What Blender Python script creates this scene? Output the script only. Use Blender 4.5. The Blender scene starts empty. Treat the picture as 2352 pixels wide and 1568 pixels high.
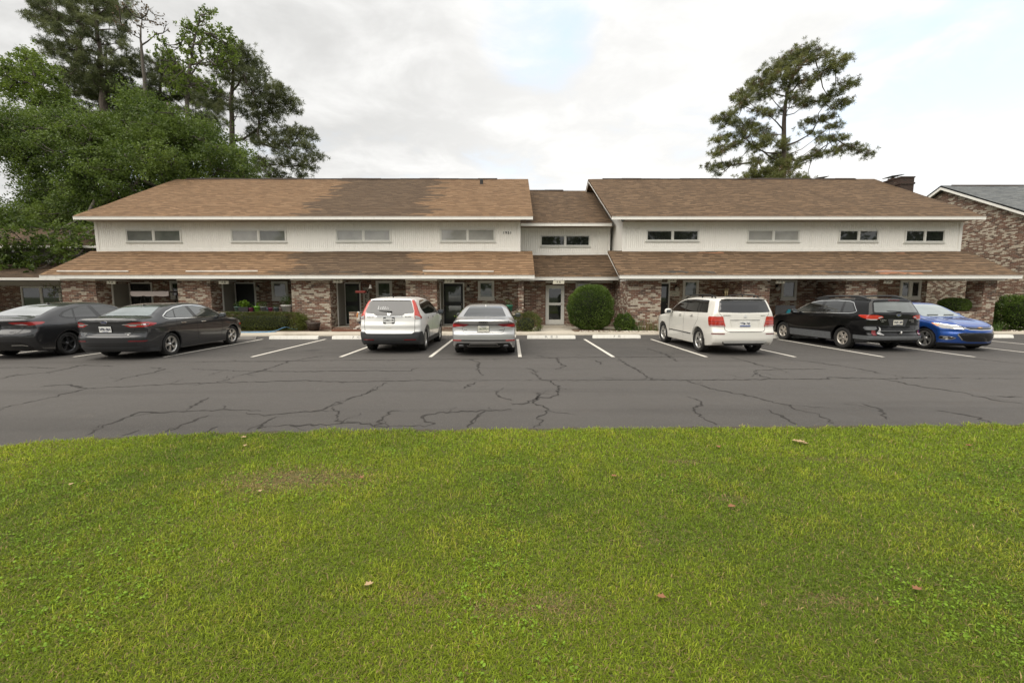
import bpy, bmesh, math, random
import numpy as np
from mathutils import Vector, Matrix
R = math.radians
SC = bpy.context.scene
COL = SC.collection
rng = np.random.default_rng(7)
random.seed(7)

# ---------------------------------------------------------------- camera geometry (real metres, camera at the origin)
F_PX, PITCH, CAM_H = 1020.0, R(6.04), 1.72
def ray(x, y):
    u = (x-1176)/F_PX; v = (784-y)/F_PX
    return np.array([u, math.cos(PITCH)+v*math.sin(PITCH), -math.sin(PITCH)+v*math.cos(PITCH)])
def at(x, y, Y):
    d = ray(x, y); t = Y/d[1]
    return np.array([d[0]*t, Y, CAM_H+d[2]*t])
def gnd(x, y, z=0.0):
    d = ray(x, y); t = (z-CAM_H)/d[2]
    return np.array([d[0]*t, d[1]*t, z])

# ---------------------------------------------------------------- objects
def link(o, parent=None):
    COL.objects.link(o)
    if parent is not None:
        o.parent = parent
    return o
def tag(o, label=None, cat=None, group=None, kind=None):
    if label: o['label'] = label
    if cat: o['category'] = cat
    if group: o['group'] = group
    if kind: o['kind'] = kind
    return o
def thing(name, label, cat, loc=(0, 0, 0), rz=0.0, group=None):
    o = bpy.data.objects.new(name, None)
    o.empty_display_size = .2
    link(o); o.location = loc; o.rotation_euler = (0, 0, rz)
    return tag(o, label, cat, group)
def copy_tree(o, parent=None):
    c = o.copy(); link(c, parent)
    for ch in [q for q in o.children]:
        copy_tree(ch, c)
    return c
def mesh_np(name, V, Fs, mats, parent=None, smooth=False, mi=None, uv=None):
    """V (n,3); Fs list of arrays (m,k) or a list of lists"""
    me = bpy.data.meshes.new(name)
    V = np.asarray(V, dtype=np.float32).reshape(-1, 3)
    if isinstance(Fs, np.ndarray): Fs = [Fs]
    if len(Fs) and isinstance(Fs[0], np.ndarray):
        loops = np.concatenate([f.reshape(-1) for f in Fs]).astype(np.int32)
        tot = np.concatenate([np.full(len(f), f.shape[1]) for f in Fs]).astype(np.int32)
    else:
        loops = np.array([i for f in Fs for i in f], dtype=np.int32)
        tot = np.array([len(f) for f in Fs], dtype=np.int32)
    me.vertices.add(len(V)); me.vertices.foreach_set('co', V.ravel())
    me.loops.add(len(loops)); me.loops.foreach_set('vertex_index', loops)
    me.polygons.add(len(tot))
    st = np.concatenate([[0], np.cumsum(tot)[:-1]]).astype(np.int32)
    me.polygons.foreach_set('loop_start', st)
    if mi is not None: me.polygons.foreach_set('material_index', np.asarray(mi, dtype=np.int32))
    if smooth: me.polygons.foreach_set('use_smooth', np.ones(len(tot), dtype=bool))
    if not isinstance(mats, (list, tuple)): mats = [mats]
    for m in mats: me.materials.append(m)
    if uv is not None:
        l = me.uv_layers.new(name='UVMap')
        l.data.foreach_set('uv', np.asarray(uv, dtype=np.float32).ravel())
    me.update(calc_edges=True); me.validate()
    o = bpy.data.objects.new(name, me)
    return link(o, parent)

class MB:
    """collects shapes, then links them as ONE mesh object"""
    def __init__(s): s.v = []; s.f = []; s.m = []; s.sm = []
    def add(s, V, Fs, mi=0, sm=False):
        b = len(s.v)
        s.v += [tuple(map(float, q)) for q in V]
        for f in Fs:
            s.f.append([int(i)+b for i in f]); s.m.append(mi); s.sm.append(sm)
        return s
    def box(s, x0, x1, y0, y1, z0, z1, mi=0, M=None, bev=0.0):
        if bev > 0:
            return s.rbox((x0+x1)/2, (y0+y1)/2, (z0+z1)/2, abs(x1-x0)/2, abs(y1-y0)/2, abs(z1-z0)/2, bev, mi, M)
        V = [(x, y, z) for x in (x0, x1) for y in (y0, y1) for z in (z0, z1)]
        if M is not None: V = [M @ Vector(q) for q in V]
        return s.add(V, [(0, 1, 3, 2), (4, 6, 7, 5), (0, 4, 5, 1), (2, 3, 7, 6), (0, 2, 6, 4), (1, 5, 7, 3)], mi)
    def rbox(s, cx, cy, cz, hx, hy, hz, b, mi=0, M=None):
        b = min(b, hx*.95, hy*.95, hz*.95)
        bm = bmesh.new(); bmesh.ops.create_cube(bm, size=2)
        for v in bm.verts: v.co = (v.co.x*hx, v.co.y*hy, v.co.z*hz)
        bmesh.ops.bevel(bm, geom=bm.edges[:], offset=b, segments=2, affect='EDGES', profile=.5)
        bm.verts.index_update()
        V = [v.co+Vector((cx, cy, cz)) for v in bm.verts]
        if M is not None: V = [M @ q for q in V]
        Fs = [[v.index for v in f.verts] for f in bm.faces]
        bm.free()
        return s.add(V, Fs, mi)
    def prism(s, pts, y0, y1, mi=0, axis='y'):
        """2-D outline extruded along an axis"""
        n = len(pts)
        def P(a, b, t):
            return (a, t, b) if axis == 'y' else ((t, a, b) if axis == 'x' else (a, b, t))
        V = [P(a, b, y0) for a, b in pts]+[P(a, b, y1) for a, b in pts]
        Fs = [list(range(n)), list(range(2*n-1, n-1, -1))]+[(i, i+n, (i+1) % n+n, (i+1) % n) for i in range(n)]
        return s.add(V, Fs, mi)
    def tube(s, pts, r, n=8, mi=0, cap=True):
        pts = [Vector(p) for p in pts]
        if not hasattr(r, '__len__'): r = [r]*len(pts)
        V = []; Fs = []
        up = None
        for i, p in enumerate(pts):
            t = (pts[min(i+1, len(pts)-1)]-pts[max(i-1, 0)])
            if t.length < 1e-9: t = Vector((0, 0, 1))
            t.normalize()
            if up is None:
                up = Vector((0, 0, 1)) if abs(t.z) < .9 else Vector((1, 0, 0))
            a = t.cross(up)
            if a.length < 1e-6: a = t.orthogonal()
            a.normalize(); b = a.cross(t).normalized(); up = b
            for k in range(n):
                th = 2*math.pi*k/n
                V.append(p+(a*math.cos(th)+b*math.sin(th))*r[i])
        for i in range(len(pts)-1):
            for k in range(n):
                k2 = (k+1) % n
                Fs.append((i*n+k, i*n+k2, (i+1)*n+k2, (i+1)*n+k))
        if cap:
            Fs.append(list(range(n-1, -1, -1))); Fs.append([(len(pts)-1)*n+k for k in range(n)])
        return s.add(V, Fs, mi, True)
    def lathe(s, prof, n=24, mi=0, c=(0, 0, 0), axis='z', sm=True):
        """profile (r, h) turned round an axis"""
        V = []; Fs = []
        m = len(prof)
        for k in range(n):
            a = 2*math.pi*k/n
            for r, h in prof:
                x, y = r*math.cos(a), r*math.sin(a)
                if axis == 'z': q = (c[0]+x, c[1]+y, c[2]+h)
                elif axis == 'x': q = (c[0]+h, c[1]+x, c[2]+y)
                else: q = (c[0]+x, c[1]+h, c[2]-y)
                V.append(q)
        for k in range(n):
            k2 = (k+1) % n
            for i in range(m-1):
                Fs.append((k*m+i, k2*m+i, k2*m+i+1, k*m+i+1))
        return s.add(V, Fs, mi, sm)
    def ball(s, c, r, n=12, mi=0, p=1.0):
        rx, ry, rz = r if hasattr(r, '__len__') else (r, r, r)
        V = []; Fs = []
        m = n//2
        def sp(q): return math.copysign(abs(q)**p, q)
        for i in range(m+1):
            ph = -math.pi/2+math.pi*i/m
            for k in range(n):
                th = 2*math.pi*k/n
                V.append((c[0]+rx*sp(math.cos(ph))*sp(math.cos(th)), c[1]+ry*sp(math.cos(ph))*sp(math.sin(th)), c[2]+rz*sp(math.sin(ph))))
        for i in range(m):
            for k in range(n):
                Fs.append((i*n+k, i*n+(k+1) % n, (i+1)*n+(k+1) % n, (i+1)*n+k))
        return s.add(V, Fs, mi, True)
    def text(s, txt, size, M, mi=0, spacing=1.0, depth=0.002):
        V, Fs = text_geo(txt, size, spacing, depth)
        return s.add([M @ Vector(q) for q in V], Fs, mi)
    def build(s, name, mats, parent=None):
        if not isinstance(mats, (list, tuple)): mats = [mats]
        me = bpy.data.meshes.new(name)
        me.from_pydata(s.v, [], s.f)
        for m in mats: me.materials.append(m)
        me.polygons.foreach_set('material_index', np.array(s.m, dtype=np.int32))
        me.polygons.foreach_set('use_smooth', np.array(s.sm, dtype=bool))
        bm = bmesh.new(); bm.from_mesh(me)
        bmesh.ops.remove_doubles(bm, verts=bm.verts[:], dist=1e-6)
        bmesh.ops.recalc_face_normals(bm, faces=bm.faces[:])
        bm.to_mesh(me); bm.free()
        me.update()
        o = bpy.data.objects.new(name, me)
        return link(o, parent)

_tc = {}
def text_geo(txt, size, spacing=1.0, depth=0.002):
    k = (txt, size, spacing, depth)
    if k in _tc: return _tc[k]
    cu = bpy.data.curves.new('t', 'FONT')
    cu.body = txt; cu.size = size; cu.align_x = 'CENTER'; cu.align_y = 'CENTER'
    cu.space_character = spacing; cu.offset = size*.018; cu.extrude = depth; cu.resolution_u = 3
    o = bpy.data.objects.new('t', cu); COL.objects.link(o)
    dg = bpy.context.evaluated_depsgraph_get()
    me = o.evaluated_get(dg).to_mesh()
    V = [tuple(v.co) for v in me.vertices]; Fs = [list(p.vertices) for p in me.polygons]
    o.evaluated_get(dg).to_mesh_clear()
    bpy.data.objects.remove(o); bpy.data.curves.remove(cu)
    _tc[k] = (V, Fs)
    return V, Fs
def face_y(x, y, z, tilt=0.0, flip=False):
    """text plane looking towards -Y (to the street) at x,y,z"""
    return Matrix.Translation((x, y, z)) @ Matrix.Rotation(R(90)+tilt, 4, 'X')

# ---------------------------------------------------------------- materials
class NT:
    def __init__(s, name):
        s.m = bpy.data.materials.new(name); s.m.use_nodes = True
        s.t = s.m.node_tree; s.t.nodes.clear()
        s.out = s.t.nodes.new('ShaderNodeOutputMaterial')
        s.b = s.t.nodes.new('ShaderNodeBsdfPrincipled')
        s.t.links.new(s.b.outputs[0], s.out.inputs[0])
    def n(s, typ, **kw):
        nd = s.t.nodes.new(typ)
        for k, v in kw.items(): setattr(nd, k, v)
        return nd
    def set(s, sock, v):
        if isinstance(v, bpy.types.NodeSocket): s.t.links.new(v, sock)
        elif v is not None: sock.default_value = v
    def math(s, op, a, b=None, c=None, clamp=False):
        nd = s.n('ShaderNodeMath', operation=op, use_clamp=clamp)
        for i, v in enumerate((a, b, c)):
            if v is not None: s.set(nd.inputs[i], v)
        return nd.outputs[0]
    def vmath(s, op, a, b=None):
        nd = s.n('ShaderNodeVectorMath', operation=op)
        s.set(nd.inputs[0], a)
        if b is not None: s.set(nd.inputs[3] if op == 'SCALE' else nd.inputs[1], b)
        return nd.outputs['Value'] if op in ('LENGTH', 'DOT_PRODUCT') else nd.outputs[0]
    def coord(s, which='Object'):
        return s.n('ShaderNodeTexCoord').outputs[which]
    def sep(s, v):
        nd = s.n('ShaderNodeSeparateXYZ'); s.set(nd.inputs[0], v); return nd.outputs
    def comb(s, x=0.0, y=0.0, z=0.0):
        nd = s.n('ShaderNodeCombineXYZ')
        for i, v in enumerate((x, y, z)): s.set(nd.inputs[i], v)
        return nd.outputs[0]
    def noise(s, vec, scale, detail=3.0, rough=.55, dist=0.0, out=0):
        nd = s.n('ShaderNodeTexNoise')
        s.set(nd.inputs['Vector'], vec)
        nd.inputs['Scale'].default_value = scale; nd.inputs['Detail'].default_value = detail
        nd.inputs['Roughness'].default_value = rough; nd.inputs['Distortion'].default_value = dist
        return nd.outputs[out]
    def white(s, vec, out=0):
        nd = s.n('ShaderNodeTexWhiteNoise', noise_dimensions='3D'); s.set(nd.inputs['Vector'], vec); return nd.outputs[out]
    def ramp(s, fac, stops, interp='LINEAR'):
        nd = s.n('ShaderNodeValToRGB'); cr = nd.color_ramp; cr.interpolation = interp
        while len(cr.elements) < len(stops): cr.elements.new(.5)
        for e, (p, c) in zip(cr.elements, stops):
            e.position = p; e.color = (*c, 1) if hasattr(c, '__len__') else (c, c, c, 1)
        s.set(nd.inputs[0], fac); return nd.outputs[0]
    def sstep(s, v, a, b):
        nd = s.n('ShaderNodeMapRange', interpolation_type='SMOOTHSTEP')
        s.set(nd.inputs[0], v); nd.inputs[1].default_value = a; nd.inputs[2].default_value = b
        return nd.outputs[0]
    def mix(s, fac, a, b, blend='MIX'):
        nd = s.n('ShaderNodeMix', data_type='RGBA', blend_type=blend)
        s.set(nd.inputs[0], fac)
        for i, v in ((6, a), (7, b)):
            if not isinstance(v, bpy.types.NodeSocket) and len(v) == 3: v = (*v, 1)
            s.set(nd.inputs[i], v)
        return nd.outputs[2]
    def bump(s, h, strength=.3, dist=.01):
        nd = s.n('ShaderNodeBump'); nd.inputs['Strength'].default_value = strength; nd.inputs['Distance'].default_value = dist
        s.set(nd.inputs['Height'], h); s.t.links.new(nd.outputs[0], s.b.inputs['Normal']); return nd
    def p(s, **kw):
        names = dict(color='Base Color', rough='Roughness', metal='Metallic', coat='Coat Weight', coat_rough='Coat Roughness', ior='IOR',
                     spec='Specular IOR Level', trans='Transmission Weight', alpha='Alpha', sheen='Sheen Weight', sub='Subsurface Weight')
        for k, v in kw.items():
            if k == 'color' and not isinstance(v, bpy.types.NodeSocket) and len(v) == 3: v = (*v, 1)
            s.set(s.b.inputs[names[k]], v)
        return s
def simple(name, color, rough=.6, metal=0.0, var=.12, scale=6.0, coat=0.0, bump=0.0, ior=1.5, coat_rough=.03):
    """plain paint or plastic with slight procedural unevenness"""
    t = NT(name)
    c = t.coord('Object')
    nz = t.noise(c, scale, 4)
    dark = tuple(q*(1-var) for q in color); lite = tuple(min(1, q*(1+var)) for q in color)
    t.p(color=t.ramp(nz, [(.3, dark), (.7, lite)]), rough=rough, metal=metal, coat=coat, ior=ior, coat_rough=coat_rough)
    if bump: t.bump(t.noise(c, scale*12, 3), bump, .004)
    return t.m
# ================================================================ cars: a solid described by its profiles, meshed, with panels cut from the same solid
def pchip(pts, n=1500):
    pts = sorted(pts); x = np.array([q[0] for q in pts], float); y = np.array([q[1] for q in pts], float)
    h = np.diff(x); d = np.diff(y)/h
    m = np.zeros(len(x)); m[0] = d[0]; m[-1] = d[-1]
    for i in range(1, len(x)-1):
        if d[i-1]*d[i] > 0:
            w1 = 2*h[i]+h[i-1]; w2 = h[i]+2*h[i-1]
            m[i] = (w1+w2)/(w1/d[i-1]+w2/d[i])
    X = np.linspace(x[0], x[-1], n); k = np.clip(np.searchsorted(x, X)-1, 0, len(h)-1)
    t = (X-x[k])/h[k]
    Y = (2*t**3-3*t**2+1)*y[k]+(t**3-2*t**2+t)*h[k]*m[k]+(-2*t**3+3*t**2)*y[k+1]+(t**3-t**2)*h[k]*m[k+1]
    return X, Y
class Curve1:
    def __init__(s, pts):
        s.X, s.Y = pchip(pts); s.D = np.gradient(s.Y, s.X)
    def __call__(s, q): return np.interp(q, s.X, s.Y)
    def d(s, q): return np.interp(q, s.X, s.D)
def smax(a, b, k):
    h = np.maximum(k-np.abs(a-b), 0)/k
    return np.maximum(a, b)+h*h*k*.25
def poly_sdf(px, py, poly):
    """signed distance to a 2-D polygon (negative inside)"""
    px, py = np.broadcast_arrays(px, py)
    d = np.full(px.shape, 1e9); s = np.ones(px.shape)
    n = len(poly)
    for i in range(n):
        ax, ay = poly[i]; bx, by = poly[i-1]
        ex, ey = bx-ax, by-ay
        wx, wy = px-ax, py-ay
        t = np.clip((wx*ex+wy*ey)/(ex*ex+ey*ey+1e-12), 0, 1)
        dx, dy = wx-ex*t, wy-ey*t
        d = np.minimum(d, dx*dx+dy*dy)
        c1 = py >= ay; c2 = py < by; c3 = ex*wy > ey*wx
        flip = (c1 & c2 & c3) | (~c1 & ~c2 & ~c3)
        s = np.where(flip, -s, s)
    return s*np.sqrt(d)

def surface_nets(F, lo, hi, h):
    ax = [np.arange(lo[i], hi[i]+h, h) for i in range(3)]
    v = F(ax[0][:, None, None], ax[1][None, :, None], ax[2][None, None, :])
    v = np.broadcast_to(v, tuple(len(a) for a in ax)).copy()
    v[v == 0] = 1e-9
    neg = v < 0
    n = tuple(s-1 for s in v.shape)
    acc = np.zeros(n+(3,)); cnt = np.zeros(n)
    corners = [(i, j, k) for i in (0, 1) for j in (0, 1) for k in (0, 1)]
    def cut(arr, c): return arr[c[0]:c[0]+n[0], c[1]:c[1]+n[1], c[2]:c[2]+n[2]]
    for a in corners:
        for axis in range(3):
            if a[axis]: continue
            b = list(a); b[axis] = 1; b = tuple(b)
            va, vb = cut(v, a), cut(v, b)
            cr = cut(neg, a) != cut(neg, b)
            t = np.where(cr, va/np.where(cr, va-vb, 1), 0)
            for q in range(3):
                acc[..., q] += np.where(cr, a[q]+(t if q == axis else 0), 0)
            cnt += cr
    act = cnt > 0
    idx = -np.ones(n, dtype=np.int64); idx[act] = np.arange(act.sum())
    ijk = np.argwhere(act)
    V = np.array(lo)+(ijk+acc[act]/cnt[act][:, None])*h
    Fs = []
    for axis in range(3):
        b, c = (axis+1) % 3, (axis+2) % 3
        sl0 = [slice(None)]*3; sl1 = [slice(None)]*3
        sl0[axis] = slice(0, -1); sl1[axis] = slice(1, None)
        cr = neg[tuple(sl0)] != neg[tuple(sl1)]
        inside0 = neg[tuple(sl0)]
        e = np.argwhere(cr)
        e = e[(e[:, b] > 0) & (e[:, c] > 0) & (e[:, b] < n[b]) & (e[:, c] < n[c])]
        if not len(e): continue
        def I(db, dc):
            q = e.copy(); q[:, b] += db; q[:, c] += dc
            return idx[q[:, 0], q[:, 1], q[:, 2]]
        quad = np.stack([I(-1, -1), I(0, -1), I(0, 0), I(-1, 0)], 1)
        f = inside0[e[:, 0], e[:, 1], e[:, 2]]
        quad[~f] = quad[~f][:, ::-1]
        Fs.append(quad)
    return V, (np.concatenate(Fs) if Fs else np.zeros((0, 4), int))
def grad(F, P, e=.004):
    g = np.zeros_like(P)
    for i in range(3):
        d = np.zeros(3); d[i] = e
        A, B = P+d, P-d
        g[:, i] = (F(A[:, 0], A[:, 1], A[:, 2])-F(B[:, 0], B[:, 1], B[:, 2]))/(2*e)
    return g
def newton(F, P, it=2, mx=.03, off=0.0):
    for _ in range(it):
        f = F(P[:, 0], P[:, 1], P[:, 2])-off; g = grad(F, P)
        s = (f/np.maximum((g*g).sum(1), .05))[:, None]*g
        l = np.linalg.norm(s, axis=1, keepdims=True)
        P = P-s*np.minimum(1, mx/np.maximum(l, 1e-9))
    return P

class Car:
    def __init__(c, sp, name, label, mats):
        c.s = sp; c.m = mats
        L = c.L = sp['L']
        c.zt = Curve1(sp['top']); c.zb = Curve1(sp['bot']); c.yr = Curve1(sp['rear']); c.yf = Curve1(sp['front'])
        c.w = Curve1(sp['width']); c.plan = Curve1(sp['plan'])
        c.W = max(q[1] for q in sp['width'])
        c.root = thing(name, label, 'car')
        c.extra = sp.get('extra')
    # ---- the solid
    def Fb(c, x, y, z):
        """body without wheel arches"""
        s = c.s; a = np.abs(x)
        W = c.w(z)-c.plan(y)
        for (yc, zc, sy, sz, amp) in s.get('bulge', []):
            W = W+amp*np.exp(-((y-yc)/sy)**2-((z-zc)/sz)**2)
        for f in s.get('wfun', []):
            W = W+f(y, z)
        fs = (a-W)/np.sqrt(1+c.w.d(z)**2)
        r = np.clip(a/c.W, 0, 1.2)
        ft = (z-(c.zt(y)-s.get('crown', .05)*r**2.2))/np.sqrt(1+c.zt.d(y)**2)
        fr = (c.yr(z)+s.get('rc', .16)*r**s.get('rp', 3)-y)/np.sqrt(1+c.yr.d(z)**2)
        ff = (y-(c.yf(z)-s.get('fc', .30)*r**s.get('fp', 2.6)))/np.sqrt(1+c.yf.d(z)**2)
        fb = c.zb(y)-z+0*a
        F = smax(fs, ft, s.get('ks', .09))
        F = smax(F, smax(fr, ff, .01), s.get('ke', .07))
        F = smax(F, fb, .03)
        if c.extra: F = c.extra(c, F, x, y, z)
        return F
    def F(c, x, y, z):
        F = c.Fb(x, y, z); s = c.s; a = np.abs(x)
        for ya in (s['ra'], s['fa']):
            d = np.sqrt((y-ya)**2+(z-s['R'])**2)
            g = np.maximum(d-s['Ra'], (c.W-.30)-a)
            F = np.maximum(F, -g)
        return F
    def hit(c, u, v, axis, sgn=-1, offset=0.0, F=None):
        """surface point seen along an axis: axis 1 from the rear (sgn -1) or front (+1): u=x, v=z; axis 0 from the side: u=y, v=z; axis 2 from above: u=x, v=y"""
        F = F or c.Fb
        u = np.atleast_1d(np.asarray(u, float)); v = np.atleast_1d(np.asarray(v, float))
        rng_ = {0: (0.0, c.W+.1), 1: (-.1, c.L+.1), 2: (0.1, 2.0)}[axis]
        t = np.linspace(*rng_, 240)
        if sgn > 0: t = t[::-1]
        if axis == 0: t = np.sort(t)[::-1]*(1 if sgn > 0 else -1)
        T = t[None, :]
        def P(tt):
            if axis == 1: return u[:, None], tt, v[:, None]
            if axis == 0: return tt, u[:, None], v[:, None]
            return u[:, None], v[:, None], tt
        val = F(*P(np.broadcast_to(T, (len(u), len(t)))))-offset
        k = np.argmax(val < 0, axis=1); k = np.maximum(k, 1)
        a, b = t[k-1], t[k]
        fa = val[np.arange(len(u)), k-1]; fb = val[np.arange(len(u)), k]
        for _ in range(12):
            m = (a+b)/2
            fm = (F(*P(m[:, None]))-offset)[:, 0]
            ins = fm < 0
            b = np.where(ins, m, b); a = np.where(ins, a, m)
        m = (a+b)/2
        x, y, z = P(m[:, None])
        return np.stack([np.broadcast_to(q, (len(u), 1))[:, 0] for q in (x, y, z)], 1)
    def loc(c, P):
        P = np.array(P, float); P[..., 1] -= c.L/2; return P
    def put(c, name, V, Fs, mat, parent=None, smooth=True):
        return mesh_np(name, c.loc(V), Fs, mat, parent or c.root, smooth)
    def body(c, h=.024):
        V, Fs = surface_nets(c.F, (-c.W-.06, -.08, .08), (c.W+.06, c.L+.08, c.s['H']+.12), h)
        V = newton(c.F, V, 2, h*.5)
        c.body_o = c.put('body', V, Fs, c.m['paint'])
        mb = MB()   # dark underside and wheel wells
        s = c.s
        w = c.W-.26
        mb.box(-w, w, .55-c.L/2, c.L-.5-c.L/2, .24, .55)
        mb.build('underbody', M_['black_matte'], c.root)
    def zone(c, name, reg, mat, lo, hi, h=.011, off=.004, parent=None, both=True, F=None, drop=None):
        """panel of the body skin inside a region, lifted a few millimetres; lo/hi in car space, x>=0"""
        Fb = F or c.Fb
        G = lambda x, y, z: np.maximum(Fb(x, y, z)-off, reg(x, y, z))
        V, Fs = surface_nets(G, lo, hi, h)
        if not len(V): print('empty zone', name); return None
        V = newton(G, V, 1, h*.5)
        Rv = reg(V[:, 0], V[:, 1], V[:, 2]); Fv = Fb(V[:, 0], V[:, 1], V[:, 2])-off
        keep = (np.abs(Fv) < .8*h)
        fk = keep[Fs].all(1); Fs = Fs[fk]
        if not len(Fs): print('empty zone', name); return None
        used = np.unique(Fs); mp = -np.ones(len(V), int); mp[used] = np.arange(len(used))
        V = V[used]; Fs = mp[Fs]
        # boundary vertices slide onto the outline
        e = np.sort(np.concatenate([Fs[:, [0, 1]], Fs[:, [1, 2]], Fs[:, [2, 3]], Fs[:, [3, 0]]]), axis=1)
        u, n = np.unique(e, axis=0, return_counts=True)
        bd = np.unique(u[n == 1])
        B = V[bd]
        for _ in range(4):
            f = reg(B[:, 0], B[:, 1], B[:, 2]); g = grad(reg, B, .003)
            st = (f/np.maximum((g*g).sum(1), .2))[:, None]*g
            l = np.linalg.norm(st, axis=1, keepdims=True)
            B = B-st*np.minimum(1, 1.2*h/np.maximum(l, 1e-9))
            B = newton(Fb, B, 1, h, off)
        V[bd] = B
        inn = np.ones(len(V), bool); inn[bd] = False
        V[inn] = newton(Fb, V[inn], 2, h*.6, off)
        out = []
        out.append(c.put(name, V, Fs, mat, parent))
        if both:
            V2 = V*np.array([-1, 1, 1]); out.append(c.put(name, V2, Fs[:, ::-1], mat, parent))
        return out
    def side_poly(c, name, poly, mat, r=0.0, off=.004, h=.012, parent=None, both=True, xmin=.3):
        ys = [q[0] for q in poly]; zs = [q[1] for q in poly]
        reg = lambda x, y, z: np.maximum(poly_sdf(y, z, poly)-r, xmin-np.abs(x))
        return c.zone(name, reg, mat, (xmin-.05, min(ys)-.05-r, min(zs)-.05-r), (c.W+.05, max(ys)+.05+r, max(zs)+.05+r), h, off, parent, both)
    def end_poly(c, name, poly, mat, r=0.0, off=.004, h=.012, front=False, parent=None, sym=True, depth=1.0):
        """polygon (x,z) on the tail or nose; sym: polygon given for x>=0 side, mirrored as a second part; else spans the centre"""
        xs = [q[0] for q in poly]; zs = [q[1] for q in poly]
        A = lambda x: x
        if sym and min(xs) < 0:      # outline given for one half and reaching over the centre line: one panel, mirrored inside
            A = np.abs; sym = False; xs = [-max(xs), max(xs)]
        if front:
            reg = lambda x, y, z: np.maximum(poly_sdf(A(x), z, poly)-r, (c.L-depth)-y)
            y0, y1 = c.L-depth-.02, c.L+.05
        else:
            reg = lambda x, y, z: np.maximum(poly_sdf(A(x), z, poly)-r, y-depth)
            y0, y1 = -.08, depth+.02
        return c.zone(name, reg, mat, (min(xs)-.04-r, y0, min(zs)-.04-r), (max(xs)+.04+r, y1, max(zs)+.04+r), h, off, parent, sym)
    def corner(c, name, rear_poly, side_poly, mat, r=.0, off=.006, h=.012, front=False, parent=None, both=True):
        """lamp that wraps round a corner: inside the end outline (x,z) and the side outline (y,z)"""
        xs = [q[0] for q in rear_poly]; zs = [q[1] for q in rear_poly]; ys = [q[0] for q in side_poly]
        reg = lambda x, y, z: np.maximum(poly_sdf(x, z, rear_poly), poly_sdf(y, z, side_poly))-r
        ylo = max(min(ys), -.06)-.02; yhi = min(max(ys), c.L+.06)+.04
        return c.zone(name, reg, mat, (max(0, min(xs))-.04, ylo, min(zs)-.05), (c.W+.06, yhi, max(zs)+.05), h, off, parent, both)
    def ribbon(c, name, pts, axis, mat, w=.008, off=.002, sgn=-1, parent=None, both=False, step=.03, mb=None):
        P = [np.array(pts[0], float)]
        for q in pts[1:]:
            q = np.array(q, float); d = np.linalg.norm(q-P[-1]); k = max(1, int(d/step))
            p0 = P[-1]
            for i in range(1, k+1): P.append(p0+(q-p0)*i/k)
        P = np.array(P)
        T = np.gradient(P, axis=0); T /= np.maximum(np.linalg.norm(T, axis=1, keepdims=True), 1e-9)
        N = np.stack([-T[:, 1], T[:, 0]], 1)
        A, B = P+N*w/2, P-N*w/2
        a = c.hit(A[:, 0], A[:, 1], axis, sgn, off); b = c.hit(B[:, 0], B[:, 1], axis, sgn, off)
        n = len(P); V = np.concatenate([a, b]); Fs = np.array([(i, i+1, n+i+1, n+i) for i in range(n-1)])
        o = mb or MB()
        o.add(c.loc(V), Fs, 0, True)
        if both:
            V2 = V*np.array([-1, 1, 1]); o.add(c.loc(V2), Fs[:, ::-1], 0, True)
        return o if mb is not None else o.build(name, mat, parent or c.root)
    def wheels(c, style, tyre_w=.225, rim_r=.225, rim_mat=None, face=None):
        s = c.s; Rt = s['R']; first = None
        for ya in (s['ra'], s['fa']):
            for sx in (-1, 1):
                if first is None:
                    w = bpy.data.objects.new('wheel', None); link(w, c.root)
                    make_tyre(Rt, rim_r, tyre_w, w); make_rim(rim_r, tyre_w, style, rim_mat or M_['alloy'], w)
                    first = w
                else:
                    w = copy_tree(first, c.root)
                w.location = (sx*(s.get('track', 1.57)/2), ya-c.L/2, Rt)
                w.rotation_euler = (random.uniform(0, 6), 0, 0) if sx > 0 else (random.uniform(0, 6), 0, math.pi)
    def mirror(c, y, z, col, out=.2, size=(.10, .055, .075), glass=True):
        for sx in (-1, 1):
            p = c.hit([y], [z], 0, sx)[0]
            mb = MB()
            mb.ball((p[0]+sx*(out*.62), y-c.L/2, z+.05), size, 16, 0, .72)
            mb.box(p[0]-sx*.02, p[0]+sx*out*.4, y-.025-c.L/2, y+.03-c.L/2, z, z+.035, 1)
            mb.box(p[0]+sx*(out*.62-.075), p[0]+sx*(out*.62+.075), y-size[1]-.006-c.L/2, y-size[1]+.02-c.L/2, z+.0, z+.1, 2, bev=.008)
            mb.build('side_mirror', [col, M_['black_gloss'], M_['mirror_glass']], c.root)
    def handle(c, y, z, mat, w=.2, both=True):
        for sx in ((-1, 1) if both else (-1,)):
            p = c.hit([y], [z], 0, sx)[0]
            mb = MB()
            mb.rbox(p[0]+sx*.018, y-c.L/2, z, .012, w/2, .014, .008)
            mb.rbox(p[0]+sx*.002, y-c.L/2, z, .008, w*.3, .03, .006, 1)
            mb.build('door_handle', [mat, M_['black_gloss']], c.root)
    def plate(c, z, txt, bg, fg, frame=None, w=.305, hgt=.152, sub=None, front=False, x=0.0, extra=None, push=.012):
        ys = c.hit([x, x], [z-hgt*.45, z+hgt*.45], 1, 1 if front else -1)
        tilt = math.atan2(ys[1, 1]-ys[0, 1], hgt*.9)
        M = Matrix.Translation((x, min(ys[0, 1], ys[1, 1])*.5+max(ys[0, 1], ys[1, 1])*.5-c.L/2-push, z)) @ Matrix.Rotation(R(90)-tilt, 4, 'X')
        mb = MB()
        if frame: mb.box(-w/2-.012, w/2+.012, -hgt/2-.012, hgt/2+.012, -.012, .0, 2, M)
        mb.box(-w/2, w/2, -hgt/2, hgt/2, -.008, .004, 0, M)
        ts = hgt*.62
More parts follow.
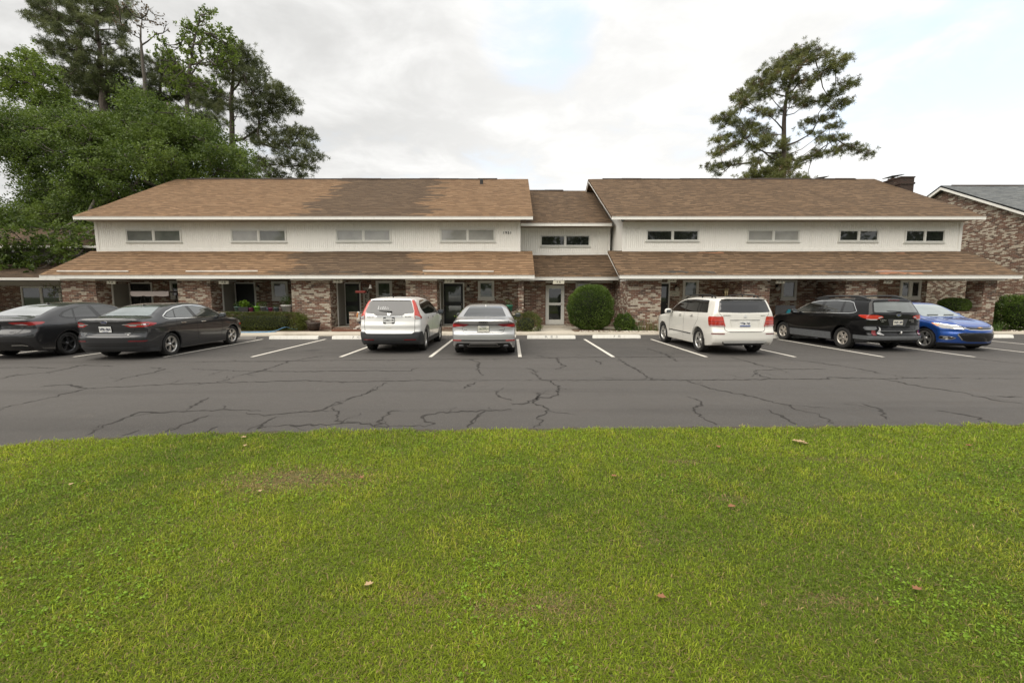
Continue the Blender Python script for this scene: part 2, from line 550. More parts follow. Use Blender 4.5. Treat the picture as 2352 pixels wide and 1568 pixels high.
        V, _ = text_geo(txt, ts); ww = max(q[0] for q in V)-min(q[0] for q in V)
        sx = min(1.0, w*.9/ww)
        mb.text(txt, ts, M @ Matrix.Translation((0, .0, .006)) @ Matrix.Diagonal((sx, 1, 1, 1)), 1)
        if sub:
            mb.text(sub[0], hgt*.15, M @ Matrix.Translation((0, hgt*.39, .006)), 3)
            mb.text(sub[1], hgt*.13, M @ Matrix.Translation((0, -hgt*.40, .006)), 3)
        if extra: extra(mb, M)
        mb.build('license_plate', [bg, fg, frame or M_['black_gloss'], M_['plate_blue'], M_['red_plastic']], c.root)
    def rear_frame(c, x, z, push=.004, sgn=-1):
        e = .02
        q = c.hit([x, x, x+e, x-e], [z+e, z-e, z, z], 1, sgn)
        p = c.hit([x], [z], 1, sgn)[0]
        tv = Vector(q[0]-q[1]).normalized(); tu = Vector(q[2]-q[3]).normalized()
        if sgn > 0: tu = -tu
        n = tu.cross(tv).normalized(); tv = n.cross(tu)
        p[1] -= c.L/2
        M = Matrix(((tu.x, tv.x, n.x, p[0]+n.x*push), (tu.y, tv.y, n.y, p[1]+n.y*push), (tu.z, tv.z, n.z, p[2]+n.z*push), (0, 0, 0, 1)))
        return M
    def badge_text(c, txt, x, z, size, mat, sgn=-1, name='badge_lettering', xs=1.0):
        M = c.rear_frame(x, z, .005, sgn)
        mb = MB(); mb.text(txt, size, M @ Matrix.Diagonal((xs, 1, 1, 1)), 0)
        return mb.build(name, mat, c.root)

def ring(mb, M, rx, ry, t, d=.008, n=28, mi=0, cx=0, cy=0):
    """flat ring in the plane of M"""
    V = []; Fs = []
    for k in range(n):
        a = 2*math.pi*k/n
        for (s, hh) in ((0, 0), (0, d), (1, d), (1, 0)):
            rr = (rx-t*s, ry-t*s)
            V.append(M @ Vector((cx+rr[0]*math.cos(a), cy+rr[1]*math.sin(a), hh)))
    for k in range(n):
        k2 = (k+1) % n
        for i in range(4):
            j = (i+1) % 4
            Fs.append((k*4+i, k2*4+i, k2*4+j, k*4+j))
    mb.add(V, Fs, mi, False)
def disc(mb, M, rx, ry, d=.006, n=28, mi=0, cx=0, cy=0):
    V = [M @ Vector((cx+rx*math.cos(2*math.pi*k/n), cy+ry*math.sin(2*math.pi*k/n), d)) for k in range(n)]
    V += [M @ Vector((cx+rx*math.cos(2*math.pi*k/n), cy+ry*math.sin(2*math.pi*k/n), 0)) for k in range(n)]
    mb.add(V, [list(range(n))]+[(k, n+k, n+(k+1) % n, (k+1) % n) for k in range(n)], mi)
def shape(mb, M, pts, d=.006, mi=0):
    n = len(pts)
    V = [M @ Vector((a, b, d)) for a, b in pts]+[M @ Vector((a, b, 0)) for a, b in pts]
    mb.add(V, [list(range(n))]+[(k, n+k, n+(k+1) % n, (k+1) % n) for k in range(n)], mi)

def make_tyre(Rt, rr, w, parent):
    h = w/2
    prof = [(rr-.005, -h*.75), (rr+.01, -h*.88), (rr+(Rt-rr)*.45, -h), (Rt-.028, -h*.96), (Rt-.006, -h*.80)]
    for g in (-.45, 0, .45):
        prof += [(Rt, h*(g-.19)), (Rt, h*(g-.05)), (Rt-.009, h*(g-.04)), (Rt-.009, h*(g+.04)), (Rt, h*(g+.05)), (Rt, h*(g+.19))]
    prof += [(Rt-.006, h*.80), (Rt-.028, h*.96), (rr+(Rt-rr)*.45, h), (rr+.01, h*.88), (rr-.005, h*.75)]
    mb = MB(); mb.lathe(prof, 48, 0, axis='x')
    return mb.build('tyre', M_['tyre'], parent)
def make_rim(rr, w, style, mat, parent):
    h = w/2; mb = MB()
    # barrel, lip, dark brake disc behind
    mb.lathe([(rr-.006, -h*.7), (rr-.03, -h*.4), (rr-.035, h*.5), (rr-.022, h*.74), (rr+.002, h*.80), (rr+.004, h*.74)], 48, 0, axis='x')
    mb.lathe([(.0, h*.18), (rr-.045, h*.18)], 40, 1, axis='x')
    mb.lathe([(.0, h*.70), (.028, h*.70), (.034, h*.60), (.062, h*.56), (.066, h*.2)], 24, 0, axis='x')
    n, double, wid, dark = style
    ro = rr-.022
    for k in range(n):
        a0 = 2*math.pi*k/n
        offs = (-.16, .16) if double else (0,)
        for da in offs:
            a = a0+da*(5/n)
            ai = a0+da*.35*(5/n)
            hw0, hw1 = wid*.55, wid*.62
            def P(r, ang, t, x):
                return (x, r*math.cos(ang)-t*math.sin(ang), r*math.sin(ang)+t*math.cos(ang))
            V = []
            for (r, ang, hw, xf) in ((.045, ai, hw0, h*.62), (ro*.55, (a+ai)/2, (hw0+hw1)*.42, h*.66), (ro, a, hw1, h*.70)):
                V += [P(r, ang, -hw, xf-.03), P(r, ang, -hw*.75, xf), P(r, ang, hw*.75, xf), P(r, ang, hw, xf-.03)]
            Fs = []
            for s in range(2):
                for i in range(3):
                    Fs.append((s*4+i, s*4+i+1, (s+1)*4+i+1, (s+1)*4+i))
            mb.add(V, Fs, 0, False)
        if dark:
            pass
    for k in range(5):
        a = 2*math.pi*(k+.5)/5
        mb.lathe([(0, h*.61), (.008, h*.61), (.009, h*.5)], 8, 1, c=(0, .046*math.cos(a), .046*math.sin(a)), axis='x')
    return mb.build('rim', [mat, M_['brake_dark']], parent)

# ---------------------------------------------------------------- car materials
M_ = {}
def paint(name, col, metal=.0, rough=.35, flake=0.0, coat=1.0, spec=.5):
    t = NT(name); c = t.coord('Object')
    nz = t.noise(c, 900 if flake else 3, 2)
    dirt = t.noise(c, 2.2, 5, .6)
    base = t.ramp(nz, [(.35, tuple(q*(1-flake) for q in col)), (.65, tuple(min(1, q*(1+flake)) for q in col))])
    z = t.sep(c)[2]
    road = t.math('MULTIPLY', t.sstep(z, .50, .2), t.math('MULTIPLY', dirt, .22 if max(col) > .3 else .05))
    t.p(color=t.mix(road, base, (.16, .14, .12)), metal=metal, rough=rough, coat=coat, spec=spec, coat_rough=t.ramp(dirt, [(.3, .02), (.8, .09)]))
    return t.m
def glass(name, col, rough=.02, ior=1.75, metal=0.0):
    t = NT(name); c = t.coord('Object')
    nz = t.noise(c, 1.6, 4)
    t.p(color=t.ramp(nz, [(.3, tuple(q*.7 for q in col)), (.7, col)]), rough=t.ramp(t.noise(c, 3, 5), [(.4, rough), (.8, rough+.05)]), ior=ior, metal=metal, coat=.6, coat_rough=.02)
    return t.m
def lamp(name, col, rough=.12):
    """lens with moulded ribs"""
    t = NT(name); c = t.coord('Object')
    z = t.sep(c)[2]
    rib = t.math('SINE', t.math('MULTIPLY', z, 190.0))
    cell = t.noise(c, 26, 2)
    t.p(color=t.mix(t.math('MULTIPLY', cell, .8), tuple(q*.55 for q in col), col), rough=rough, coat=1.0, ior=1.6)
    t.bump(rib, .15, .003)
    return t.m
def car_materials():
    M_['black_matte'] = simple('black_matte_plastic', (.012, .012, .012), .75)
    M_['black_gloss'] = simple('black_gloss_plastic', (.008, .008, .008), .18, coat=.5)
    M_['cladding'] = simple('grey_plastic_cladding', (.035, .036, .038), .55, scale=20, bump=.2)
    M_['tyre'] = simple('tyre_rubber', (.016, .015, .014), .8, scale=14, var=.3)
    M_['alloy'] = simple('alloy_metal', (.62, .61, .59), .28, .9, scale=9)
    M_['dark_alloy'] = simple('dark_alloy_metal', (.10, .10, .105), .3, .8)
    M_['chrome'] = simple('bright_chrome', (.82, .82, .80), .08, 1.0, .03)
    M_['brake_dark'] = simple('dark_brake_steel', (.03, .03, .03), .5, .5)  # plain dark steel for brake discs and grille bars
    M_['glass'] = glass('tinted_car_glass', (.012, .014, .014))
    M_['glass_dark'] = glass('privacy_car_glass', (.004, .004, .005), ior=1.6)
    M_['glass_grey'] = glass('clear_car_glass', (.04, .05, .048), ior=2.1)
    M_['mirror_glass'] = simple('mirror_silver', (.10, .11, .12), .05, .6, .02)
    M_['red_lamp'] = lamp('red_lamp_lens', (.50, .012, .01))
    M_['dark_red_lamp'] = lamp('dark_red_lamp_lens', (.20, .006, .012))
    M_['orange_red_lamp'] = lamp('orange_red_lamp_lens', (.62, .035, .012))
    M_['clear_lamp'] = lamp('clear_lamp_lens', (.55, .55, .55))
    M_['amber_lamp'] = lamp('amber_lamp_lens', (.65, .20, .02))
    M_['head_lamp'] = lamp('dark_headlamp_lens', (.22, .22, .21), .05)
    M_['red_plastic'] = simple('red_reflector', (.35, .015, .012), .25, coat=.6)
    M_['plate_white'] = simple('plate_white', (.72, .72, .70), .45, var=.06)
    M_['plate_ink'] = simple('plate_ink', (.03, .035, .07), .5)
    M_['plate_black'] = simple('plate_black_ink', (.02, .02, .02), .5)
    M_['plate_blue'] = simple('plate_blue_ink', (.05, .09, .28), .5)
    M_['plate_green'] = simple('plate_grey_ink', (.12, .14, .10), .5)
    M_['seam'] = simple('panel_gap', (.006, .006, .006), .9)
    M_['white_decal'] = simple('white_vinyl', (.45, .45, .45), .5)
# ================================================================ the seven parked cars (car space: x right, y from tail to nose, z up, metres)
def seam(c, pts, axis, sgn=-1, both=False, w=.009, mb=None):
    return c.ribbon('panel_gap', pts, axis, M_['seam'], w, .0025, sgn, both=both, mb=mb)
def place(c, x, y_axle, rz, flip=False):
    """put the car so that its rear axle (front axle if flipped) is at x, y"""
    ya = (c.s['fa'] if flip else c.s['ra'])-c.L/2
    a = rz+(math.pi if flip else 0)
    c.root.location = (x+math.sin(a)*ya, y_axle-math.cos(a)*ya, 0)
    c.root.rotation_euler = (0, 0, a)
def fin(c, y, sz=(.018, .075, .045)):
    p = c.hit([0.0], [y], 2, 1)[0]
    mb = MB(); V = []
    pts = [(-1, 0), (1, 0), (.55, .35), (-.35, 1), (-.75, .95)]
    for s in (-1, 1):
        V += [(s*sz[0]*(1-.6*b), y+a*sz[1]-c.L/2, p[2]-.006+b*sz[2]) for a, b in pts]
    mb.add(V, [[0, 1, 2, 3, 4], [9, 8, 7, 6, 5]]+[(i, i+5, (i+1) % 5+5, (i+1) % 5) for i in range(5)])
    mb.build('aerial', c.m['fin'], c.root)
def tube_on(c, name, pts, r, mat, both=True, n=8):
    mb = MB()
    for s in ((-1, 1) if both else (1,)):
        mb.tube([(s*x, y-c.L/2, z) for x, y, z in pts], r, n)
    return mb.build(name, mat, c.root)
def wiper(c, x0, z0, x1, z1):
    p = c.hit([x0, x1], [z0, z1], 1, -1)
    mb = MB()
    a = Vector((p[0][0], p[0][1]-.03-c.L/2, p[0][2])); b = Vector((p[1][0], p[1][1]-.02-c.L/2, p[1][2]))
    mb.tube([a, a*.5+b*.5+Vector((0, -.02, .004)), b], [.016, .011, .006], 6)
    mb.ball(a, (.03, .02, .02), 8)
    mb.build('rear_wiper', M_['black_matte'], c.root)
def arch_line(c, w, both=True, off=.008, mat=None, name='arch_trim', a0=-10, a1=190, only=None):
    s = c.s
    for ya in (s['ra'], s['fa']):
        reg = lambda x, y, z, ya=ya: np.maximum(np.maximum(np.sqrt((y-ya)**2+(z-s['R'])**2)-(s['Ra']+w), s['Ra']-.004-np.sqrt((y-ya)**2+(z-s['R'])**2)), .5-np.abs(x))
        c.zone(name, reg, mat, (.5, ya-s['Ra']-w-.05, .15), (c.W+.06, ya+s['Ra']+w+.05, s['R']+s['Ra']+w+.05), .012, off, both=both)

def fusion():
    sp = dict(L=4.87, H=1.48, R=.325, Ra=.372, ra=1.07, fa=3.92, track=1.585,
        top=[(-.1, 1.04), (0, 1.055), (.08, 1.10), (.16, 1.118), (.3, 1.115), (.62, 1.135), (.95, 1.26), (1.35, 1.40), (1.8, 1.465), (2.2, 1.478), (2.6, 1.465), (2.95, 1.40), (3.3, 1.235), (3.65, 1.05), (3.8, 1.0), (4.2, .955), (4.55, .87), (4.8, .72), (5.0, .62)],
        bot=[(-.1, .30), (.3, .21), (.8, .18), (4.2, .18), (4.7, .20), (5, .24)],
        rear=[(0, .20), (.22, .15), (.34, .06), (.50, .01), (.60, .0), (.66, .025), (.75, .045), (.88, .03), (.96, .025), (1.04, .0), (1.10, .0), (1.16, .06), (1.5, .4)],
        front=[(0, 4.68), (.22, 4.80), (.45, 4.87), (.62, 4.87), (.75, 4.82), (.9, 4.66), (1.5, 4.0)],
        width=[(0, .84), (.2, .88), (.35, .905), (.55, .918), (.72, .922), (.84, .922), (.90, .912), (.97, .89), (1.03, .86), (1.2, .765), (1.38, .655), (1.46, .58), (1.6, .45)],
        plan=[(-.1, .11), (.15, .06), (.5, .02), (.9, .0), (3.9, 0), (4.3, .03), (4.7, .12), (5, .2)],
        bulge=[(1.07, .70, .55, .16, .018), (3.92, .66, .5, .16, .014)],
        rc=.22, rp=3.2, fc=.40, fp=2.6, crown=.05, ks=.09, ke=.06)
    c = Car(sp, 'parked_car', 'charcoal grey saloon with chrome bars through its tail lamps, nearest the hedge', dict(paint=M_['paint_graphite'], fin=M_['black_gloss']))
    c.body()
    c.end_poly('rear_window', [(-.1, 1.145), (.56, 1.145), (.61, 1.165), (.47, 1.385), (-.1, 1.405)], M_['glass_bright2'], .0, depth=1.6, h=.014, sym=True)
    side = [(.93, 1.125), (.98, 1.08), (1.1, 1.055), (2.2, 1.03), (3.33, 1.02), (3.42, 1.03), (3.05, 1.235), (2.7, 1.345), (2.35, 1.39), (1.95, 1.39), (1.5, 1.335), (1.15, 1.235)]
    c.side_poly('window_trim', side, M_['chrome'], .016, .003)
    def cut(a, b): return [q for q in side]
    wq = [(1.0, 1.125), (1.06, 1.085), (1.3, 1.065), (1.42, 1.29), (1.17, 1.215)]
    wr = [(1.35, 1.06), (2.08, 1.045), (1.98, 1.375), (1.75, 1.355), (1.46, 1.30)]
    wf = [(2.24, 1.04), (3.22, 1.03), (3.28, 1.06), (3.0, 1.22), (2.7, 1.325), (2.38, 1.37), (2.12, 1.375)]
    c.side_poly('side_window', side, M_['black_gloss'], -.004, .005)
    for w in (wq, wr, wf): c.side_poly('side_window', w, M_['glass_grey'], .0, .007)
    c.end_poly('windscreen', [(-.1, 1.03), (.62, 1.03), (.50, 1.40), (-.1, 1.42)], M_['glass'], 0, front=True, depth=2.2, sym=True, h=.02)
    rp_ = [(.50, .955), (.58, .915), (1.2, .885), (1.2, 1.03), (.62, .985)]
    c.corner('tail_lamp', [(.44, .935), (.60, .865), (1.3, .86), (1.3, 1.02), (.66, 1.0)], [(-.3, .86), (.2, .872), (.48, .91), (.60, .945), (.56, .965), (.35, 1.0), (.1, 1.012), (-.3, 1.02)], M_['red_lamp'])
    c.corner('lamp_chrome', [(.40, .942), (.46, .926), (1.3, .926), (1.3, .955), (.46, .955)], [(-.3, .925), (.33, .93), (.35, .942), (.3, .955), (-.3, .955)], M_['chrome'], off=.012, h=.009)
    c.corner('lamp_clear', [(.60, .895), (.72, .895), (.72, .92), (.56, .92)], [(-.3, .89), (.25, .9), (.25, .92), (-.3, .92)], M_['clear_lamp'], off=.011, h=.009)
    # deck lid lip
    c.end_poly('spoiler', [(-.1, 1.068), (.55, 1.06), (.66, 1.045), (.64, 1.075), (.5, 1.095), (-.1, 1.105)], M_['paint_graphite'], 0, off=.022, depth=.5)
    mb = MB()
    seam(c, [(.0, .66), (.55, .66), (.62, .70), (.69, .86)], 1, mb=mb, both=True)
    seam(c, [(.69, 1.0), (.70, 1.045)], 1, mb=mb, both=True)
    seam(c, [(1.35, 1.05), (1.28, .9), (1.32, .78)], 0, 1, mb=mb, both=True); seam(c, [(2.16, 1.04), (2.14, .7), (2.18, .35)], 0, 1, mb=mb, both=True)
    seam(c, [(3.3, 1.02), (3.36, .8), (3.28, .4)], 0, 1, mb=mb, both=True)
    mb.build('panel_gap', M_['seam'], c.root)
    c.ribbon('chrome_strip', [(.0, .592), (.5, .592), (.6, .61)], 1, M_['dark_alloy'], .010, .006, both=True)
    c.ribbon('chrome_strip', [(.0, .735), (.55, .735)], 1, M_['dark_alloy'], .008, .008, both=True)
    c.end_poly('reflector', [(.52, .50), (.86, .49), (.88, .52), (.55, .53)], M_['dark_red_lamp'], 0, depth=.5, off=.006)
    c.end_poly('bumper_valance', [(-.1, .21), (.9, .21), (.9, .30), (.75, .36), (-.1, .36)], M_['cladding'], 0, depth=.6, off=.005, h=.016)
    for z in (.40, .45): c.ribbon('bumper_groove', [(.0, z), (.7, z)], 1, M_['seam'], .012, .003, both=True)
    # emblem
    M = c.rear_frame(0, 1.005, .004); mb = MB()
    disc(mb, M, .085, .036, .008, mi=1); ring(mb, M, .088, .039, .010, .011)
    mb.text('Ford', .042, M @ Matrix.Translation((0, 0, .011)), 0)
    mb.build('emblem', [M_['chrome'], M_['emblem_blue']], c.root)
    c.plate(.82, 'VPK  864', M_['plate_white'], M_['plate_ink'], M_['black_gloss'], sub=('', 'In God We Trust'), extra=lambda mb, M: (star(mb, M @ Matrix.Translation((.0, .0, .006)), .02, 1)))
    c.badge_text('FUSION', -.56, .712, .028, M_['alloy'], xs=1.3); c.badge_text('SE', -.56, .672, .038, M_['alloy'])
    c.badge_text('HYBRID', .52, .712, .026, M_['alloy'], xs=1.4); c.badge_text('SEL', .54, .675, .028, M_['alloy'])
    p = c.hit([3.62], [.56], 0, 1)[0]
    mb = MB(); mb.text('HYBRID', .05, Matrix.Translation((p[0]+.004, 3.62-c.L/2, .56)) @ Matrix.Rotation(R(90), 4, 'Z') @ Matrix.Rotation(R(90), 4, 'X') @ Matrix.Diagonal((1.3, .8, 1, 1))); mb.build('badge_lettering', M_['chrome'], c.root)
    c.handle(1.55, .91, M_['chrome']); c.handle(2.42, .895, M_['chrome'])
    c.mirror(3.28, 1.0, M_['paint_graphite']); fin(c, 1.35)
    c.corner('head_lamp', [(.45, .70), (1.2, .70), (1.2, .86), (.45, .80)], [(4.2, .80), (4.35, .68), (5.2, .62), (5.2, .88), (4.3, .86)], M_['head_lamp'], front=True)
    c.corner('marker_lamp', [(.6, .66), (1.2, .66), (1.2, .74), (.6, .74)], [(4.30, .67), (4.45, .66), (4.5, .73), (4.32, .73)], M_['orange_red_lamp'], front=True, off=.008)
    c.wheels((5, True, .036, False), .225, .228, M_['alloy'])
    place(c, -10.50, 12.45, R(1.3))
    return c

def star(mb, M, r, mi):
    pts = []
    for k in range(10):
        a = math.pi/2+k*math.pi/5; q = r if k % 2 == 0 else r*.42
        pts.append((q*math.cos(a), q*math.sin(a)))
    shape(mb, M, pts, .003, mi)

def c200():
    sp = dict(L=4.885, H=1.49, R=.33, Ra=.378, ra=1.09, fa=3.83, track=1.60,
        top=[(-.1, 1.02), (0, 1.03), (.08, 1.075), (.18, 1.10), (.35, 1.115), (.55, 1.15), (.95, 1.285), (1.4, 1.41), (1.85, 1.478), (2.2, 1.49), (2.6, 1.475), (2.95, 1.405), (3.3, 1.24), (3.62, 1.06), (3.8, 1.0), (4.2, .94), (4.55, .85), (4.8, .70), (5.0, .6)],
        bot=[(-.1, .30), (.3, .22), (.8, .18), (4.2, .18), (4.7, .20), (5, .24)],
        rear=[(0, .22), (.22, .16), (.34, .08), (.50, .02), (.60, .0), (.70, .02), (.82, .07), (.9, .075), (1.0, .03), (1.06, .0), (1.12, .05), (1.5, .4)],
        front=[(0, 4.68), (.22, 4.80), (.45, 4.88), (.62, 4.88), (.75, 4.82), (.9, 4.62), (1.5, 4.0)],
        width=[(0, .85), (.2, .89), (.35, .915), (.55, .932), (.75, .935), (.86, .932), (.93, .915), (1.0, .88), (1.06, .85), (1.2, .77), (1.38, .66), (1.47, .58), (1.6, .45)],
        plan=[(-.1, .12), (.15, .07), (.5, .025), (.9, .0), (3.9, 0), (4.3, .03), (4.7, .12), (5, .2)],
        bulge=[(1.09, .72, .6, .18, .02), (3.83, .66, .5, .16, .014)],
        rc=.24, rp=3.0, fc=.42, fp=2.5, crown=.05, ks=.10, ke=.08)
    c = Car(sp, 'parked_car', 'dark grey fastback saloon with bright rear glass, cut by the left edge', dict(paint=M_['paint_granite'], fin=M_['black_gloss']))
    c.body()
    c.end_poly('rear_window', [(-.1, 1.15), (.58, 1.14), (.64, 1.16), (.48, 1.40), (-.1, 1.43)], M_['glass_bright'], .0, depth=1.75, h=.014, sym=True)
    side = [(.98, 1.13), (1.05, 1.085), (1.2, 1.06), (2.2, 1.04), (3.30, 1.03), (3.38, 1.045), (3.02, 1.25), (2.7, 1.355), (2.35, 1.40), (1.95, 1.395), (1.5, 1.335), (1.15, 1.235)]
    c.side_poly('side_window', side, M_['black_gloss'], .008, .004)
    wq = [(1.04, 1.13), (1.1, 1.09), (1.34, 1.07), (1.44, 1.29), (1.17, 1.205)]
    wr = [(1.40, 1.065), (2.08, 1.05), (1.98, 1.38), (1.75, 1.355), (1.5, 1.305)]
    wf = [(2.24, 1.05), (3.22, 1.04), (3.26, 1.06), (3.0, 1.23), (2.7, 1.335), (2.38, 1.38), (2.12, 1.385)]
    for w in (wq, wr, wf): c.side_poly('side_window', w, M_['glass'], .0, .006)
    c.end_poly('windscreen', [(-.1, 1.03), (.62, 1.03), (.50, 1.41), (-.1, 1.43)], M_['glass'], 0, front=True, depth=2.2, sym=True, h=.02)
    c.corner('tail_lamp', [(.38, .985), (.46, .935), (.62, .905), (1.3, .895), (1.3, 1.0), (.5, .995)], [(-.3, .895), (.2, .90), (.42, .935), (.52, .975), (.46, .995), (.2, 1.003), (-.3, 1.0)], M_['red_lamp'])
    c.corner('lamp_clear', [(.48, .935), (.62, .912), (.76, .912), (.66, .945)], [(-.3, .90), (.3, .9), (.3, .95), (-.3, .95)], M_['clear_lamp'], off=.011, h=.009)
    mb = MB()
    seam(c, [(.0, .68), (.5, .68), (.6, .72), (.70, .90)], 1, mb=mb, both=True); seam(c, [(.74, .99), (.78, 1.04)], 1, mb=mb, both=True)
    seam(c, [(1.4, 1.06), (1.33, .9), (1.37, .78)], 0, 1, mb=mb, both=True); seam(c, [(2.16, 1.05), (2.14, .7), (2.18, .35)], 0, 1, mb=mb, both=True)
    mb.build('panel_gap', M_['seam'], c.root)
    c.end_poly('bumper_valance', [(-.1, .22), (.72, .22), (.78, .30), (.66, .44), (.5, .475), (-.1, .48)], M_['black_gloss'], 0, depth=.6, off=.005, h=.014)
    c.ribbon('exhaust_trim', [(.40, .385), (.62, .385), (.72, .36)], 1, M_['chrome'], .022, .014, both=True)
    c.ribbon('exhaust_trim', [(.40, .345), (.55, .325), (.68, .33)], 1, M_['brake_dark'], .05, .010, both=True)
    # winged emblem
    M = c.rear_frame(0, 1.035, .006); mb = MB()
    disc(mb, M, .04, .014, .01, mi=0)
    for s in (-1, 1): shape(mb, M, [(s*.03, .008), (s*.13, .012), (s*.125, .003), (s*.03, -.004)][::s], .006, 0)
    mb.build('emblem', M_['chrome'], c.root)
    c.plate(.87, '8780KY', M_['plate_white'], M_['plate_ink'], None, sub=('', 'State of Trees'), extra=lambda mb, M: shape(mb, M @ Matrix.Translation((-.12, .0, .006)), [(-.02, -.03), (.018, -.02), (.022, .03), (-.015, .035)], .003, 4))
    c.badge_text('200 S', .46, .735, .045, M_['dark_alloy'], xs=1.3)
    c.handle(1.6, .93, M_['paint_granite']); c.handle(2.42, .91, M_['paint_granite'])
    c.mirror(3.26, 1.01, M_['paint_granite']); fin(c, 1.55)
    c.wheels((5, False, .05, False), .235, .232, M_['dark_alloy'])
    place(c, -13.56, 12.60, R(1.2))
    return c

def audi():
    sp = dict(L=4.73, H=1.43, R=.33, Ra=.368, ra=1.02, fa=3.84, track=1.56,
        top=[(-.1, .985), (0, 1.0), (.05, 1.03), (.14, 1.045), (.3, 1.05), (.62, 1.09), (.95, 1.215), (1.3, 1.335), (1.7, 1.41), (2.1, 1.427), (2.5, 1.415), (2.85, 1.36), (3.15, 1.22), (3.5, 1.03), (3.65, .985), (4.1, .93), (4.45, .85), (4.65, .70), (4.85, .6)],
        bot=[(-.1, .30), (.3, .22), (.8, .17), (4.2, .17), (4.6, .19), (4.9, .24)],
        rear=[(0, .16), (.22, .10), (.34, .04), (.46, .0), (.56, .0), (.63, .01), (.67, .045), (.80, .065), (.9, .05), (.97, .01), (1.02, .0), (1.06, .03), (1.5, .4)],
        front=[(0, 4.55), (.22, 4.65), (.45, 4.72), (.62, 4.72), (.75, 4.66), (.9, 4.45), (1.5, 3.9)],
        width=[(0, .84), (.2, .88), (.35, .905), (.55, .92), (.72, .921), (.82, .921), (.87, .912), (.95, .885), (1.0, .855), (1.15, .765), (1.33, .655), (1.41, .58), (1.6, .42)],
        plan=[(-.1, .09), (.15, .05), (.5, .015), (.8, .0), (3.8, 0), (4.2, .03), (4.6, .12), (4.9, .2)],
        bulge=[(1.02, .70, .5, .15, .014), (3.84, .66, .5, .15, .014)],
        rc=.16, rp=3.6, fc=.36, fp=2.6, crown=.045, ks=.085, ke=.055)
    c = Car(sp, 'parked_car', 'silver saloon seen square from behind, four interlocked rings on its boot lid', dict(paint=M_['paint_silver'], fin=M_['paint_silver']))
    c.body()
    c.end_poly('rear_window', [(-.1, 1.085), (.585, 1.085), (.62, 1.10), (.505, 1.325), (.47, 1.345), (-.1, 1.355)], M_['glass'], .0, depth=1.55, h=.013, sym=True)
    side = [(.92, 1.09), (1.0, 1.045), (1.15, 1.025), (2.1, 1.005), (3.17, .995), (3.25, 1.005), (2.9, 1.20), (2.6, 1.295), (2.25, 1.34), (1.85, 1.335), (1.45, 1.285), (1.15, 1.195)]
    c.side_poly('window_trim', side, M_['chrome'], .012, .003)
    c.side_poly('side_window', side, M_['black_gloss'], -.004, .005)
    wr = [(1.12, 1.04), (2.0, 1.02), (1.9, 1.325), (1.65, 1.305), (1.4, 1.255), (1.1, 1.15)]
    wf = [(2.12, 1.02), (3.1, 1.005), (3.14, 1.03), (2.88, 1.185), (2.6, 1.275), (2.28, 1.32), (2.03, 1.325)]
    for w in (wr, wf): c.side_poly('side_window', w, M_['glass_dark'], .0, .007)
    c.end_poly('windscreen', [(-.1, 1.0), (.62, 1.0), (.50, 1.34), (-.1, 1.36)], M_['glass'], 0, front=True, depth=2.2, sym=True, h=.02)
    c.corner('tail_lamp', [(.40, .89), (.44, .865), (.62, .815), (.66, .80), (1.3, .80), (1.3, .93), (.78, .925)], [(-.3, .80), (.25, .815), (.30, .88), (.24, .925), (-.3, .93)], M_['dark_red_lamp'], r=.004, off=.006)
    c.corner('lamp_inner_lens', [(.62, .86), (.68, .828), (1.3, .825), (1.3, .9), (.80, .895)], [(-.3, .82), (.18, .83), (.20, .89), (-.3, .90)], M_['red_lamp'], off=.009, h=.01)  # brighter red inner part of the lens
    c.corner('lamp_clear', [(.55, .825), (.64, .795), (.76, .795), (.78, .812), (.62, .835)], [(-.3, .78), (.3, .78), (.3, .84), (-.3, .84)], M_['clear_lamp'], off=.012, h=.008)
    c.ribbon('boot_strip', [(.0, .872), (.45, .872)], 1, M_['black_gloss'], .016, .008, both=True)
    mb = MB()
    seam(c, [(.0, .655), (.50, .655), (.55, .675), (.60, .80)], 1, mb=mb, both=True); seam(c, [(.69, .93), (.70, 1.0)], 1, mb=mb, both=True)
    seam(c, [(1.3, 1.03), (1.22, .9), (1.27, .75)], 0, 1, mb=mb, both=True); seam(c, [(2.08, 1.0), (2.06, .7), (2.1, .35)], 0, 1, mb=mb, both=True)
    seam(c, [(3.2, 1.0), (3.26, .7), (3.2, .35)], 0, 1, mb=mb, both=True)
    mb.build('panel_gap', M_['seam'], c.root)
    c.corner('reflector', [(.62, .43), (1.3, .43), (1.3, .465), (.62, .462)], [(-.3, .42), (.25, .43), (.25, .465), (-.3, .47)], M_['red_plastic'], off=.006, h=.01)
    c.ribbon('bumper_groove', [(.0, .448), (.62, .448)], 1, M_['black_gloss'], .034, .004, both=True)
    c.end_poly('diffuser', [(-.1, .20), (.80, .20), (.80, .30), (.74, .37), (.40, .375), (.30, .365), (-.1, .365)], M_['black_gloss'], 0, depth=.6, off=.005, h=.013)
    c.ribbon('diffuser_trim', [(.0, .345), (.36, .345), (.40, .33)], 1, M_['alloy'], .016, .012, both=True)
    c.ribbon('diffuser_trim', [(.0, .275), (.42, .275), (.46, .29)], 1, M_['alloy'], .012, .012, both=True)
    for s in (-1, 1):
        p = c.hit([s*.62], [.30], 1, -1)[0]; mb = MB()
        mb.rbox(s*.62, p[1]-c.L/2+.05, .29, .075, .075, .036, .02); mb.build('exhaust_tip', M_['dark_alloy'], c.root)
    M = c.rear_frame(0, .957, .006); mb = MB()
    for x in (-.087, -.029, .029, .087): ring(mb, M, .037, .037, .0095, .012, cx=x)
    mb.build('emblem', M_['dark_alloy'], c.root)
    def ex(mb, M):
        mb.text('4', .03, M @ Matrix.Translation((-.115, .03, .006)), 1); mb.text('L', .03, M @ Matrix.Translation((-.115, -.02, .006)), 1)
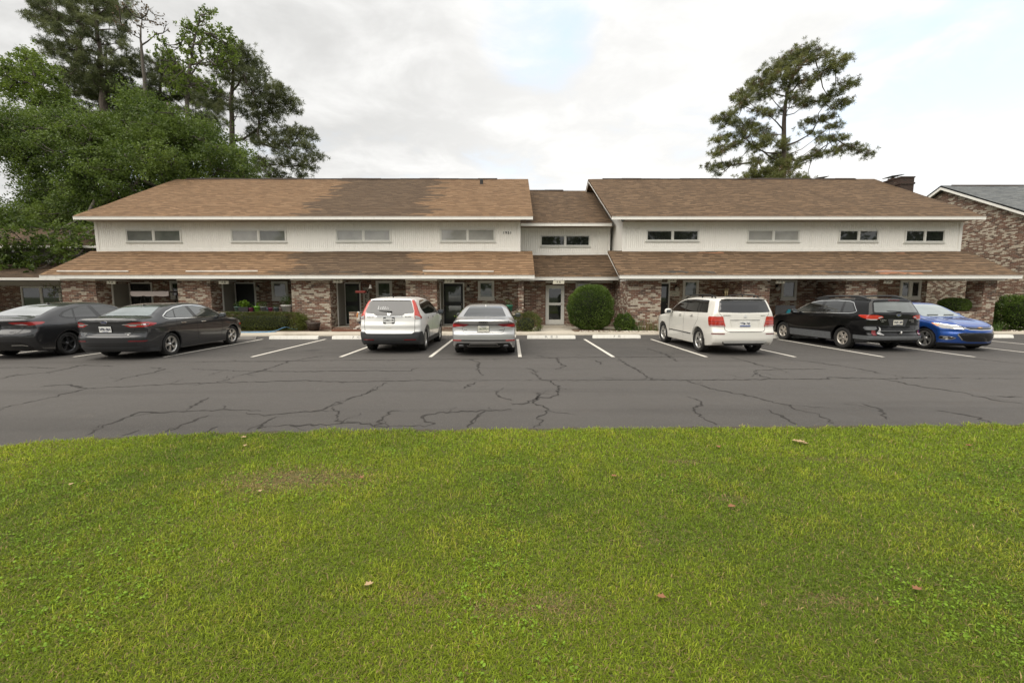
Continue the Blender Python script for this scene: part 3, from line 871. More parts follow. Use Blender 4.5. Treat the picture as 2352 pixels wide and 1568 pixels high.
    c.plate(.768, '2609RH', M_['plate_cream'], M_['plate_green'], M_['dark_alloy'], w=.315, hgt=.16, sub=('WASHINGTON', ''), extra=ex)
    c.badge_text('A4', -.50, .735, .045, M_['dark_alloy'], xs=1.4); c.badge_text('quattro', .50, .735, .035, M_['dark_alloy'], xs=1.2)
    c.handle(1.5, .87, M_['paint_silver']); c.handle(2.35, .86, M_['paint_silver'])
    c.mirror(3.1, .965, M_['black_gloss'], out=.22); fin(c, 1.45, (.022, .06, .04))
    c.wheels((5, True, .036, False), .235, .238, M_['alloy'])
    place(c, -.80, 13.28, R(.3))
    return c

def crv():
    sp = dict(L=4.53, H=1.66, R=.345, Ra=.395, ra=.98, fa=3.60, track=1.565,
        top=[(-.1, 1.50), (.25, 1.575), (.36, 1.60), (.6, 1.625), (1.1, 1.652), (1.6, 1.655), (2.1, 1.635), (2.5, 1.575), (2.9, 1.40), (3.35, 1.12), (3.5, 1.07), (3.9, 1.02), (4.2, .95), (4.45, .82), (4.7, .7)],
        bot=[(-.1, .34), (.2, .27), (.7, .22), (3.9, .22), (4.3, .24), (4.7, .28)],
        rear=[(0, .18), (.25, .12), (.36, .04), (.50, .0), (.60, .0), (.64, .03), (.72, .05), (.82, .03), (.88, .045), (.95, .065), (1.06, .07), (1.14, .09), (1.3, .18), (1.5, .30), (1.6, .36), (1.75, .48)],
        front=[(0, 4.38), (.22, 4.46), (.45, 4.53), (.70, 4.53), (.85, 4.47), (1.0, 4.25), (1.6, 3.6)],
        width=[(0, .84), (.25, .875), (.42, .895), (.60, .91), (.85, .912), (1.0, .905), (1.09, .885), (1.14, .862), (1.3, .80), (1.48, .715), (1.58, .64), (1.66, .56), (1.8, .45)],
        plan=[(-.1, .07), (.15, .04), (.5, .01), (.8, .0), (3.6, 0), (4.0, .03), (4.4, .12), (4.7, .2)],
        bulge=[(.98, .72, .5, .2, .014), (3.6, .70, .5, .2, .014)],
        rc=.17, rp=3.4, fc=.34, fp=2.6, crown=.05, ks=.10, ke=.06)
    c = Car(sp, 'parked_car', 'white compact SUV with tall red tail lamps and a dark grey rear bumper', dict(paint=M_['paint_white'], fin=M_['black_matte']))
    c.body()
    c.end_poly('rear_window', [(-.1, 1.105), (.36, 1.105), (.41, 1.125), (.45, 1.165), (.685, 1.18), (.70, 1.23), (.60, 1.525), (.56, 1.545), (-.1, 1.555)], M_['glass_dark2'], .0, depth=.9, h=.012, sym=True)
    side = [(.66, 1.36), (.72, 1.27), (.92, 1.15), (1.05, 1.125), (2.0, 1.115), (2.95, 1.105), (3.05, 1.13), (2.75, 1.36), (2.5, 1.48), (2.2, 1.545), (1.6, 1.565), (1.1, 1.545), (.85, 1.49), (.70, 1.43)]
    c.side_poly('side_window', side, M_['black_gloss'], .0, .004)
    wq = [(.71, 1.36), (.77, 1.28), (.95, 1.165), (1.05, 1.15), (1.02, 1.50), (.88, 1.465), (.74, 1.41)]
    wr = [(1.10, 1.14), (1.88, 1.13), (1.84, 1.54), (1.5, 1.545), (1.07, 1.52)]
    wf = [(1.97, 1.13), (2.88, 1.12), (2.94, 1.14), (2.68, 1.36), (2.46, 1.46), (2.2, 1.52), (1.92, 1.535)]
    for w in (wq, wr, wf): c.side_poly('side_window', w, M_['glass_dark'], .0, .006)
    c.end_poly('windscreen', [(-.1, 1.12), (.66, 1.12), (.55, 1.54), (-.1, 1.57)], M_['glass'], 0, front=True, depth=2.2, sym=True, h=.02)
    lr = [(.70, 1.565), (.615, 1.555), (.615, 1.535), (.66, 1.40), (.71, 1.24), (.735, 1.0), (1.3, 1.0), (1.3, 1.565)]
    ls = [(-.3, 1.0), (.36, 1.015), (.41, 1.04), (.34, 1.12), (.345, 1.25), (.40, 1.42), (.50, 1.56), (.30, 1.60), (-.3, 1.565)]
    c.corner('tail_lamp', lr, ls, M_['orange_red_lamp'], off=.012)
    c.corner('lamp_clear', [(.75, 1.012), (1.3, 1.012), (1.3, 1.12), (.74, 1.12)], [(-.3, 1.01), (.26, 1.02), (.14, 1.12), (-.3, 1.12)], M_['clear_lamp'], off=.016, h=.01)
    c.ribbon('chrome_strip', [(.0, 1.085), (.36, 1.085), (.40, 1.10)], 1, M_['chrome'], .03, .02, both=True)
    # wrapped grey bumper and sill cladding
    zline = lambda y: np.where(y < .62, .615, np.where(y < .85, .615-(y-.62)*1.1, .36))
    reg = lambda x, y, z: np.maximum(z-np.where(np.abs(x) > .55, .61+0*y, .575), y-.68)
    reg2 = lambda x, y, z: np.maximum(np.maximum(z-(.64-np.clip((.72-np.abs(x))*.9, 0, .055)-np.clip(y-.35, 0, 1)*.75), y-.66), -.0*y-.5)
    c.zone('rear_bumper', reg2, M_['cladding'], (-c.W-.08, -.08, .15), (c.W+.08, .70, .72), .016, .010, both=False)
    c.zone('sill_cladding', lambda x, y, z: np.maximum(np.maximum(z-.37, np.maximum(1.3-y, y-3.3)), .5-np.abs(x)), M_['cladding'], (.5, 1.25, .1), (c.W+.06, 3.35, .45), .016, .008)
    arch_line(c, .055, mat=M_['cladding'])
    c.end_poly('reflector', [(.42, .395), (.76, .395), (.78, .425), (.45, .425)], M_['dark_red_lamp'], 0, depth=.5, off=.015)
    c.ribbon('bumper_line', [(.0, .37), (.72, .38)], 1, M_['brake_dark'], .014, .016, both=True)
    mb = MB()
    seam(c, [(.0, .585), (.66, .585), (.72, .62), (.735, .80), (.735, 1.0)], 1, mb=mb, both=True)
    seam(c, [(1.06, 1.12), (1.0, .95), (1.12, .72)], 0, 1, mb=mb, both=True); seam(c, [(1.93, 1.12), (1.93, .7), (1.96, .37)], 0, 1, mb=mb, both=True); seam(c, [(2.95, 1.1), (3.02, .8), (2.98, .37)], 0, 1, mb=mb, both=True)
    mb.build('panel_gap', M_['seam'], c.root)
    p = c.hit([0.], [.765], 1, -1)[0]; mb = MB(); mb.rbox(0, p[1]-c.L/2+.004, .765, .075, .01, .012, .006); mb.build('tailgate_handle', M_['plate_cream'], c.root)
    M = c.rear_frame(0, 1.145, .006); mb = MB()
    # H emblem: a rounded frame with a tapering H
    pts = [(-.055, .045), (.055, .045), (.05, -.045), (-.05, -.045)]
    for (a, b) in zip(pts, pts[1:]+pts[:1]):
        mb.tube([M @ Vector((*a, .004)), M @ Vector((*b, .004))], .0055, 6)
    shape(mb, M, [(-.04, .036), (-.024, .036), (-.018, .006), (.018, .006), (.024, .036), (.04, .036), (.032, -.036), (.018, -.036), (.015, -.008), (-.015, -.008), (-.018, -.036), (-.032, -.036)][::-1], .01, 0)
    mb.build('emblem', M_['chrome'], c.root)
    def ex(mb, M):
        for sx in (-1, 1):
            for sy in (-1, 1): mb.box(sx*.12-.035, sx*.12+.035, sy*.075-.02, sy*.075+.02, .0, .006, 2, M)
    c.plate(.972, '220631M', M_['plate_white'], M_['plate_black'], M_['black_matte'], extra=ex)
    c.badge_text('CR-V', -.55, 1.065, .06, M_['alloy'], xs=1.5); c.badge_text('EX AWD', .55, 1.07, .035, M_['dark_alloy'], xs=1.3)
    wiper(c, .06, 1.225, -.30, 1.255)
    # stickers: a small family
    M = c.rear_frame(-.20, 1.32, .006); mb = MB()
    for i, (dx, hh) in enumerate(((-.13, .085), (-.06, .06), (.0, .075), (.06, .07), (.12, .05), (.17, .03))):
        disc(mb, M, hh*.2, hh*.2, .002, 12, cx=dx, cy=hh*.55); shape(mb, M, [(dx-hh*.30, -.04), (dx+hh*.30, -.04), (dx+hh*.12, hh*.35), (dx-hh*.12, hh*.35)], .002)
    mb.build('sticker', M_['white_decal'], c.root)
    for y in (1.28, 2.1):
        for sx in (-1, 1):
            p = c.hit([y], [1.0], 0, sx)[0]; mb = MB()
            mb.rbox(p[0]+sx*.004, y-c.L/2-.03, 1.0, .012, .045, .028, .01, 1); mb.rbox(p[0]+sx*.016, y-c.L/2+.02, 1.0, .011, .09, .013, .008, 0)
            mb.build('door_handle', [M_['paint_white'], M_['black_gloss']], c.root)
    c.mirror(2.86, 1.07, M_['black_matte'], out=.24, size=(.11, .06, .085)); fin(c, .62, (.012, .04, .07))
    # roof spoiler
    c.end_poly('roof_spoiler', [(-.1, 1.565), (.58, 1.555), (.60, 1.58), (-.1, 1.60)], M_['paint_white'], 0, off=.035, depth=.9, h=.013)
    c.wheels((5, True, .034, False), .225, .225, M_['alloy'])
    c.corner('head_lamp', [(.5, .85), (1.2, .85), (1.2, 1.0), (.5, .95)], [(3.9, .95), (4.1, .84), (5.2, .8), (5.2, 1.0), (4.0, 1.0)], M_['head_lamp'], front=True)
    place(c, -3.56, 13.78, R(-.4))
    return c

def glk():
    sp = dict(L=4.53, H=1.66, R=.36, Ra=.402, ra=.96, fa=3.715, track=1.58,
        top=[(-.1, 1.57), (.12, 1.605), (.25, 1.615), (.5, 1.635), (1.1, 1.655), (1.7, 1.655), (2.2, 1.625), (2.6, 1.54), (2.95, 1.36), (3.3, 1.13), (3.45, 1.09), (3.9, 1.045), (4.2, 1.0), (4.40, .93), (4.5, .85), (4.7, .7)],
        bot=[(-.1, .36), (.2, .28), (.7, .23), (3.9, .23), (4.3, .25), (4.7, .28)],
        rear=[(0, .18), (.28, .12), (.38, .03), (.50, .0), (.66, .0), (.72, .03), (.80, .055), (1.0, .07), (1.15, .075), (1.22, .09), (1.4, .165), (1.56, .235), (1.61, .24), (1.75, .34)],
        front=[(0, 4.42), (.25, 4.48), (.45, 4.53), (.80, 4.53), (.95, 4.48), (1.05, 4.35), (1.6, 3.8)],
        width=[(0, .85), (.25, .885), (.42, .905), (.60, .918), (.95, .92), (1.05, .91), (1.13, .89), (1.18, .875), (1.35, .815), (1.52, .75), (1.60, .69), (1.66, .62), (1.8, .5)],
        plan=[(-.1, .05), (.15, .02), (.5, .0), (.8, .0), (3.8, 0), (4.1, .02), (4.4, .09), (4.7, .16)],
        bulge=[(.96, .72, .48, .2, .014), (3.715, .72, .48, .2, .014)],
        rc=.12, rp=4.2, fc=.26, fp=3.0, crown=.04, ks=.075, ke=.05)
    c = Car(sp, 'parked_car', 'cream white boxy SUV with black roof rails and a chrome strip under its bumper', dict(paint=M_['paint_cream'], fin=M_['black_matte']))
    c.body()
    c.end_poly('rear_window', [(-.1, 1.205), (.25, 1.21), (.72, 1.225), (.745, 1.25), (.665, 1.53), (.63, 1.545), (-.1, 1.555)], M_['glass_dark2'], .0, depth=.8, h=.012, sym=True)
    c.end_poly('roof_spoiler', [(-.1, 1.562), (.62, 1.55), (.66, 1.575), (.5, 1.60), (-.1, 1.60)], M_['black_gloss'], 0, off=.03, depth=.8, h=.012)
    side = [(.50, 1.21), (.54, 1.20), (2.0, 1.175), (3.02, 1.15), (3.1, 1.165), (2.8, 1.36), (2.55, 1.475), (2.2, 1.555), (1.5, 1.575), (.72, 1.555), (.66, 1.535)]
    c.side_poly('side_window', side, M_['black_gloss'], .0, .004)
    wq = [(.53, 1.215), (.92, 1.205), (1.0, 1.545), (.72, 1.535)]
    wr = [(1.18, 1.205), (1.93, 1.19), (1.88, 1.555), (1.5, 1.56), (1.25, 1.55)]
    wv = [(.99, 1.207), (1.12, 1.207), (1.19, 1.55), (1.07, 1.547)]
    wf = [(2.03, 1.185), (2.97, 1.165), (3.01, 1.175), (2.74, 1.36), (2.52, 1.455), (2.2, 1.53), (1.98, 1.548)]
    for w in (wq, wv, wr, wf): c.side_poly('side_window', w, M_['glass_dark'], .0, .006)
    for pts in ([(.955, 1.20), (1.03, 1.555)], [(1.15, 1.20), (1.215, 1.56)], [(1.975, 1.18), (1.925, 1.56)]):
        c.ribbon('window_pillar', pts, 0, M_['dark_alloy'], .012, .008, 1, both=True)
    c.end_poly('windscreen', [(-.1, 1.15), (.70, 1.15), (.60, 1.55), (-.1, 1.57)], M_['glass'], 0, front=True, depth=2.2, sym=True, h=.02)
    c.corner('tail_lamp', [(.625, 1.09), (.56, .83), (.57, .82), (1.3, .82), (1.3, 1.10), (.64, 1.10)], [(-.3, .82), (.25, .835), (.30, .86), (.36, 1.06), (.34, 1.095), (-.3, 1.10)], M_['orange_red_lamp'], r=.006, off=.010)
    c.corner('lamp_clear', [(.575, .835), (1.3, .835), (1.3, .855), (.585, .855)], [(-.3, .83), (.24, .84), (.25, .858), (-.3, .86)], M_['clear_lamp'], off=.014, h=.008)
    c.corner('lamp_band', [(.60, .95), (1.3, .95), (1.3, .965), (.60, .965)], [(-.3, .94), (.30, .95), (.30, .966), (-.3, .97)], M_['dark_red_lamp'], off=.013, h=.008)
    c.corner('lamp_band', [(.58, .875), (1.3, .875), (1.3, .895), (.585, .895)], [(-.3, .87), (.28, .88), (.28, .896), (-.3, .9)], M_['dark_red_lamp'], off=.013, h=.008)
    c.corner('reflector', [(.60, .60), (1.3, .60), (1.3, .632), (.58, .632)], [(-.3, .60), (.16, .605), (.18, .632), (-.3, .632)], M_['dark_red_lamp'], off=.006, h=.009)
    # number plate recess
    c.end_poly('plate_recess', [(-.44, 1.005), (.44, 1.005), (.38, .80), (.34, .785), (-.34, .785), (-.38, .80)], M_['paint_cream'], 0, off=-.0, depth=.5, sym=False)
    c.ribbon('plate_recess_edge', [(-.43, 1.003), (.43, 1.003)], 1, M_['cladding'], .012, .012)
    c.ribbon('plate_recess_edge', [(-.43, .99), (-.375, .80)], 1, M_['plate_cream'], .008, .006); c.ribbon('plate_recess_edge', [(.43, .99), (.375, .80)], 1, M_['plate_cream'], .008, .006)
    mb = MB()
    seam(c, [(.0, .685), (.50, .685), (.57, .72), (.585, .82)], 1, mb=mb, both=True, w=.012)
    seam(c, [(.0, .665), (.46, .665)], 1, mb=mb, both=True, w=.008)
    seam(c, [(.645, 1.10), (.73, 1.215)], 1, mb=mb, both=True, w=.007)
    seam(c, [(1.07, 1.2), (.98, 1.0), (1.3, .62), (1.33, .5)], 0, 1, mb=mb, both=True, w=.008); seam(c, [(1.98, 1.18), (1.98, .7), (2.0, .37)], 0, 1, mb=mb, both=True, w=.008); seam(c, [(3.02, 1.15), (3.1, .8), (3.12, .4)], 0, 1, mb=mb, both=True, w=.008)
    mb.build('panel_gap', M_['seam'], c.root)
    c.side_poly('door_moulding', [(1.42, .505), (3.12, .525), (3.12, .555), (1.42, .535)], M_['dark_alloy'], 0, .014, xmin=.6)
    c.end_poly('underride_guard', [(-.1, .28), (.50, .28), (.62, .34), (.64, .40), (-.1, .40)], M_['cladding'], 0, off=.008, depth=.6, h=.014)
    c.end_poly('chrome_strip', [(-.1, .352), (.60, .352), (.62, .40), (.55, .43), (-.1, .43)], M_['satin_silver'], 0, off=.022, depth=.6, h=.011)
    for s in (-1, 1):
        p = c.hit([s*.50], [.345], 1, -1)[0]; mb = MB(); mb.rbox(s*.50, p[1]-c.L/2+.02, .345, .07, .05, .018, .012); mb.build('exhaust_tip', M_['black_gloss'], c.root)
    M = c.rear_frame(0, 1.115, .006); mb = MB()
    ring(mb, M, .045, .045, .007, .01)
    for k in range(3):
        a = math.pi/2+k*2*math.pi/3
        shape(mb, M, [(.042*math.cos(a), .042*math.sin(a)), (.008*math.cos(a+1.05), .008*math.sin(a+1.05)), (.0, .0), (.008*math.cos(a-1.05), .008*math.sin(a-1.05))], .01)
    mb.build('emblem', M_['chrome'], c.root)
    def ex(mb, M):
        star(mb, M @ Matrix.Translation((0, .005, .006)), .016, 1)
        mb.box(-.15, .15, -.076, -.045, .003, .0062, 3, M); mb.box(.095, .15, -.07, -.04, .003, .0068, 5, M)
    def ex2(mb, M):
        star(mb, M @ Matrix.Translation((0, .005, .006)), .016, 1)
        mb.box(-.15, .15, -.076, -.047, .003, .0062, 3, M)
    c.plate(.90, 'TTM  749', M_['plate_white'], M_['plate_ink'], None, extra=ex2)
    c.badge_text('GLK350', -.52, 1.13, .045, M_['alloy'], xs=1.3); c.badge_text('4MATIC', .52, 1.13, .032, M_['alloy'], xs=1.3)
    tube_on(c, 'roof_rail', [(.635, .52, 1.615), (.63, .60, 1.665), (.63, .85, 1.70), (.63, 1.5, 1.715), (.62, 2.1, 1.69), (.61, 2.45, 1.63), (.60, 2.55, 1.585)], .018, M_['black_matte'])
    for y in (.75, 1.35): tube_on(c, 'roof_rail', [(.63, y, 1.62), (.63, y, 1.70)], .022, M_['black_matte'])
    c.handle(1.42, 1.075, M_['paint_cream']); c.handle(2.25, 1.06, M_['paint_cream'])
    c.mirror(2.92, 1.10, M_['paint_cream'], out=.25, size=(.12, .06, .095))
    c.wheels((5, True, .040, False), .235, .245, M_['alloy'])
    c.corner('head_lamp', [(.5, .85), (1.2, .85), (1.2, 1.02), (.5, .98)], [(4.1, .98), (4.2, .84), (5.2, .8), (5.2, 1.02), (4.15, 1.02)], M_['head_lamp'], front=True)
    place(c, 6.50, 13.35, R(2.6))
    return c

def outback():
    sp = dict(L=4.78, H=1.61, R=.345, Ra=.405, ra=1.06, fa=3.80, track=1.56,
        top=[(-.1, 1.50), (.2, 1.555), (.34, 1.575), (.6, 1.59), (1.1, 1.608), (1.7, 1.61), (2.2, 1.585), (2.6, 1.51), (3.0, 1.33), (3.4, 1.11), (3.55, 1.07), (4.0, 1.02), (4.4, .93), (4.65, .80), (4.9, .68)],
        bot=[(-.1, .38), (.2, .30), (.7, .24), (4.1, .24), (4.5, .26), (4.9, .30)],
        rear=[(0, .18), (.28, .10), (.36, .03), (.44, .0), (.52, .0), (.55, .04), (.60, .05), (.66, .05), (.70, .06), (.80, .075), (1.0, .075), (1.12, .075), (1.18, .10), (1.35, .195), (1.52, .29), (1.57, .30), (1.7, .40)],
        front=[(0, 4.62), (.25, 4.70), (.45, 4.78), (.70, 4.78), (.85, 4.72), (1.0, 4.5), (1.6, 3.8)],
        width=[(0, .84), (.25, .875), (.42, .895), (.60, .908), (.90, .91), (1.0, .905), (1.08, .885), (1.13, .865), (1.3, .80), (1.46, .725), (1.55, .65), (1.62, .56), (1.8, .45)],
        plan=[(-.1, .07), (.15, .035), (.5, .01), (.8, .0), (3.8, 0), (4.2, .03), (4.6, .12), (4.9, .2)],
        bulge=[(1.06, .72, .5, .2, .02), (3.8, .72, .5, .2, .02)],
        rc=.16, rp=3.6, fc=.34, fp=2.6, crown=.045, ks=.085, ke=.05)
    c = Car(sp, 'parked_car', 'black estate car with grey lower cladding and a bent patched corner of its rear bumper', dict(paint=M_['paint_black'], fin=M_['black_matte']))
    c.body()
    c.end_poly('rear_window', [(-.1, 1.185), (.66, 1.185), (.70, 1.205), (.62, 1.46), (.58, 1.495), (-.1, 1.51)], M_['glass_mid'], .0, depth=.9, h=.012, sym=True)
    c.end_poly('roof_spoiler', [(-.1, 1.52), (.60, 1.505), (.63, 1.53), (.5, 1.56), (-.1, 1.565)], M_['paint_black'], 0, off=.03, depth=.9, h=.012)
    c.ribbon('brake_lamp', [(-.19, 1.545), (.19, 1.545)], 1, M_['dark_red_lamp'], .02, .036)
    side = [(.64, 1.21), (.70, 1.17), (.90, 1.14), (2.0, 1.115), (3.12, 1.09), (3.22, 1.105), (2.9, 1.31), (2.6, 1.43), (2.25, 1.50), (1.6, 1.525), (1.05, 1.50), (.88, 1.465)]
    c.side_poly('window_trim', side, M_['chrome'], .012, .003)
    c.side_poly('side_window', side, M_['black_gloss'], -.004, .005)
    wq = [(.70, 1.215), (.76, 1.185), (1.12, 1.155), (1.16, 1.485), (.92, 1.45)]
    wr = [(1.22, 1.15), (2.0, 1.13), (1.93, 1.50), (1.6, 1.505), (1.25, 1.49)]
    wf = [(2.14, 1.125), (3.08, 1.105), (3.12, 1.12), (2.84, 1.31), (2.56, 1.42), (2.25, 1.475), (2.06, 1.49)]
    for w in (wq, wr, wf): c.side_poly('side_window', w, M_['glass'], .0, .007)
    c.end_poly('windscreen', [(-.1, 1.11), (.66, 1.11), (.55, 1.50), (-.1, 1.52)], M_['glass'], 0, front=True, depth=2.2, sym=True, h=.02)
    c.corner('tail_lamp', [(.50, 1.075), (.47, 1.035), (.62, .985), (1.3, .955), (1.3, 1.115), (.64, 1.105)], [(-.3, .955), (.18, .98), (.42, 1.04), (.52, 1.085), (.45, 1.11), (.2, 1.12), (-.3, 1.115)], M_['orange_red_lamp'], off=.012)
    c.corner('lamp_clear', [(.62, .985), (.66, .955), (1.3, .93), (1.3, .985)], [(-.3, .93), (.16, .955), (.25, .985), (-.3, .985)], M_['clear_lamp'], off=.013, h=.01)
    c.corner('lamp_clear', [(.49, 1.04), (.60, 1.005), (.63, 1.03), (.54, 1.06)], [(-.3, .95), (.3, .95), (.3, 1.1), (-.3, 1.1)], M_['clear_lamp'], off=.017, h=.008)
    low = lambda x, y, z: np.maximum(np.maximum(z-.49, .365-z), y-.62)
    c.zone('bumper_guard', low, M_['cladding_grey'], (-c.W-.08, -.08, .3), (c.W+.08, .68, .56), .013, .022, both=False)
    c.zone('bumper_valance', lambda x, y, z: np.maximum(z-.365, y-.6), M_['black_matte'], (-c.W-.08, -.08, .15), (c.W+.08, .64, .42), .02, .004, both=False)
    c.zone('sill_cladding', lambda x, y, z: np.maximum(np.maximum(z-.50, .27-z), np.maximum(np.maximum(1.48-y, y-3.38), .5-np.abs(x))), M_['cladding_grey'], (.5, 1.42, .2), (c.W+.07, 3.44, .56), .014, .02)
    arch_line(c, .035, mat=M_['paint_black'], off=.016)
    # damaged bumper corner: torn paint and silver tape
    c.corner('bumper_tape', [(.58, .70), (.66, .56), (.60, .52), (.50, .505), (.48, .52), (.56, .60), (.54, .72), (.60, .76)], [(-.3, .4), (.6, .4), (.6, .9), (-.3, .9)], M_['torn_tape'], off=.018, h=.009, both=False)
    for o in [q for q in c.root.children if q.name.startswith('bumper_tape')]:
        o.data.transform(Matrix.Scale(-1, 4, (1, 0, 0))); o.data.flip_normals()
    c.corner('bumper_patch', [(.64, .70), (.70, .66), (1.3, .64), (1.3, .755), (.66, .765)], [(-.3, .64), (.22, .66), (.30, .72), (.26, .76), (-.3, .765)], M_['cladding_grey'], off=.014, h=.01, both=False)
    for o in [q for q in c.root.children if q.name.startswith('bumper_patch')]:
        o.data.transform(Matrix.Scale(-1, 4, (1, 0, 0))); o.data.flip_normals()
    c.end_poly('reflector', [(.68, .50), (.78, .50), (.78, .66), (.68, .64)], M_['dark_red_lamp'], 0, off=.012, depth=.6)
    c.end_poly('plate_recess', [(-.33, .985), (.33, .985), (.25, .775), (.22, .765), (-.22, .765), (-.25, .775)], M_['cladding'], 0, off=.003, depth=.5, sym=False)
    mb = MB()
    seam(c, [(.0, .665), (.56, .665), (.60, .70), (.63, .96)], 1, mb=mb, both=True)
    seam(c, [(1.19, 1.14), (1.1, .98), (1.35, .66)], 0, 1, mb=mb, both=True); seam(c, [(2.08, 1.12), (2.08, .5)], 0, 1, mb=mb, both=True); seam(c, [(3.14, 1.09), (3.22, .8), (3.2, .5)], 0, 1, mb=mb, both=True)
    mb.build('panel_gap', M_['seam'], c.root)
    c.ribbon('bumper_step', [(-.56, .64), (.62, .64)], 1, M_['cladding_grey'], .03, .006)
    p = c.hit([0.], [.56], 1, -1)[0]; mb = MB(); mb.tube([(.06, p[1]-c.L/2+.05, .55), (.06, p[1]-c.L/2-.05, .55), (.06, p[1]-c.L/2-.05, .585)], .02, 8); mb.ball((.06, p[1]-c.L/2-.05, .60), .028, 10); mb.build('tow_ball', M_['alloy'], c.root)
    M = c.rear_frame(0, 1.105, .004); mb = MB()
    disc(mb, M, .075, .04, .006, mi=1); ring(mb, M, .078, .043, .008, .010)
    for (sx, sy, rr) in ((-.035, .008, .014), (-.005, -.012, .008), (.018, .010, .008), (.035, -.004, .008), (.012, -.006, .006), (.045, .012, .006)):
        star(mb, M @ Matrix.Translation((sx, sy, .008)), rr, 0)
    mb.build('emblem', [M_['chrome'], M_['emblem_blue']], c.root)
    c.plate(.885, 'TNY  309', M_['plate_cream'], M_['plate_ink'], None, w=.30, hgt=.14, sub=('', 'While I Breathe'), extra=lambda mb, M: star(mb, M @ Matrix.Translation((0, .0, .006)), .014, 1))
    c.badge_text('SUBARU', -.47, .955, .038, M_['alloy'], xs=1.3); c.badge_text('OUTBACK', .45, .945, .032, M_['alloy'], xs=1.2); c.badge_text('AWD', .50, .895, .032, M_['alloy'], xs=1.2)
    c.badge_text('PZEV', -.48, .905, .028, M_['alloy'], xs=1.2)
    wiper(c, .06, 1.20, -.34, 1.235)
    mb = MB()
    for s in (-1, 1):
        pts = [(.60, .42), (.60, .55), (.60, .9), (.60, 1.5), (.60, 2.2), (.585, 2.55)]
        V = []; prof = []
        zz = [1.555, 1.61, 1.665, 1.665, 1.65, 1.565]; yy = [.42, .60, .85, 1.5, 2.1, 2.6]
        V = [(s*.615, y-c.L/2, z) for y, z in zip(yy, zz)]
        mb.tube(V, [.02, .032, .028, .028, .032, .02], 8)
    # solid feet of the rails
        for y0, y1, za, zb in ((.45, .95, 1.57, 1.65), (1.9, 2.5, 1.56, 1.635)):
            mb.add([(s*.595, y0-c.L/2, za), (s*.595, y1-c.L/2, za), (s*.595, y1-c.L/2-.05, zb+.0), (s*.595, y0-c.L/2+.2, zb), (s*.635, y0-c.L/2, za-.03), (s*.635, y1-c.L/2, za-.03), (s*.635, y1-c.L/2-.05, zb), (s*.635, y0-c.L/2+.2, zb)],
                   [(0, 1, 2, 3), (7, 6, 5, 4), (0, 4, 5, 1), (1, 5, 6, 2), (2, 6, 7, 3), (3, 7, 4, 0)])
    mb.build('roof_rail', M_['cladding'], c.root)
    c.handle(1.5, 1.0, M_['paint_black']); c.handle(2.35, .985, M_['paint_black'])
    c.mirror(3.06, 1.07, M_['paint_black'], out=.24, size=(.115, .06, .085))
    c.wheels((5, False, .085, False), .22, .215, M_['alloy_warm'])
    c.corner('head_lamp', [(.45, .84), (1.2, .84), (1.2, 1.02), (.45, .96)], [(4.1, 1.0), (4.3, .84), (5.2, .8), (5.2, 1.03), (4.15, 1.03)], M_['head_lamp'], front=True)
    c.corner('marker_lamp', [(.5, .86), (1.2, .86), (1.2, 1.0), (.5, 1.0)], [(4.15, 1.0), (4.3, .88), (4.42, .9), (4.35, .99)], M_['amber_lamp'], front=True, off=.012)
    place(c, 11.45, 14.25, R(5.2))
    return c

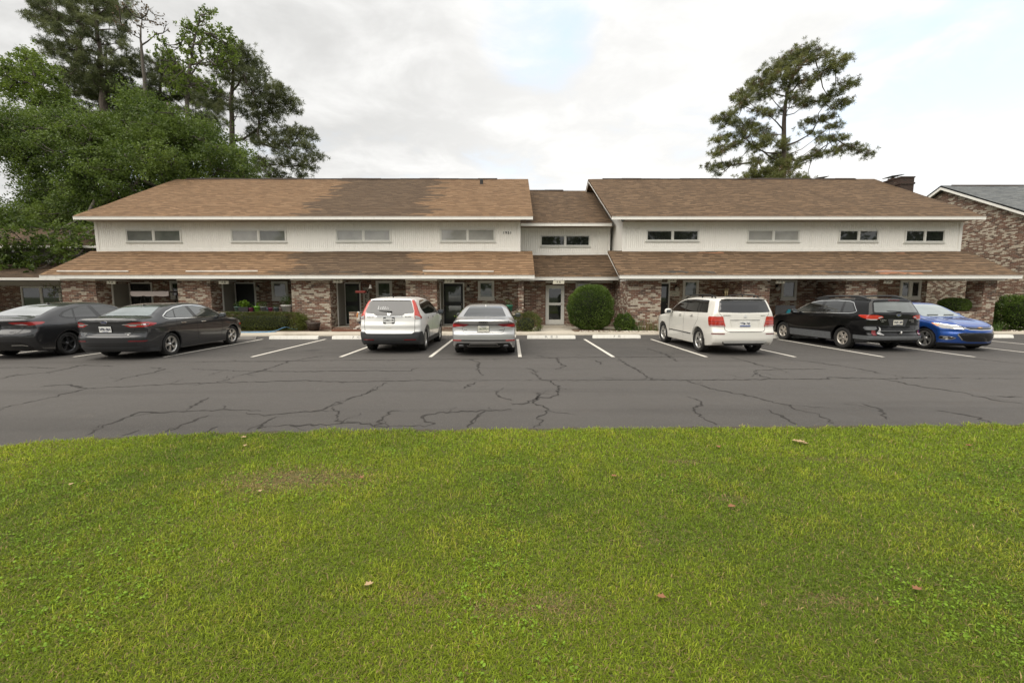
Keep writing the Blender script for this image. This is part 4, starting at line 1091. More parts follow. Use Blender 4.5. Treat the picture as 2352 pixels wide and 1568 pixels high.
def cruze():
    sp = dict(L=4.666, H=1.458, R=.33, Ra=.368, ra=1.03, fa=3.73, track=1.54,
        top=[(-.1, 1.03), (0, 1.04), (.1, 1.09), (.25, 1.10), (.55, 1.13), (.95, 1.27), (1.35, 1.39), (1.75, 1.447), (2.1, 1.458), (2.45, 1.44), (2.75, 1.365), (3.1, 1.19), (3.42, 1.03), (3.55, .99), (3.9, .945), (4.2, .88), (4.42, .80), (4.52, .74), (4.7, .62), (4.9, .5)],
        bot=[(-.1, .30), (.3, .22), (.8, .17), (3.9, .17), (4.3, .17), (4.8, .19)],
        rear=[(0, .18), (.22, .12), (.40, .02), (.58, .0), (.75, .03), (.95, .03), (1.04, .0), (1.12, .05), (1.5, .4)],
        front=[(0, 4.50), (.17, 4.53), (.24, 4.60), (.34, 4.63), (.50, 4.66), (.62, 4.655), (.68, 4.64), (.74, 4.60), (.80, 4.53), (.9, 4.38), (1.5, 3.7)],
        width=[(0, .84), (.2, .865), (.35, .88), (.55, .893), (.75, .895), (.86, .89), (.93, .872), (1.0, .845), (1.15, .765), (1.33, .655), (1.43, .58), (1.6, .45)],
        plan=[(-.1, .12), (.15, .06), (.5, .02), (.9, .0), (3.6, 0), (4.0, .02), (4.4, .08), (4.7, .15)],
        bulge=[(1.03, .70, .5, .16, .014), (3.73, .68, .5, .17, .022)],
        rc=.2, rp=3.0, fc=.52, fp=2.5, crown=.05, ks=.09, ke=.06)
    def extra(c, F, x, y, z):
        a = np.abs(x)   # hood creases and a hollow under the lamps
        F = F-.014*np.exp(-((a-.52)/.07)**2)*np.clip((y-3.3)/.4, 0, 1)*np.clip((z-.7)/.1, 0, 1)
        F = F+.022*np.exp(-((z-.60)/.055)**2)*np.exp(-((a-.62)/.20)**2)*np.clip((y-4.0)/.2, 0, 1)
        return F
    sp['extra'] = extra
    c = Car(sp, 'parked_car', 'metallic blue saloon parked nose outwards with a black mesh grille', dict(paint=M_['paint_blue'], fin=M_['paint_blue']))
    c.body(.022)
    c.end_poly('windscreen', [(-.1, 1.01), (.60, 1.01), (.645, 1.03), (.52, 1.345), (.48, 1.37), (-.1, 1.385)], M_['glass_bright2'], 0, front=True, depth=2.3, sym=True, h=.014)
    side = [(.90, 1.13), (1.0, 1.075), (1.15, 1.05), (2.1, 1.02), (3.05, 1.0), (3.12, 1.015), (2.8, 1.21), (2.5, 1.31), (2.2, 1.36), (1.85, 1.36), (1.45, 1.31), (1.12, 1.225)]
    c.side_poly('side_window', side, M_['black_gloss'], .006, .004)
    wr = [(1.1, 1.07), (1.9, 1.04), (1.85, 1.345), (1.6, 1.325), (1.3, 1.26), (1.05, 1.17)]
    wf = [(2.02, 1.035), (2.98, 1.015), (3.02, 1.03), (2.75, 1.20), (2.48, 1.295), (2.2, 1.34), (1.96, 1.345)]
    for w in (wr, wf): c.side_poly('side_window', w, M_['glass_dark'], .0, .006)
    c.end_poly('rear_window', [(-.1, 1.13), (.56, 1.13), (.47, 1.37), (-.1, 1.39)], M_['glass'], .0, depth=1.6, h=.02, sym=True)
    # nose: lamps, grilles, fog lamps
    lampR = [(.36, .715), (.44, .665), (.60, .66), (.72, .68), (1.3, .72), (1.3, .92), (.6, .80)]
    lampS = [(3.86, .865), (3.92, .845), (4.05, .775), (4.2, .70), (4.36, .65), (5.2, .63), (5.2, .76), (4.4, .775), (4.1, .84), (3.93, .872)]
    c.corner('head_lamp', lampR, lampS, M_['head_lamp'], front=True, off=.006, h=.010)
    c.corner('lamp_amber', lampR, [(3.92, .855), (3.98, .81), (4.12, .745), (4.15, .80), (3.97, .852)], M_['amber_lamp'], front=True, off=.010, h=.009)
    c.corner('lamp_reflector', [(.46, .675), (.6, .668), (.66, .70), (.5, .72)], [(4.2, .6), (5.2, .6), (5.2, .8), (4.2, .8)], M_['chrome'], front=True, off=.010, h=.008)
    c.corner('lamp_chrome', [(.36, .725), (.45, .725), (.6, .755), (1.3, .86), (1.3, .93), (.6, .80), (.4, .75)], [(3.88, .862), (4.1, .822), (4.4, .762), (5.2, .70), (5.2, .79), (4.4, .80), (4.1, .85), (3.92, .874)], M_['chrome'], front=True, off=.012, h=.008)
    c.end_poly('upper_grille', [(-.1, .655), (.30, .665), (.40, .70), (.36, .73), (-.1, .715)], M_['black_gloss'], 0, front=True, off=.006, depth=.8, h=.010)
    c.ribbon('grille_trim', [(.0, .652), (.32, .662), (.44, .705), (.40, .735)], 1, M_['chrome'], .014, .014, 1, both=True)
    for z in (.675, .695): c.ribbon('grille_bar', [(.0, z), (.34, z+.01)], 1, M_['brake_dark'], .006, .010, 1, both=True)
    low = [(-.1, .31), (.36, .31), (.46, .35), (.56, .50), (.55, .535), (.46, .55), (-.1, .555)]
    c.end_poly('lower_grille', low, M_['black_gloss'], 0, front=True, off=.006, depth=.8, h=.012)
    for z in np.linspace(.345, .53, 7): c.ribbon('grille_bar', [(.0, z), (.40+.5*(z-.33), z)], 1, M_['brake_dark'], .008, .011, 1, both=True)
    c.ribbon('grille_trim', [(.0, .305), (.36, .305), (.47, .345), (.58, .51), (.55, .545), (.46, .56), (.0, .565)], 1, M_['dark_alloy'], .014, .012, 1, both=True)
    c.ribbon('grille_trim', [(.47, .345), (.58, .51)], 1, M_['chrome'], .022, .016, 1, both=True)
    fogR = [(.60, .40), (.66, .36), (1.3, .36), (1.3, .47), (.72, .44)]
    fogS = [(4.18, .385), (4.22, .36), (5.2, .33), (5.2, .45), (4.3, .475), (4.22, .465)]
    c.corner('fog_lamp_bezel', fogR, fogS, M_['chrome'], r=.012, front=True, off=.006, h=.010)
    c.corner('fog_lamp', fogR, fogS, M_['black_gloss'], r=-.006, front=True, off=.010, h=.010)
    c.corner('fog_lamp', [(.70, .395), (1.3, .395), (1.3, .43), (.74, .425)], [(4.24, .39), (5.2, .38), (5.2, .43), (4.3, .44)], M_['clear_lamp'], front=True, off=.014, h=.008)
    c.zone('air_dam', lambda x, y, z: np.maximum(z-.245, 4.1-y), M_['black_matte'], (-c.W-.05, 4.0, .1), (c.W+.05, c.L+.06, .3), .014, .016, both=False)
    M = c.rear_frame(0, .705, .012, 1); mb = MB()
    shape(mb, M, [(-.075, -.012), (-.03, -.012), (-.036, -.026), (.022, -.026), (.028, -.012), (.075, -.012), (.083, .012), (.036, .012), (.042, .026), (-.016, .026), (-.022, .012), (-.067, .012)], .012)
    mb.build('emblem', M_['gold'], c.root)
    mb = MB()
    seam(c, [(.0, .735), (.36, .745), (.45, .77)], 1, 1, mb=mb, both=True)
    seam(c, [(2.0, 1.02), (1.98, .7), (2.02, .35)], 0, 1, mb=mb, both=True); seam(c, [(3.08, 1.0), (3.18, .8), (3.14, .35)], 0, 1, mb=mb, both=True)
    seam(c, [(3.2, .985), (3.6, .93), (3.95, .865)], 0, 1, mb=mb, both=True)
    seam(c, [(3.98, .74), (4.12, .63), (4.14, .5)], 0, 1, mb=mb, both=True)
    mb.build('panel_gap', M_['seam'], c.root)
    for s in (-1, 1):
        p = c.hit([s*.1, s*.45, s*.05], [3.38, 3.36, 3.44], 2, 1); mb = MB()
        mb.tube([(q[0], q[1]-c.L/2, q[2]+.02) for q in p[:2]], .010, 6); mb.build('wiper', M_['black_matte'], c.root)
    c.handle(1.45, .93, M_['paint_blue']); c.handle(2.25, .91, M_['paint_blue'])
    c.mirror(2.98, .97, M_['paint_blue'])
    c.wheels((5, True, .055, False), .225, .24, M_['alloy'])
    place(c, 14.06, 14.20, R(2.5), flip=True)
    return c

def build_cars():
    car_materials()
    M_['paint_graphite'] = paint('graphite_car_paint', (.033, .034, .037), .5, .32, .10)
    M_['paint_granite'] = paint('granite_car_paint', (.030, .030, .032), .5, .33, .10)
    M_['paint_silver'] = paint('silver_car_paint', (.47, .47, .465), .7, .32, .06)
    M_['paint_white'] = paint('white_car_paint', (.80, .795, .77), .0, .4)
    M_['paint_cream'] = paint('cream_white_car_paint', (.72, .70, .645), .0, .4)
    M_['paint_black'] = paint('black_car_paint', (.003, .003, .0035), .0, .3, 0.0, .45, .2)
    M_['paint_blue'] = paint('blue_metallic_car_paint', (.012, .075, .34), .6, .34, .12)
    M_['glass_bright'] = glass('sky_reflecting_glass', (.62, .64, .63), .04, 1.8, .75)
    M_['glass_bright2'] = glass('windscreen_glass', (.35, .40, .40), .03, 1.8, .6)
    M_['glass_mid'] = glass('hazy_tailgate_glass', (.16, .175, .17), .03, 1.8, .3)
    M_['glass_dark2'] = glass('tailgate_glass', (.008, .008, .009), .02, 1.65)
    M_['plate_cream'] = simple('plate_cream', (.62, .60, .52), .45, var=.06)
    M_['emblem_blue'] = simple('emblem_blue', (.015, .03, .12), .2, coat=1.0)
    M_['cladding_grey'] = simple('mid_grey_cladding', (.11, .115, .12), .5, scale=16, bump=.2)
    M_['torn_tape'] = simple('torn_silver_tape', (.42, .42, .42), .45, .3, .6, 30, bump=.6)
    M_['alloy_warm'] = simple('wheel_cover_silver', (.56, .52, .47), .35, .7, .15)
    M_['satin_silver'] = simple('satin_silver_trim', (.62, .62, .60), .4, .4, .05)
    M_['gold'] = simple('gold_emblem', (.70, .45, .18), .25, .9)
    return [fusion(), c200(), audi(), crv(), glk(), outback(), cruze()]
# ================================================================ procedural building materials
def brick(name, white=.5, tone=1.0, seed=0.0, sc=1.0):
    t = NT(name); c = t.coord('Object'); n = t.n('ShaderNodeNewGeometry').outputs['Normal']
    x, y, z = t.sep(c)
    side = t.math('GREATER_THAN', t.math('ABSOLUTE', t.sep(n)[0]), .7)
    u = t.math('ADD', t.math('MULTIPLY', side, y), t.math('MULTIPLY', t.math('SUBTRACT', 1.0, side), x))
    wob = t.noise(c, 9, 2)
    u = t.math('ADD', u, t.math('MULTIPLY', t.math('SUBTRACT', wob, .5), .018))
    v = t.math('ADD', z, t.math('MULTIPLY', t.math('SUBTRACT', t.noise(c, 7, 2), .5), .012))
    rv = t.math('DIVIDE', v, .077*sc); row = t.math('FLOOR', rv)
    uo = t.math('ADD', t.math('DIVIDE', u, .225*sc), t.math('MULTIPLY', t.math('MODULO', t.math('ABSOLUTE', row), 2.0), .5))
    col = t.math('FLOOR', uo)
    fu = t.math('ABSOLUTE', t.math('SUBTRACT', t.math('FRACT', uo), .5)); fv = t.math('ABSOLUTE', t.math('SUBTRACT', t.math('FRACT', rv), .5))
    mort = t.math('MAXIMUM', t.sstep(fu, .455, .49), t.sstep(fv, .37, .46))
    cell = t.comb(col, row, seed)
    r1 = t.white(cell); r2 = t.white(t.comb(col, row, seed+5.0))
    k = tone
    base = t.ramp(r1, [(0, (.150*k, .066*k, .042*k)), (.2, (.200*k, .088*k, .055*k)), (.45, (.240*k, .112*k, .070*k)), (.62, (.095*k, .056*k, .040*k)), (.78, (.270*k, .155*k, .100*k)), (.9, (.175*k, .105*k, .072*k))], 'CONSTANT')
    fine = t.noise(c, 42, 4, .65)
    base = t.mix(t.math('MULTIPLY', fine, .5), base, (.09, .06, .05), 'MIX')
    patch = t.noise(c, 2.2, 4, .6)
    score = t.math('ADD', t.math('ADD', t.math('ADD', t.math('MULTIPLY', patch, .55), .225), t.math('MULTIPLY', t.math('SUBTRACT', r2, .5), .80)), t.math('MULTIPLY', t.math('SUBTRACT', fine, .5), .8))
    wm = t.sstep(score, .95-white*.75, 1.15-white*.75)
    wcol = t.ramp(t.noise(c, 14, 3), [(.3, (.38, .322, .245)), (.7, (.56, .50, .405))])
    colr = t.mix(wm, base, wcol)
    mcol = t.ramp(t.noise(c, 11, 3), [(.3, (.26*min(1, k*1.1), .22*min(1, k*1.1), .175*min(1, k*1.1))), (.7, (.42*min(1, k*1.1), .365*min(1, k*1.1), .30*min(1, k*1.1)))])
    colr = t.mix(mort, colr, mcol)
    zed = t.sstep(t.math('ADD', z, t.math('MULTIPLY', patch, .5)), .75, .2)
    colr = t.mix(t.math('MULTIPLY', zed, .45), colr, (.16, .085, .055))     # rain-splashed earth near the ground
    t.p(color=colr, rough=.9)
    t.bump(t.math('SUBTRACT', t.math('MULTIPLY', fine, .4), mort), .6, .012)
    return t.m
def shingle(name, cols, streak=.35, course=.20, old=None, oldx=None):
    """cols: four shingle tones; old/oldx: older darker shingles between two X positions"""
    t = NT(name); uv = t.coord('UV'); u, v, _ = t.sep(uv)
    rv = t.math('DIVIDE', v, course); row = t.math('FLOOR', rv); fv = t.math('FRACT', rv)
    off = t.white(t.comb(row, 3.0, 0.0))
    tu = t.math('ADD', t.math('DIVIDE', u, .30), t.math('MULTIPLY', off, 7.0)); tab = t.math('FLOOR', tu)
    wide = t.math('FLOOR', t.math('ADD', t.math('DIVIDE', u, .47), t.math('MULTIPLY', off, 5.0)))
    r = t.white(t.comb(tab, row, 1.0)); rw = t.white(t.comb(wide, row, 2.0))
    rr = t.math('ADD', t.math('MULTIPLY', r, .85), t.math('MULTIPLY', rw, .15))
    def tone(cs): return t.ramp(rr, [(.12, cs[0]), (.4, cs[1]), (.62, cs[2]), (.9, cs[3])])
    c = tone(cols)
    pos = t.coord('Object')
    if old:
        jit = t.math('MULTIPLY', t.math('SUBTRACT', t.white(t.comb(row, 9.0, 0.0)), .5), 1.5)
        uu = t.math('ADD', t.math('ADD', u, jit), t.math('MULTIPLY', t.math('SUBTRACT', t.noise(pos, .8, 3), .5), 1.6))
        m = t.math('MULTIPLY', t.sstep(uu, oldx[0]-.15, oldx[0]+.15), t.sstep(uu, oldx[1]+.15, oldx[1]-.15))
        c = t.mix(m, c, tone(old))
    # weathering: streaks running down the slope and lichen-grey blotches
    st = t.noise(t.comb(t.math('MULTIPLY', u, 1.6), t.math('MULTIPLY', v, .16), 0.0), 1.0, 4, .6)
    bl = t.noise(pos, .55, 5, .6)
    dk = tuple(q*.55 for q in cols[0])
    c = t.mix(t.math('MULTIPLY', t.sstep(st, .42, .75), streak), c, dk)
    c = t.mix(t.math('MULTIPLY', t.sstep(bl, .5, .78), streak*.8), c, tuple(q*.7 for q in cols[1]))
    gr = t.noise(pos, 160, 2)
    c = t.mix(t.math('MULTIPLY', gr, .25), c, tuple(min(1, q*1.5) for q in cols[3]))
    band = t.math('MULTIPLY', t.sstep(fv, .30, .05), t.math('GREATER_THAN', r, .42))       # laminated tabs carry a dark band
    c = t.mix(t.math('MULTIPLY', band, .85), c, tuple(q*.38 for q in cols[0]))
    t.p(color=c, rough=.95)
    t.bump(t.math('ADD', t.math('MULTIPLY', r, .6), t.math('MULTIPLY', gr, .4)), .5, .01)
    return t.m
def painted(name, col, dirt=(.30, .26, .20), amt=.35, rough=.6, scale=1.4):
    t = NT(name); c = t.coord('Object'); x, y, z = t.sep(c)
    a = t.noise(t.comb(t.math('MULTIPLY', x, 3.0), t.math('MULTIPLY', y, 3.0), t.math('MULTIPLY', z, .5)), scale, 5, .65)
    b = t.noise(c, 18, 3)
    f = t.math('MULTIPLY', t.sstep(a, .48, .8), amt)
    col2 = t.mix(t.math('MULTIPLY', b, .12), col, tuple(q*.75 for q in col))
    t.p(color=t.mix(f, col2, dirt), rough=rough)
    t.bump(b, .15, .003)
    return t.m
def concrete(name, col, stain=(.16, .13, .10)):
    t = NT(name); c = t.coord('Object')
    a = t.noise(c, .9, 6, .65); b = t.noise(c, 60, 3)
    f = t.sstep(a, .45, .75)
    cc = t.mix(t.math('MULTIPLY', f, .55), col, stain)
    cc = t.mix(t.math('MULTIPLY', b, .3), cc, tuple(q*.6 for q in col))
    t.p(color=cc, rough=.9); t.bump(b, .3, .005)
    return t.m
H_ = {}
def house_materials():
    H_['brick'] = brick('whitewashed_brick', .53)
    H_['brick_mid'] = brick('red_brown_brick', .34, .9, 2.0)
    H_['brick_far'] = brick('weathered_mixed_brick', .56, .85, 4.0)
    H_['brick_dark'] = brick('near_black_brick', .04, .16, 6.0)  # brick and mortar tones scaled close to black
    tan = [(.120, .068, .034), (.170, .100, .050), (.205, .122, .063), (.255, .157, .085)]
    old = [(.034, .022, .014), (.052, .035, .021), (.072, .049, .030), (.10, .069, .042)]
    brn = [(.068, .041, .021), (.102, .062, .032), (.137, .084, .045), (.188, .119, .067)]
    H_['tan'] = shingle('tan_shingles', tan, .22, old=old, oldx=(-10.2, -4.3))
    H_['brown'] = shingle('weathered_brown_shingles', brn, .42)
    H_['mid'] = shingle('dark_brown_shingles', [tuple(q*.86 for q in z) for z in brn], .5)
    H_['grey'] = shingle('grey_shingles', [(.085, .092, .098), (.12, .128, .13), (.15, .158, .158), (.19, .195, .19)], .3)
    H_['stain'] = shingle('blackened_shingles', [(.03, .026, .022), (.045, .038, .03), (.06, .05, .04), (.08, .065, .05)], .3)
    H_['rust'] = shingle('new_orange_shingles', [(.22, .095, .05), (.27, .12, .063), (.31, .145, .08), (.36, .18, .10)], .12)
    H_['neigh'] = shingle('painted_shade_shingles', [tuple(q*.7 for q in z) for z in brn], .5)  # brown tones scaled darker, shade on the left house put into colour
    H_['siding'] = painted('cream_siding', (.86, .84, .785), amt=.09)
    H_['trim'] = painted('white_trim', (.82, .80, .75), amt=.18)
    H_['frame'] = painted('white_window_frame', (.72, .71, .66), amt=.12, rough=.4)
    H_['soffit'] = painted('taupe_soffit', (.30, .26, .21), amt=.3)
    H_['door_black'] = simple('black_screen_door', (.010, .011, .011), .5, scale=30)
    H_['door_green'] = simple('dark_green_door', (.016, .030, .026), .45)
    H_['closet'] = painted('grey_beige_door', (.27, .255, .22), amt=.2)
    H_['metal'] = simple('brushed_brass', (.45, .38, .25), .35, .8)
    H_['strip'] = simple('white_metal_flashing', (.80, .78, .74), .35, .2)
    H_['dull_strip'] = simple('dull_metal_flashing', (.42, .41, .40), .5, .3)
    H_['black'] = simple('black_iron', (.015, .014, .013), .6)
    H_['ridge'] = simple('dark_ridge_cap', (.045, .030, .022), .9, scale=20)
    H_['concrete'] = concrete('pale_concrete', (.50, .45, .37))
    H_['globe'] = simple('frosted_lamp_glass', (.62, .60, .54), .35, coat=.3)
    def pane(nm, a, b, rough=.03, ior=1.52, blind=0.0):
        t = NT(nm); c = t.coord('Object'); z = t.sep(c)[2]
        f = t.noise(c, 1.3, 4)
        col = t.ramp(f, [(.35, a), (.65, b)])
        if blind:
            s = t.math('FRACT', t.math('MULTIPLY', z, 19.0))
            col = t.mix(t.math('MULTIPLY', t.sstep(s, .75, .95), blind), col, tuple(q*.55 for q in a))
        t.p(color=col, rough=rough, ior=ior, coat=.5, coat_rough=.02)
        return t.m
    H_['pane_dark'] = pane('dark_window_pane', (.012, .014, .013), (.03, .032, .03))
    H_['pane_blind'] = pane('pane_before_blinds', (.13, .135, .125), (.20, .205, .19), blind=.5)
    H_['pane_blind2'] = pane('pane_before_pale_blinds', (.29, .29, .27), (.38, .375, .35), blind=.35)
    H_['pane_half'] = pane('pane_before_shade', (.10, .11, .10), (.18, .185, .17), blind=.3)
    H_['pane_green'] = pane('pane_painted_reflection', (.035, .05, .035), (.09, .11, .085))  # green garden reflection painted into the pane colour

# ================================================================ building pieces
def roof_slope(name, x0, x1, ya, za, yb, zb, mat, parent, thick=.09, course=.20, u0=0.0, lip=.012, sagx=True):
    """a slope laid in real overlapping courses, from the eave (ya,za) up to (yb,zb)"""
    d = math.hypot(yb-ya, zb-za); sy, sz = (yb-ya)/d, (zb-za)/d
    ny, nz = -sz, sy
    if nz < 0: ny, nz = -ny, -nz
    nx = max(2, int((x1-x0)/1.3)); xs = np.linspace(x0, x1, nx+1)
    n = int(math.ceil(d/course)); V = []; Fs = []; UV = []
    wave = lambda x, v: .010*math.sin(x*1.1+v)+.008*math.sin(x*2.7+v*2.1)
    rows = []
    for i in range(n):
        v0, v1 = i*course, min((i+1)*course, d)
        for v, l in ((v0, lip), (v1, 0.0)):
            rows.append((v, l, i))
    idx = {}
    for r, (v, l, i) in enumerate(rows):
        for j, x in enumerate(xs):
            w = wave(x, v) if r else wave(x, v)*.5
            jj = .004*math.sin(x*9+i*5)
            V.append((x, ya+sy*v+ny*(l+thick*0), za+sz*v+nz*l+w)); idx[(r, j)] = len(V)-1
    def uvq(r, j): return (xs[j]+u0, rows[r][0])
    for i in range(n):
        for (r0, r1) in (((2*i, 2*i+1),) + (((2*i+1, 2*i+2),) if i < n-1 else ())):
            for j in range(nx):
                Fs.append((idx[(r0, j)], idx[(r0, j+1)], idx[(r1, j+1)], idx[(r1, j)]))
                e = 1e-3
                va = rows[r0][0]; vb = rows[r1][0]
                if r1 == r0+1 and rows[r0][2] == rows[r1][2]: a, b = va+e, vb-e
                else: a = b = va+e+.002
                UV += [(xs[j]+u0, a), (xs[j+1]+u0, a), (xs[j+1]+u0, b), (xs[j]+u0, b)]
    # underside and edges
    b = len(V)
    for (x, v) in ((x0, 0), (x1, 0), (x1, d), (x0, d)):
        V.append((x, ya+sy*v-ny*thick, za+sz*v-nz*thick))
    R0 = 0; RN = len(rows)-1
    tl, tr, bl, br = idx[(RN, 0)], idx[(RN, nx)], idx[(0, 0)], idx[(0, nx)]
    ex = [(b, b+3, b+2, b+1), tuple([bl]+[b, b+1, br]+[idx[(0, j)] for j in range(nx-1, 0, -1)]), (tr, b+2, b+3, tl)]
    Lf = [idx[(r, 0)] for r in range(len(rows))]; Rt = [idx[(r, nx)] for r in range(len(rows))]
    ex += [tuple([b, ]+Lf+[b+3]), tuple([b+2]+Rt[::-1]+[b+1])]
    for f in ex:
        Fs.append(f); UV += [(V[q][0]+u0, .05) for q in f]
    me = bpy.data.meshes.new(name); me.from_pydata(V, [], Fs); me.materials.append(mat)
    l = me.uv_layers.new(name='UVMap'); l.data.foreach_set('uv', np.array(UV, dtype=np.float32).ravel())
    bm = bmesh.new(); bm.from_mesh(me); bmesh.ops.recalc_face_normals(bm, faces=bm.faces[:]); bm.to_mesh(me); bm.free()
    return link(bpy.data.objects.new(name, me), parent)
def slope_strip(name, x0, x1, v0, v1, ya, za, s, mat, parent, lift=.012, h=.01, ragged=0.0):
    """a strip lying on a slope (flashing, patch): v measured up the slope from the eave"""
    d = math.hypot(1, s); sy, sz = 1/d, s/d; ny, nz = -sz, sy
    n = 2 if not ragged else max(4, int((x1-x0)/.17)); xs = np.linspace(x0, x1, n)
    V = []; UV = []
    rr = random.Random(int(abs(x0)*1000))
    lo = [v0+(rr.choice((0, 1, 2))*ragged if 0 < i < n-1 else 0) for i in range(n)]; hi = [v1-(rr.choice((0, 0, 1))*ragged) for i in range(n)]
    for i, x in enumerate(xs):
        w = .010*math.sin(x*1.1+v0)+.008*math.sin(x*2.7+v0*2.1)
        for v, hh in ((lo[i], -.01), (lo[i], lift+h), (hi[i], lift+h), (hi[i], -.01)):
            V.append((x, ya+sy*v+ny*hh, za+sz*v+nz*hh+w))
    Fs = []
    for i in range(n-1):
        for k in range(4):
            k2 = (k+1) % 4
            Fs.append((i*4+k, (i+1)*4+k, (i+1)*4+k2, i*4+k2))
    Fs += [(0, 1, 2, 3), ((n-1)*4+3, (n-1)*4+2, (n-1)*4+1, (n-1)*4)]
    for f in Fs: UV += [(V[q][0], (V[q][1]-ya)*d) for q in f]
    me = bpy.data.meshes.new(name); me.from_pydata(V, [], Fs); me.materials.append(mat)
    l = me.uv_layers.new(name='UVMap'); l.data.foreach_set('uv', np.array(UV, dtype=np.float32).ravel())
    bm = bmesh.new(); bm.from_mesh(me); bmesh.ops.recalc_face_normals(bm, faces=bm.faces[:]); bm.to_mesh(me); bm.free()
    return link(bpy.data.objects.new(name, me), parent)
def grooved_wall(name, x0, x1, y, z0, z1, mat, parent, pitch=.102, depth=.005, gw=.009):
    """vertical board siding with real grooves, face at y"""
    xs = []; r = random.Random(3)
    x = x0
    pts = [(x0, y)]
    k = 0
    while x+pitch < x1-.03:
        x += pitch*(1.0 if k % 3 else .9); k += 1
        g = gw*r.uniform(.7, 1.3)
        pts += [(x-g/2, y), (x-g/2*.6, y+depth), (x+g/2*.6, y+depth), (x+g/2, y)]
    pts += [(x1, y), (x1, y+.12), (x0, y+.12)]
    n = len(pts)
    V = [(a, b, z0) for a, b in pts]+[(a, b, z1) for a, b in pts]
    Fs = [(i, (i+1) % n, n+(i+1) % n, n+i) for i in range(n)]
    return mesh_np(name, V, [list(f) for f in Fs], mat, parent)
def window(parent, x0, x1, z0, z1, y, pane, sashes=2, name='window', fw=.036, sill=True, rail=False, proud=.05):
    """frame standing proud of the wall face at y (wall faces -Y)"""
    mb = MB(); ya = y-proud
    mb.box(x0, x1, ya, y+.02, z1-fw, z1, 0); mb.box(x0, x1, ya, y+.02, z0, z0+fw, 0)
    mb.box(x0, x0+fw, ya+.001, y+.02, z0+fw, z1-fw, 0); mb.box(x1-fw, x1, ya+.001, y+.02, z0+fw, z1-fw, 0)
    w = (x1-x0-2*fw)/sashes
    for i in range(1, sashes):
        xm = x0+fw+w*i; mb.box(xm-fw*.8, xm+fw*.8, ya+.004, y+.02, z0+fw, z1-fw, 0)
    if rail:
        zm = (z0+z1)/2; mb.box(x0+fw, x1-fw, ya+.006, y+.02, zm-fw*.5, zm+fw*.5, 0)
    # inner sash line
    f = mb.build(name, H_['frame'], parent)
    # thin sash frames inside
    sm = MB()
    for i in range(sashes):
        a = x0+fw+w*i+(fw*.8 if i else 0)+.011; b = x0+fw+w*(i+1)-(fw*.8 if i < sashes-1 else 0)-.011; t = .024
        for (p, q, r_, s_) in ((a, b, z1-fw-t-.011, z1-fw-.011), (a, b, z0+fw+.011, z0+fw+t+.011), (a, a+t, z0+fw+t+.011, z1-fw-t-.011), (b-t, b, z0+fw+t+.011, z1-fw-t-.011)):
            sm.box(p, q, ya+.014, y+.015, r_, s_, 0)
    sm.build('sash', H_['frame'], f)
    for i in range(sashes):
        a = x0+fw+w*i; b = x0+fw+w*(i+1)
        pm = pane[i % len(pane)] if isinstance(pane, (list, tuple)) else pane
        mb = MB(); mb.box(a+.005, b-.005, y-.008, y-.003, z0+fw-.01, z1-fw+.01, 0); mb.build('gasket', H_['black'], f)
        g = .018; mb = MB(); mb.box(a+g+(fw*.8 if i else 0), b-g-(fw*.8 if i < sashes-1 else 0), y-.016, y-.009, z0+fw+g, z1-fw-g, 0); mb.build('pane', pm, f)
    if sill:
        mb = MB(); mb.box(x0-.04, x1+.04, ya-.012, y+.01, z0-.030, z0-.006, 0); mb.box(x0-.02, x1+.02, y-.02, y+.01, z0-.085, z0-.045, 0); mb.box(x0-.02, x1+.02, y-.008, y+.01, z0-.046, z0-.031, 0)
        mb.build('sill', H_['frame'], f)
    return f
def door(parent, x0, x1, z0, z1, y, mat, glass=None, frame=True, handle=1, panes=None, mats_frame=None):
    mb = MB(); fw = .06
    fm = mats_frame or H_['frame']
    mb.box(x0-fw, x0, y-.05, y+.02, z0, z1+fw, 0); mb.box(x1, x1+fw, y-.05, y+.02, z0, z1+fw, 0); mb.box(x0, x1, y-.049, y+.02, z1, z1+fw, 0)
    mb.box(x0-fw, x1+fw, y-.07, y+.02, z0-.04, z0-.002, 0)
    f = mb.build('door', fm, parent)
    mb = MB(); mb.box(x0+.004, x1-.004, y-.03, y-.003, z0+.003, z1-.004, 0)
    # raised stiles
    for (a, b, c, d) in ((x0+.01, x0+.10, z0+.01, z1-.01), (x1-.10, x1-.01, z0+.01, z1-.01), (x0+.10, x1-.10, z0+.01, z0+.2), (x0+.10, x1-.10, z1-.11, z1-.01), (x0+.10, x1-.10, z0+.95, z0+1.05)):
        mb.box(a, b, y-.042, y-.03, c, d, 0)
    mb.build('door_leaf', mat, f)
    if glass:
        for (a, b) in glass:
            mb = MB(); mb.box(x0+.105, x1-.105, y-.036, y-.031, z0+a, z0+b, 0); mb.build('door_pane', panes or H_['pane_green'], f)
    hx = x0+.07 if handle < 0 else x1-.07
    mb = MB(); mb.lathe([(0, -.055), (.022, -.05), (.026, -.035), (.012, -.02), (.012, 0)], 12, 0, (hx, y-.045, z0+.98), 'y')
    mb.build('handle', H_['metal'], f)
    return f
def wall_lamp(parent, x, y, z, mat=None):
    mb = MB()
    mb.box(x-.05, x+.05, y-.03, y+.01, z-.02, z+.16, 1, bev=.012); mb.tube([(x, y-.02, z+.10), (x, y-.10, z+.12), (x, y-.12, z+.06)], .012, 6, 1)
    mb.ball((x, y-.12, z-.03), (.10, .10, .10), 16, 0)
    return mb.build('wall_lamp', [mat or H_['globe'], H_['black']], parent)

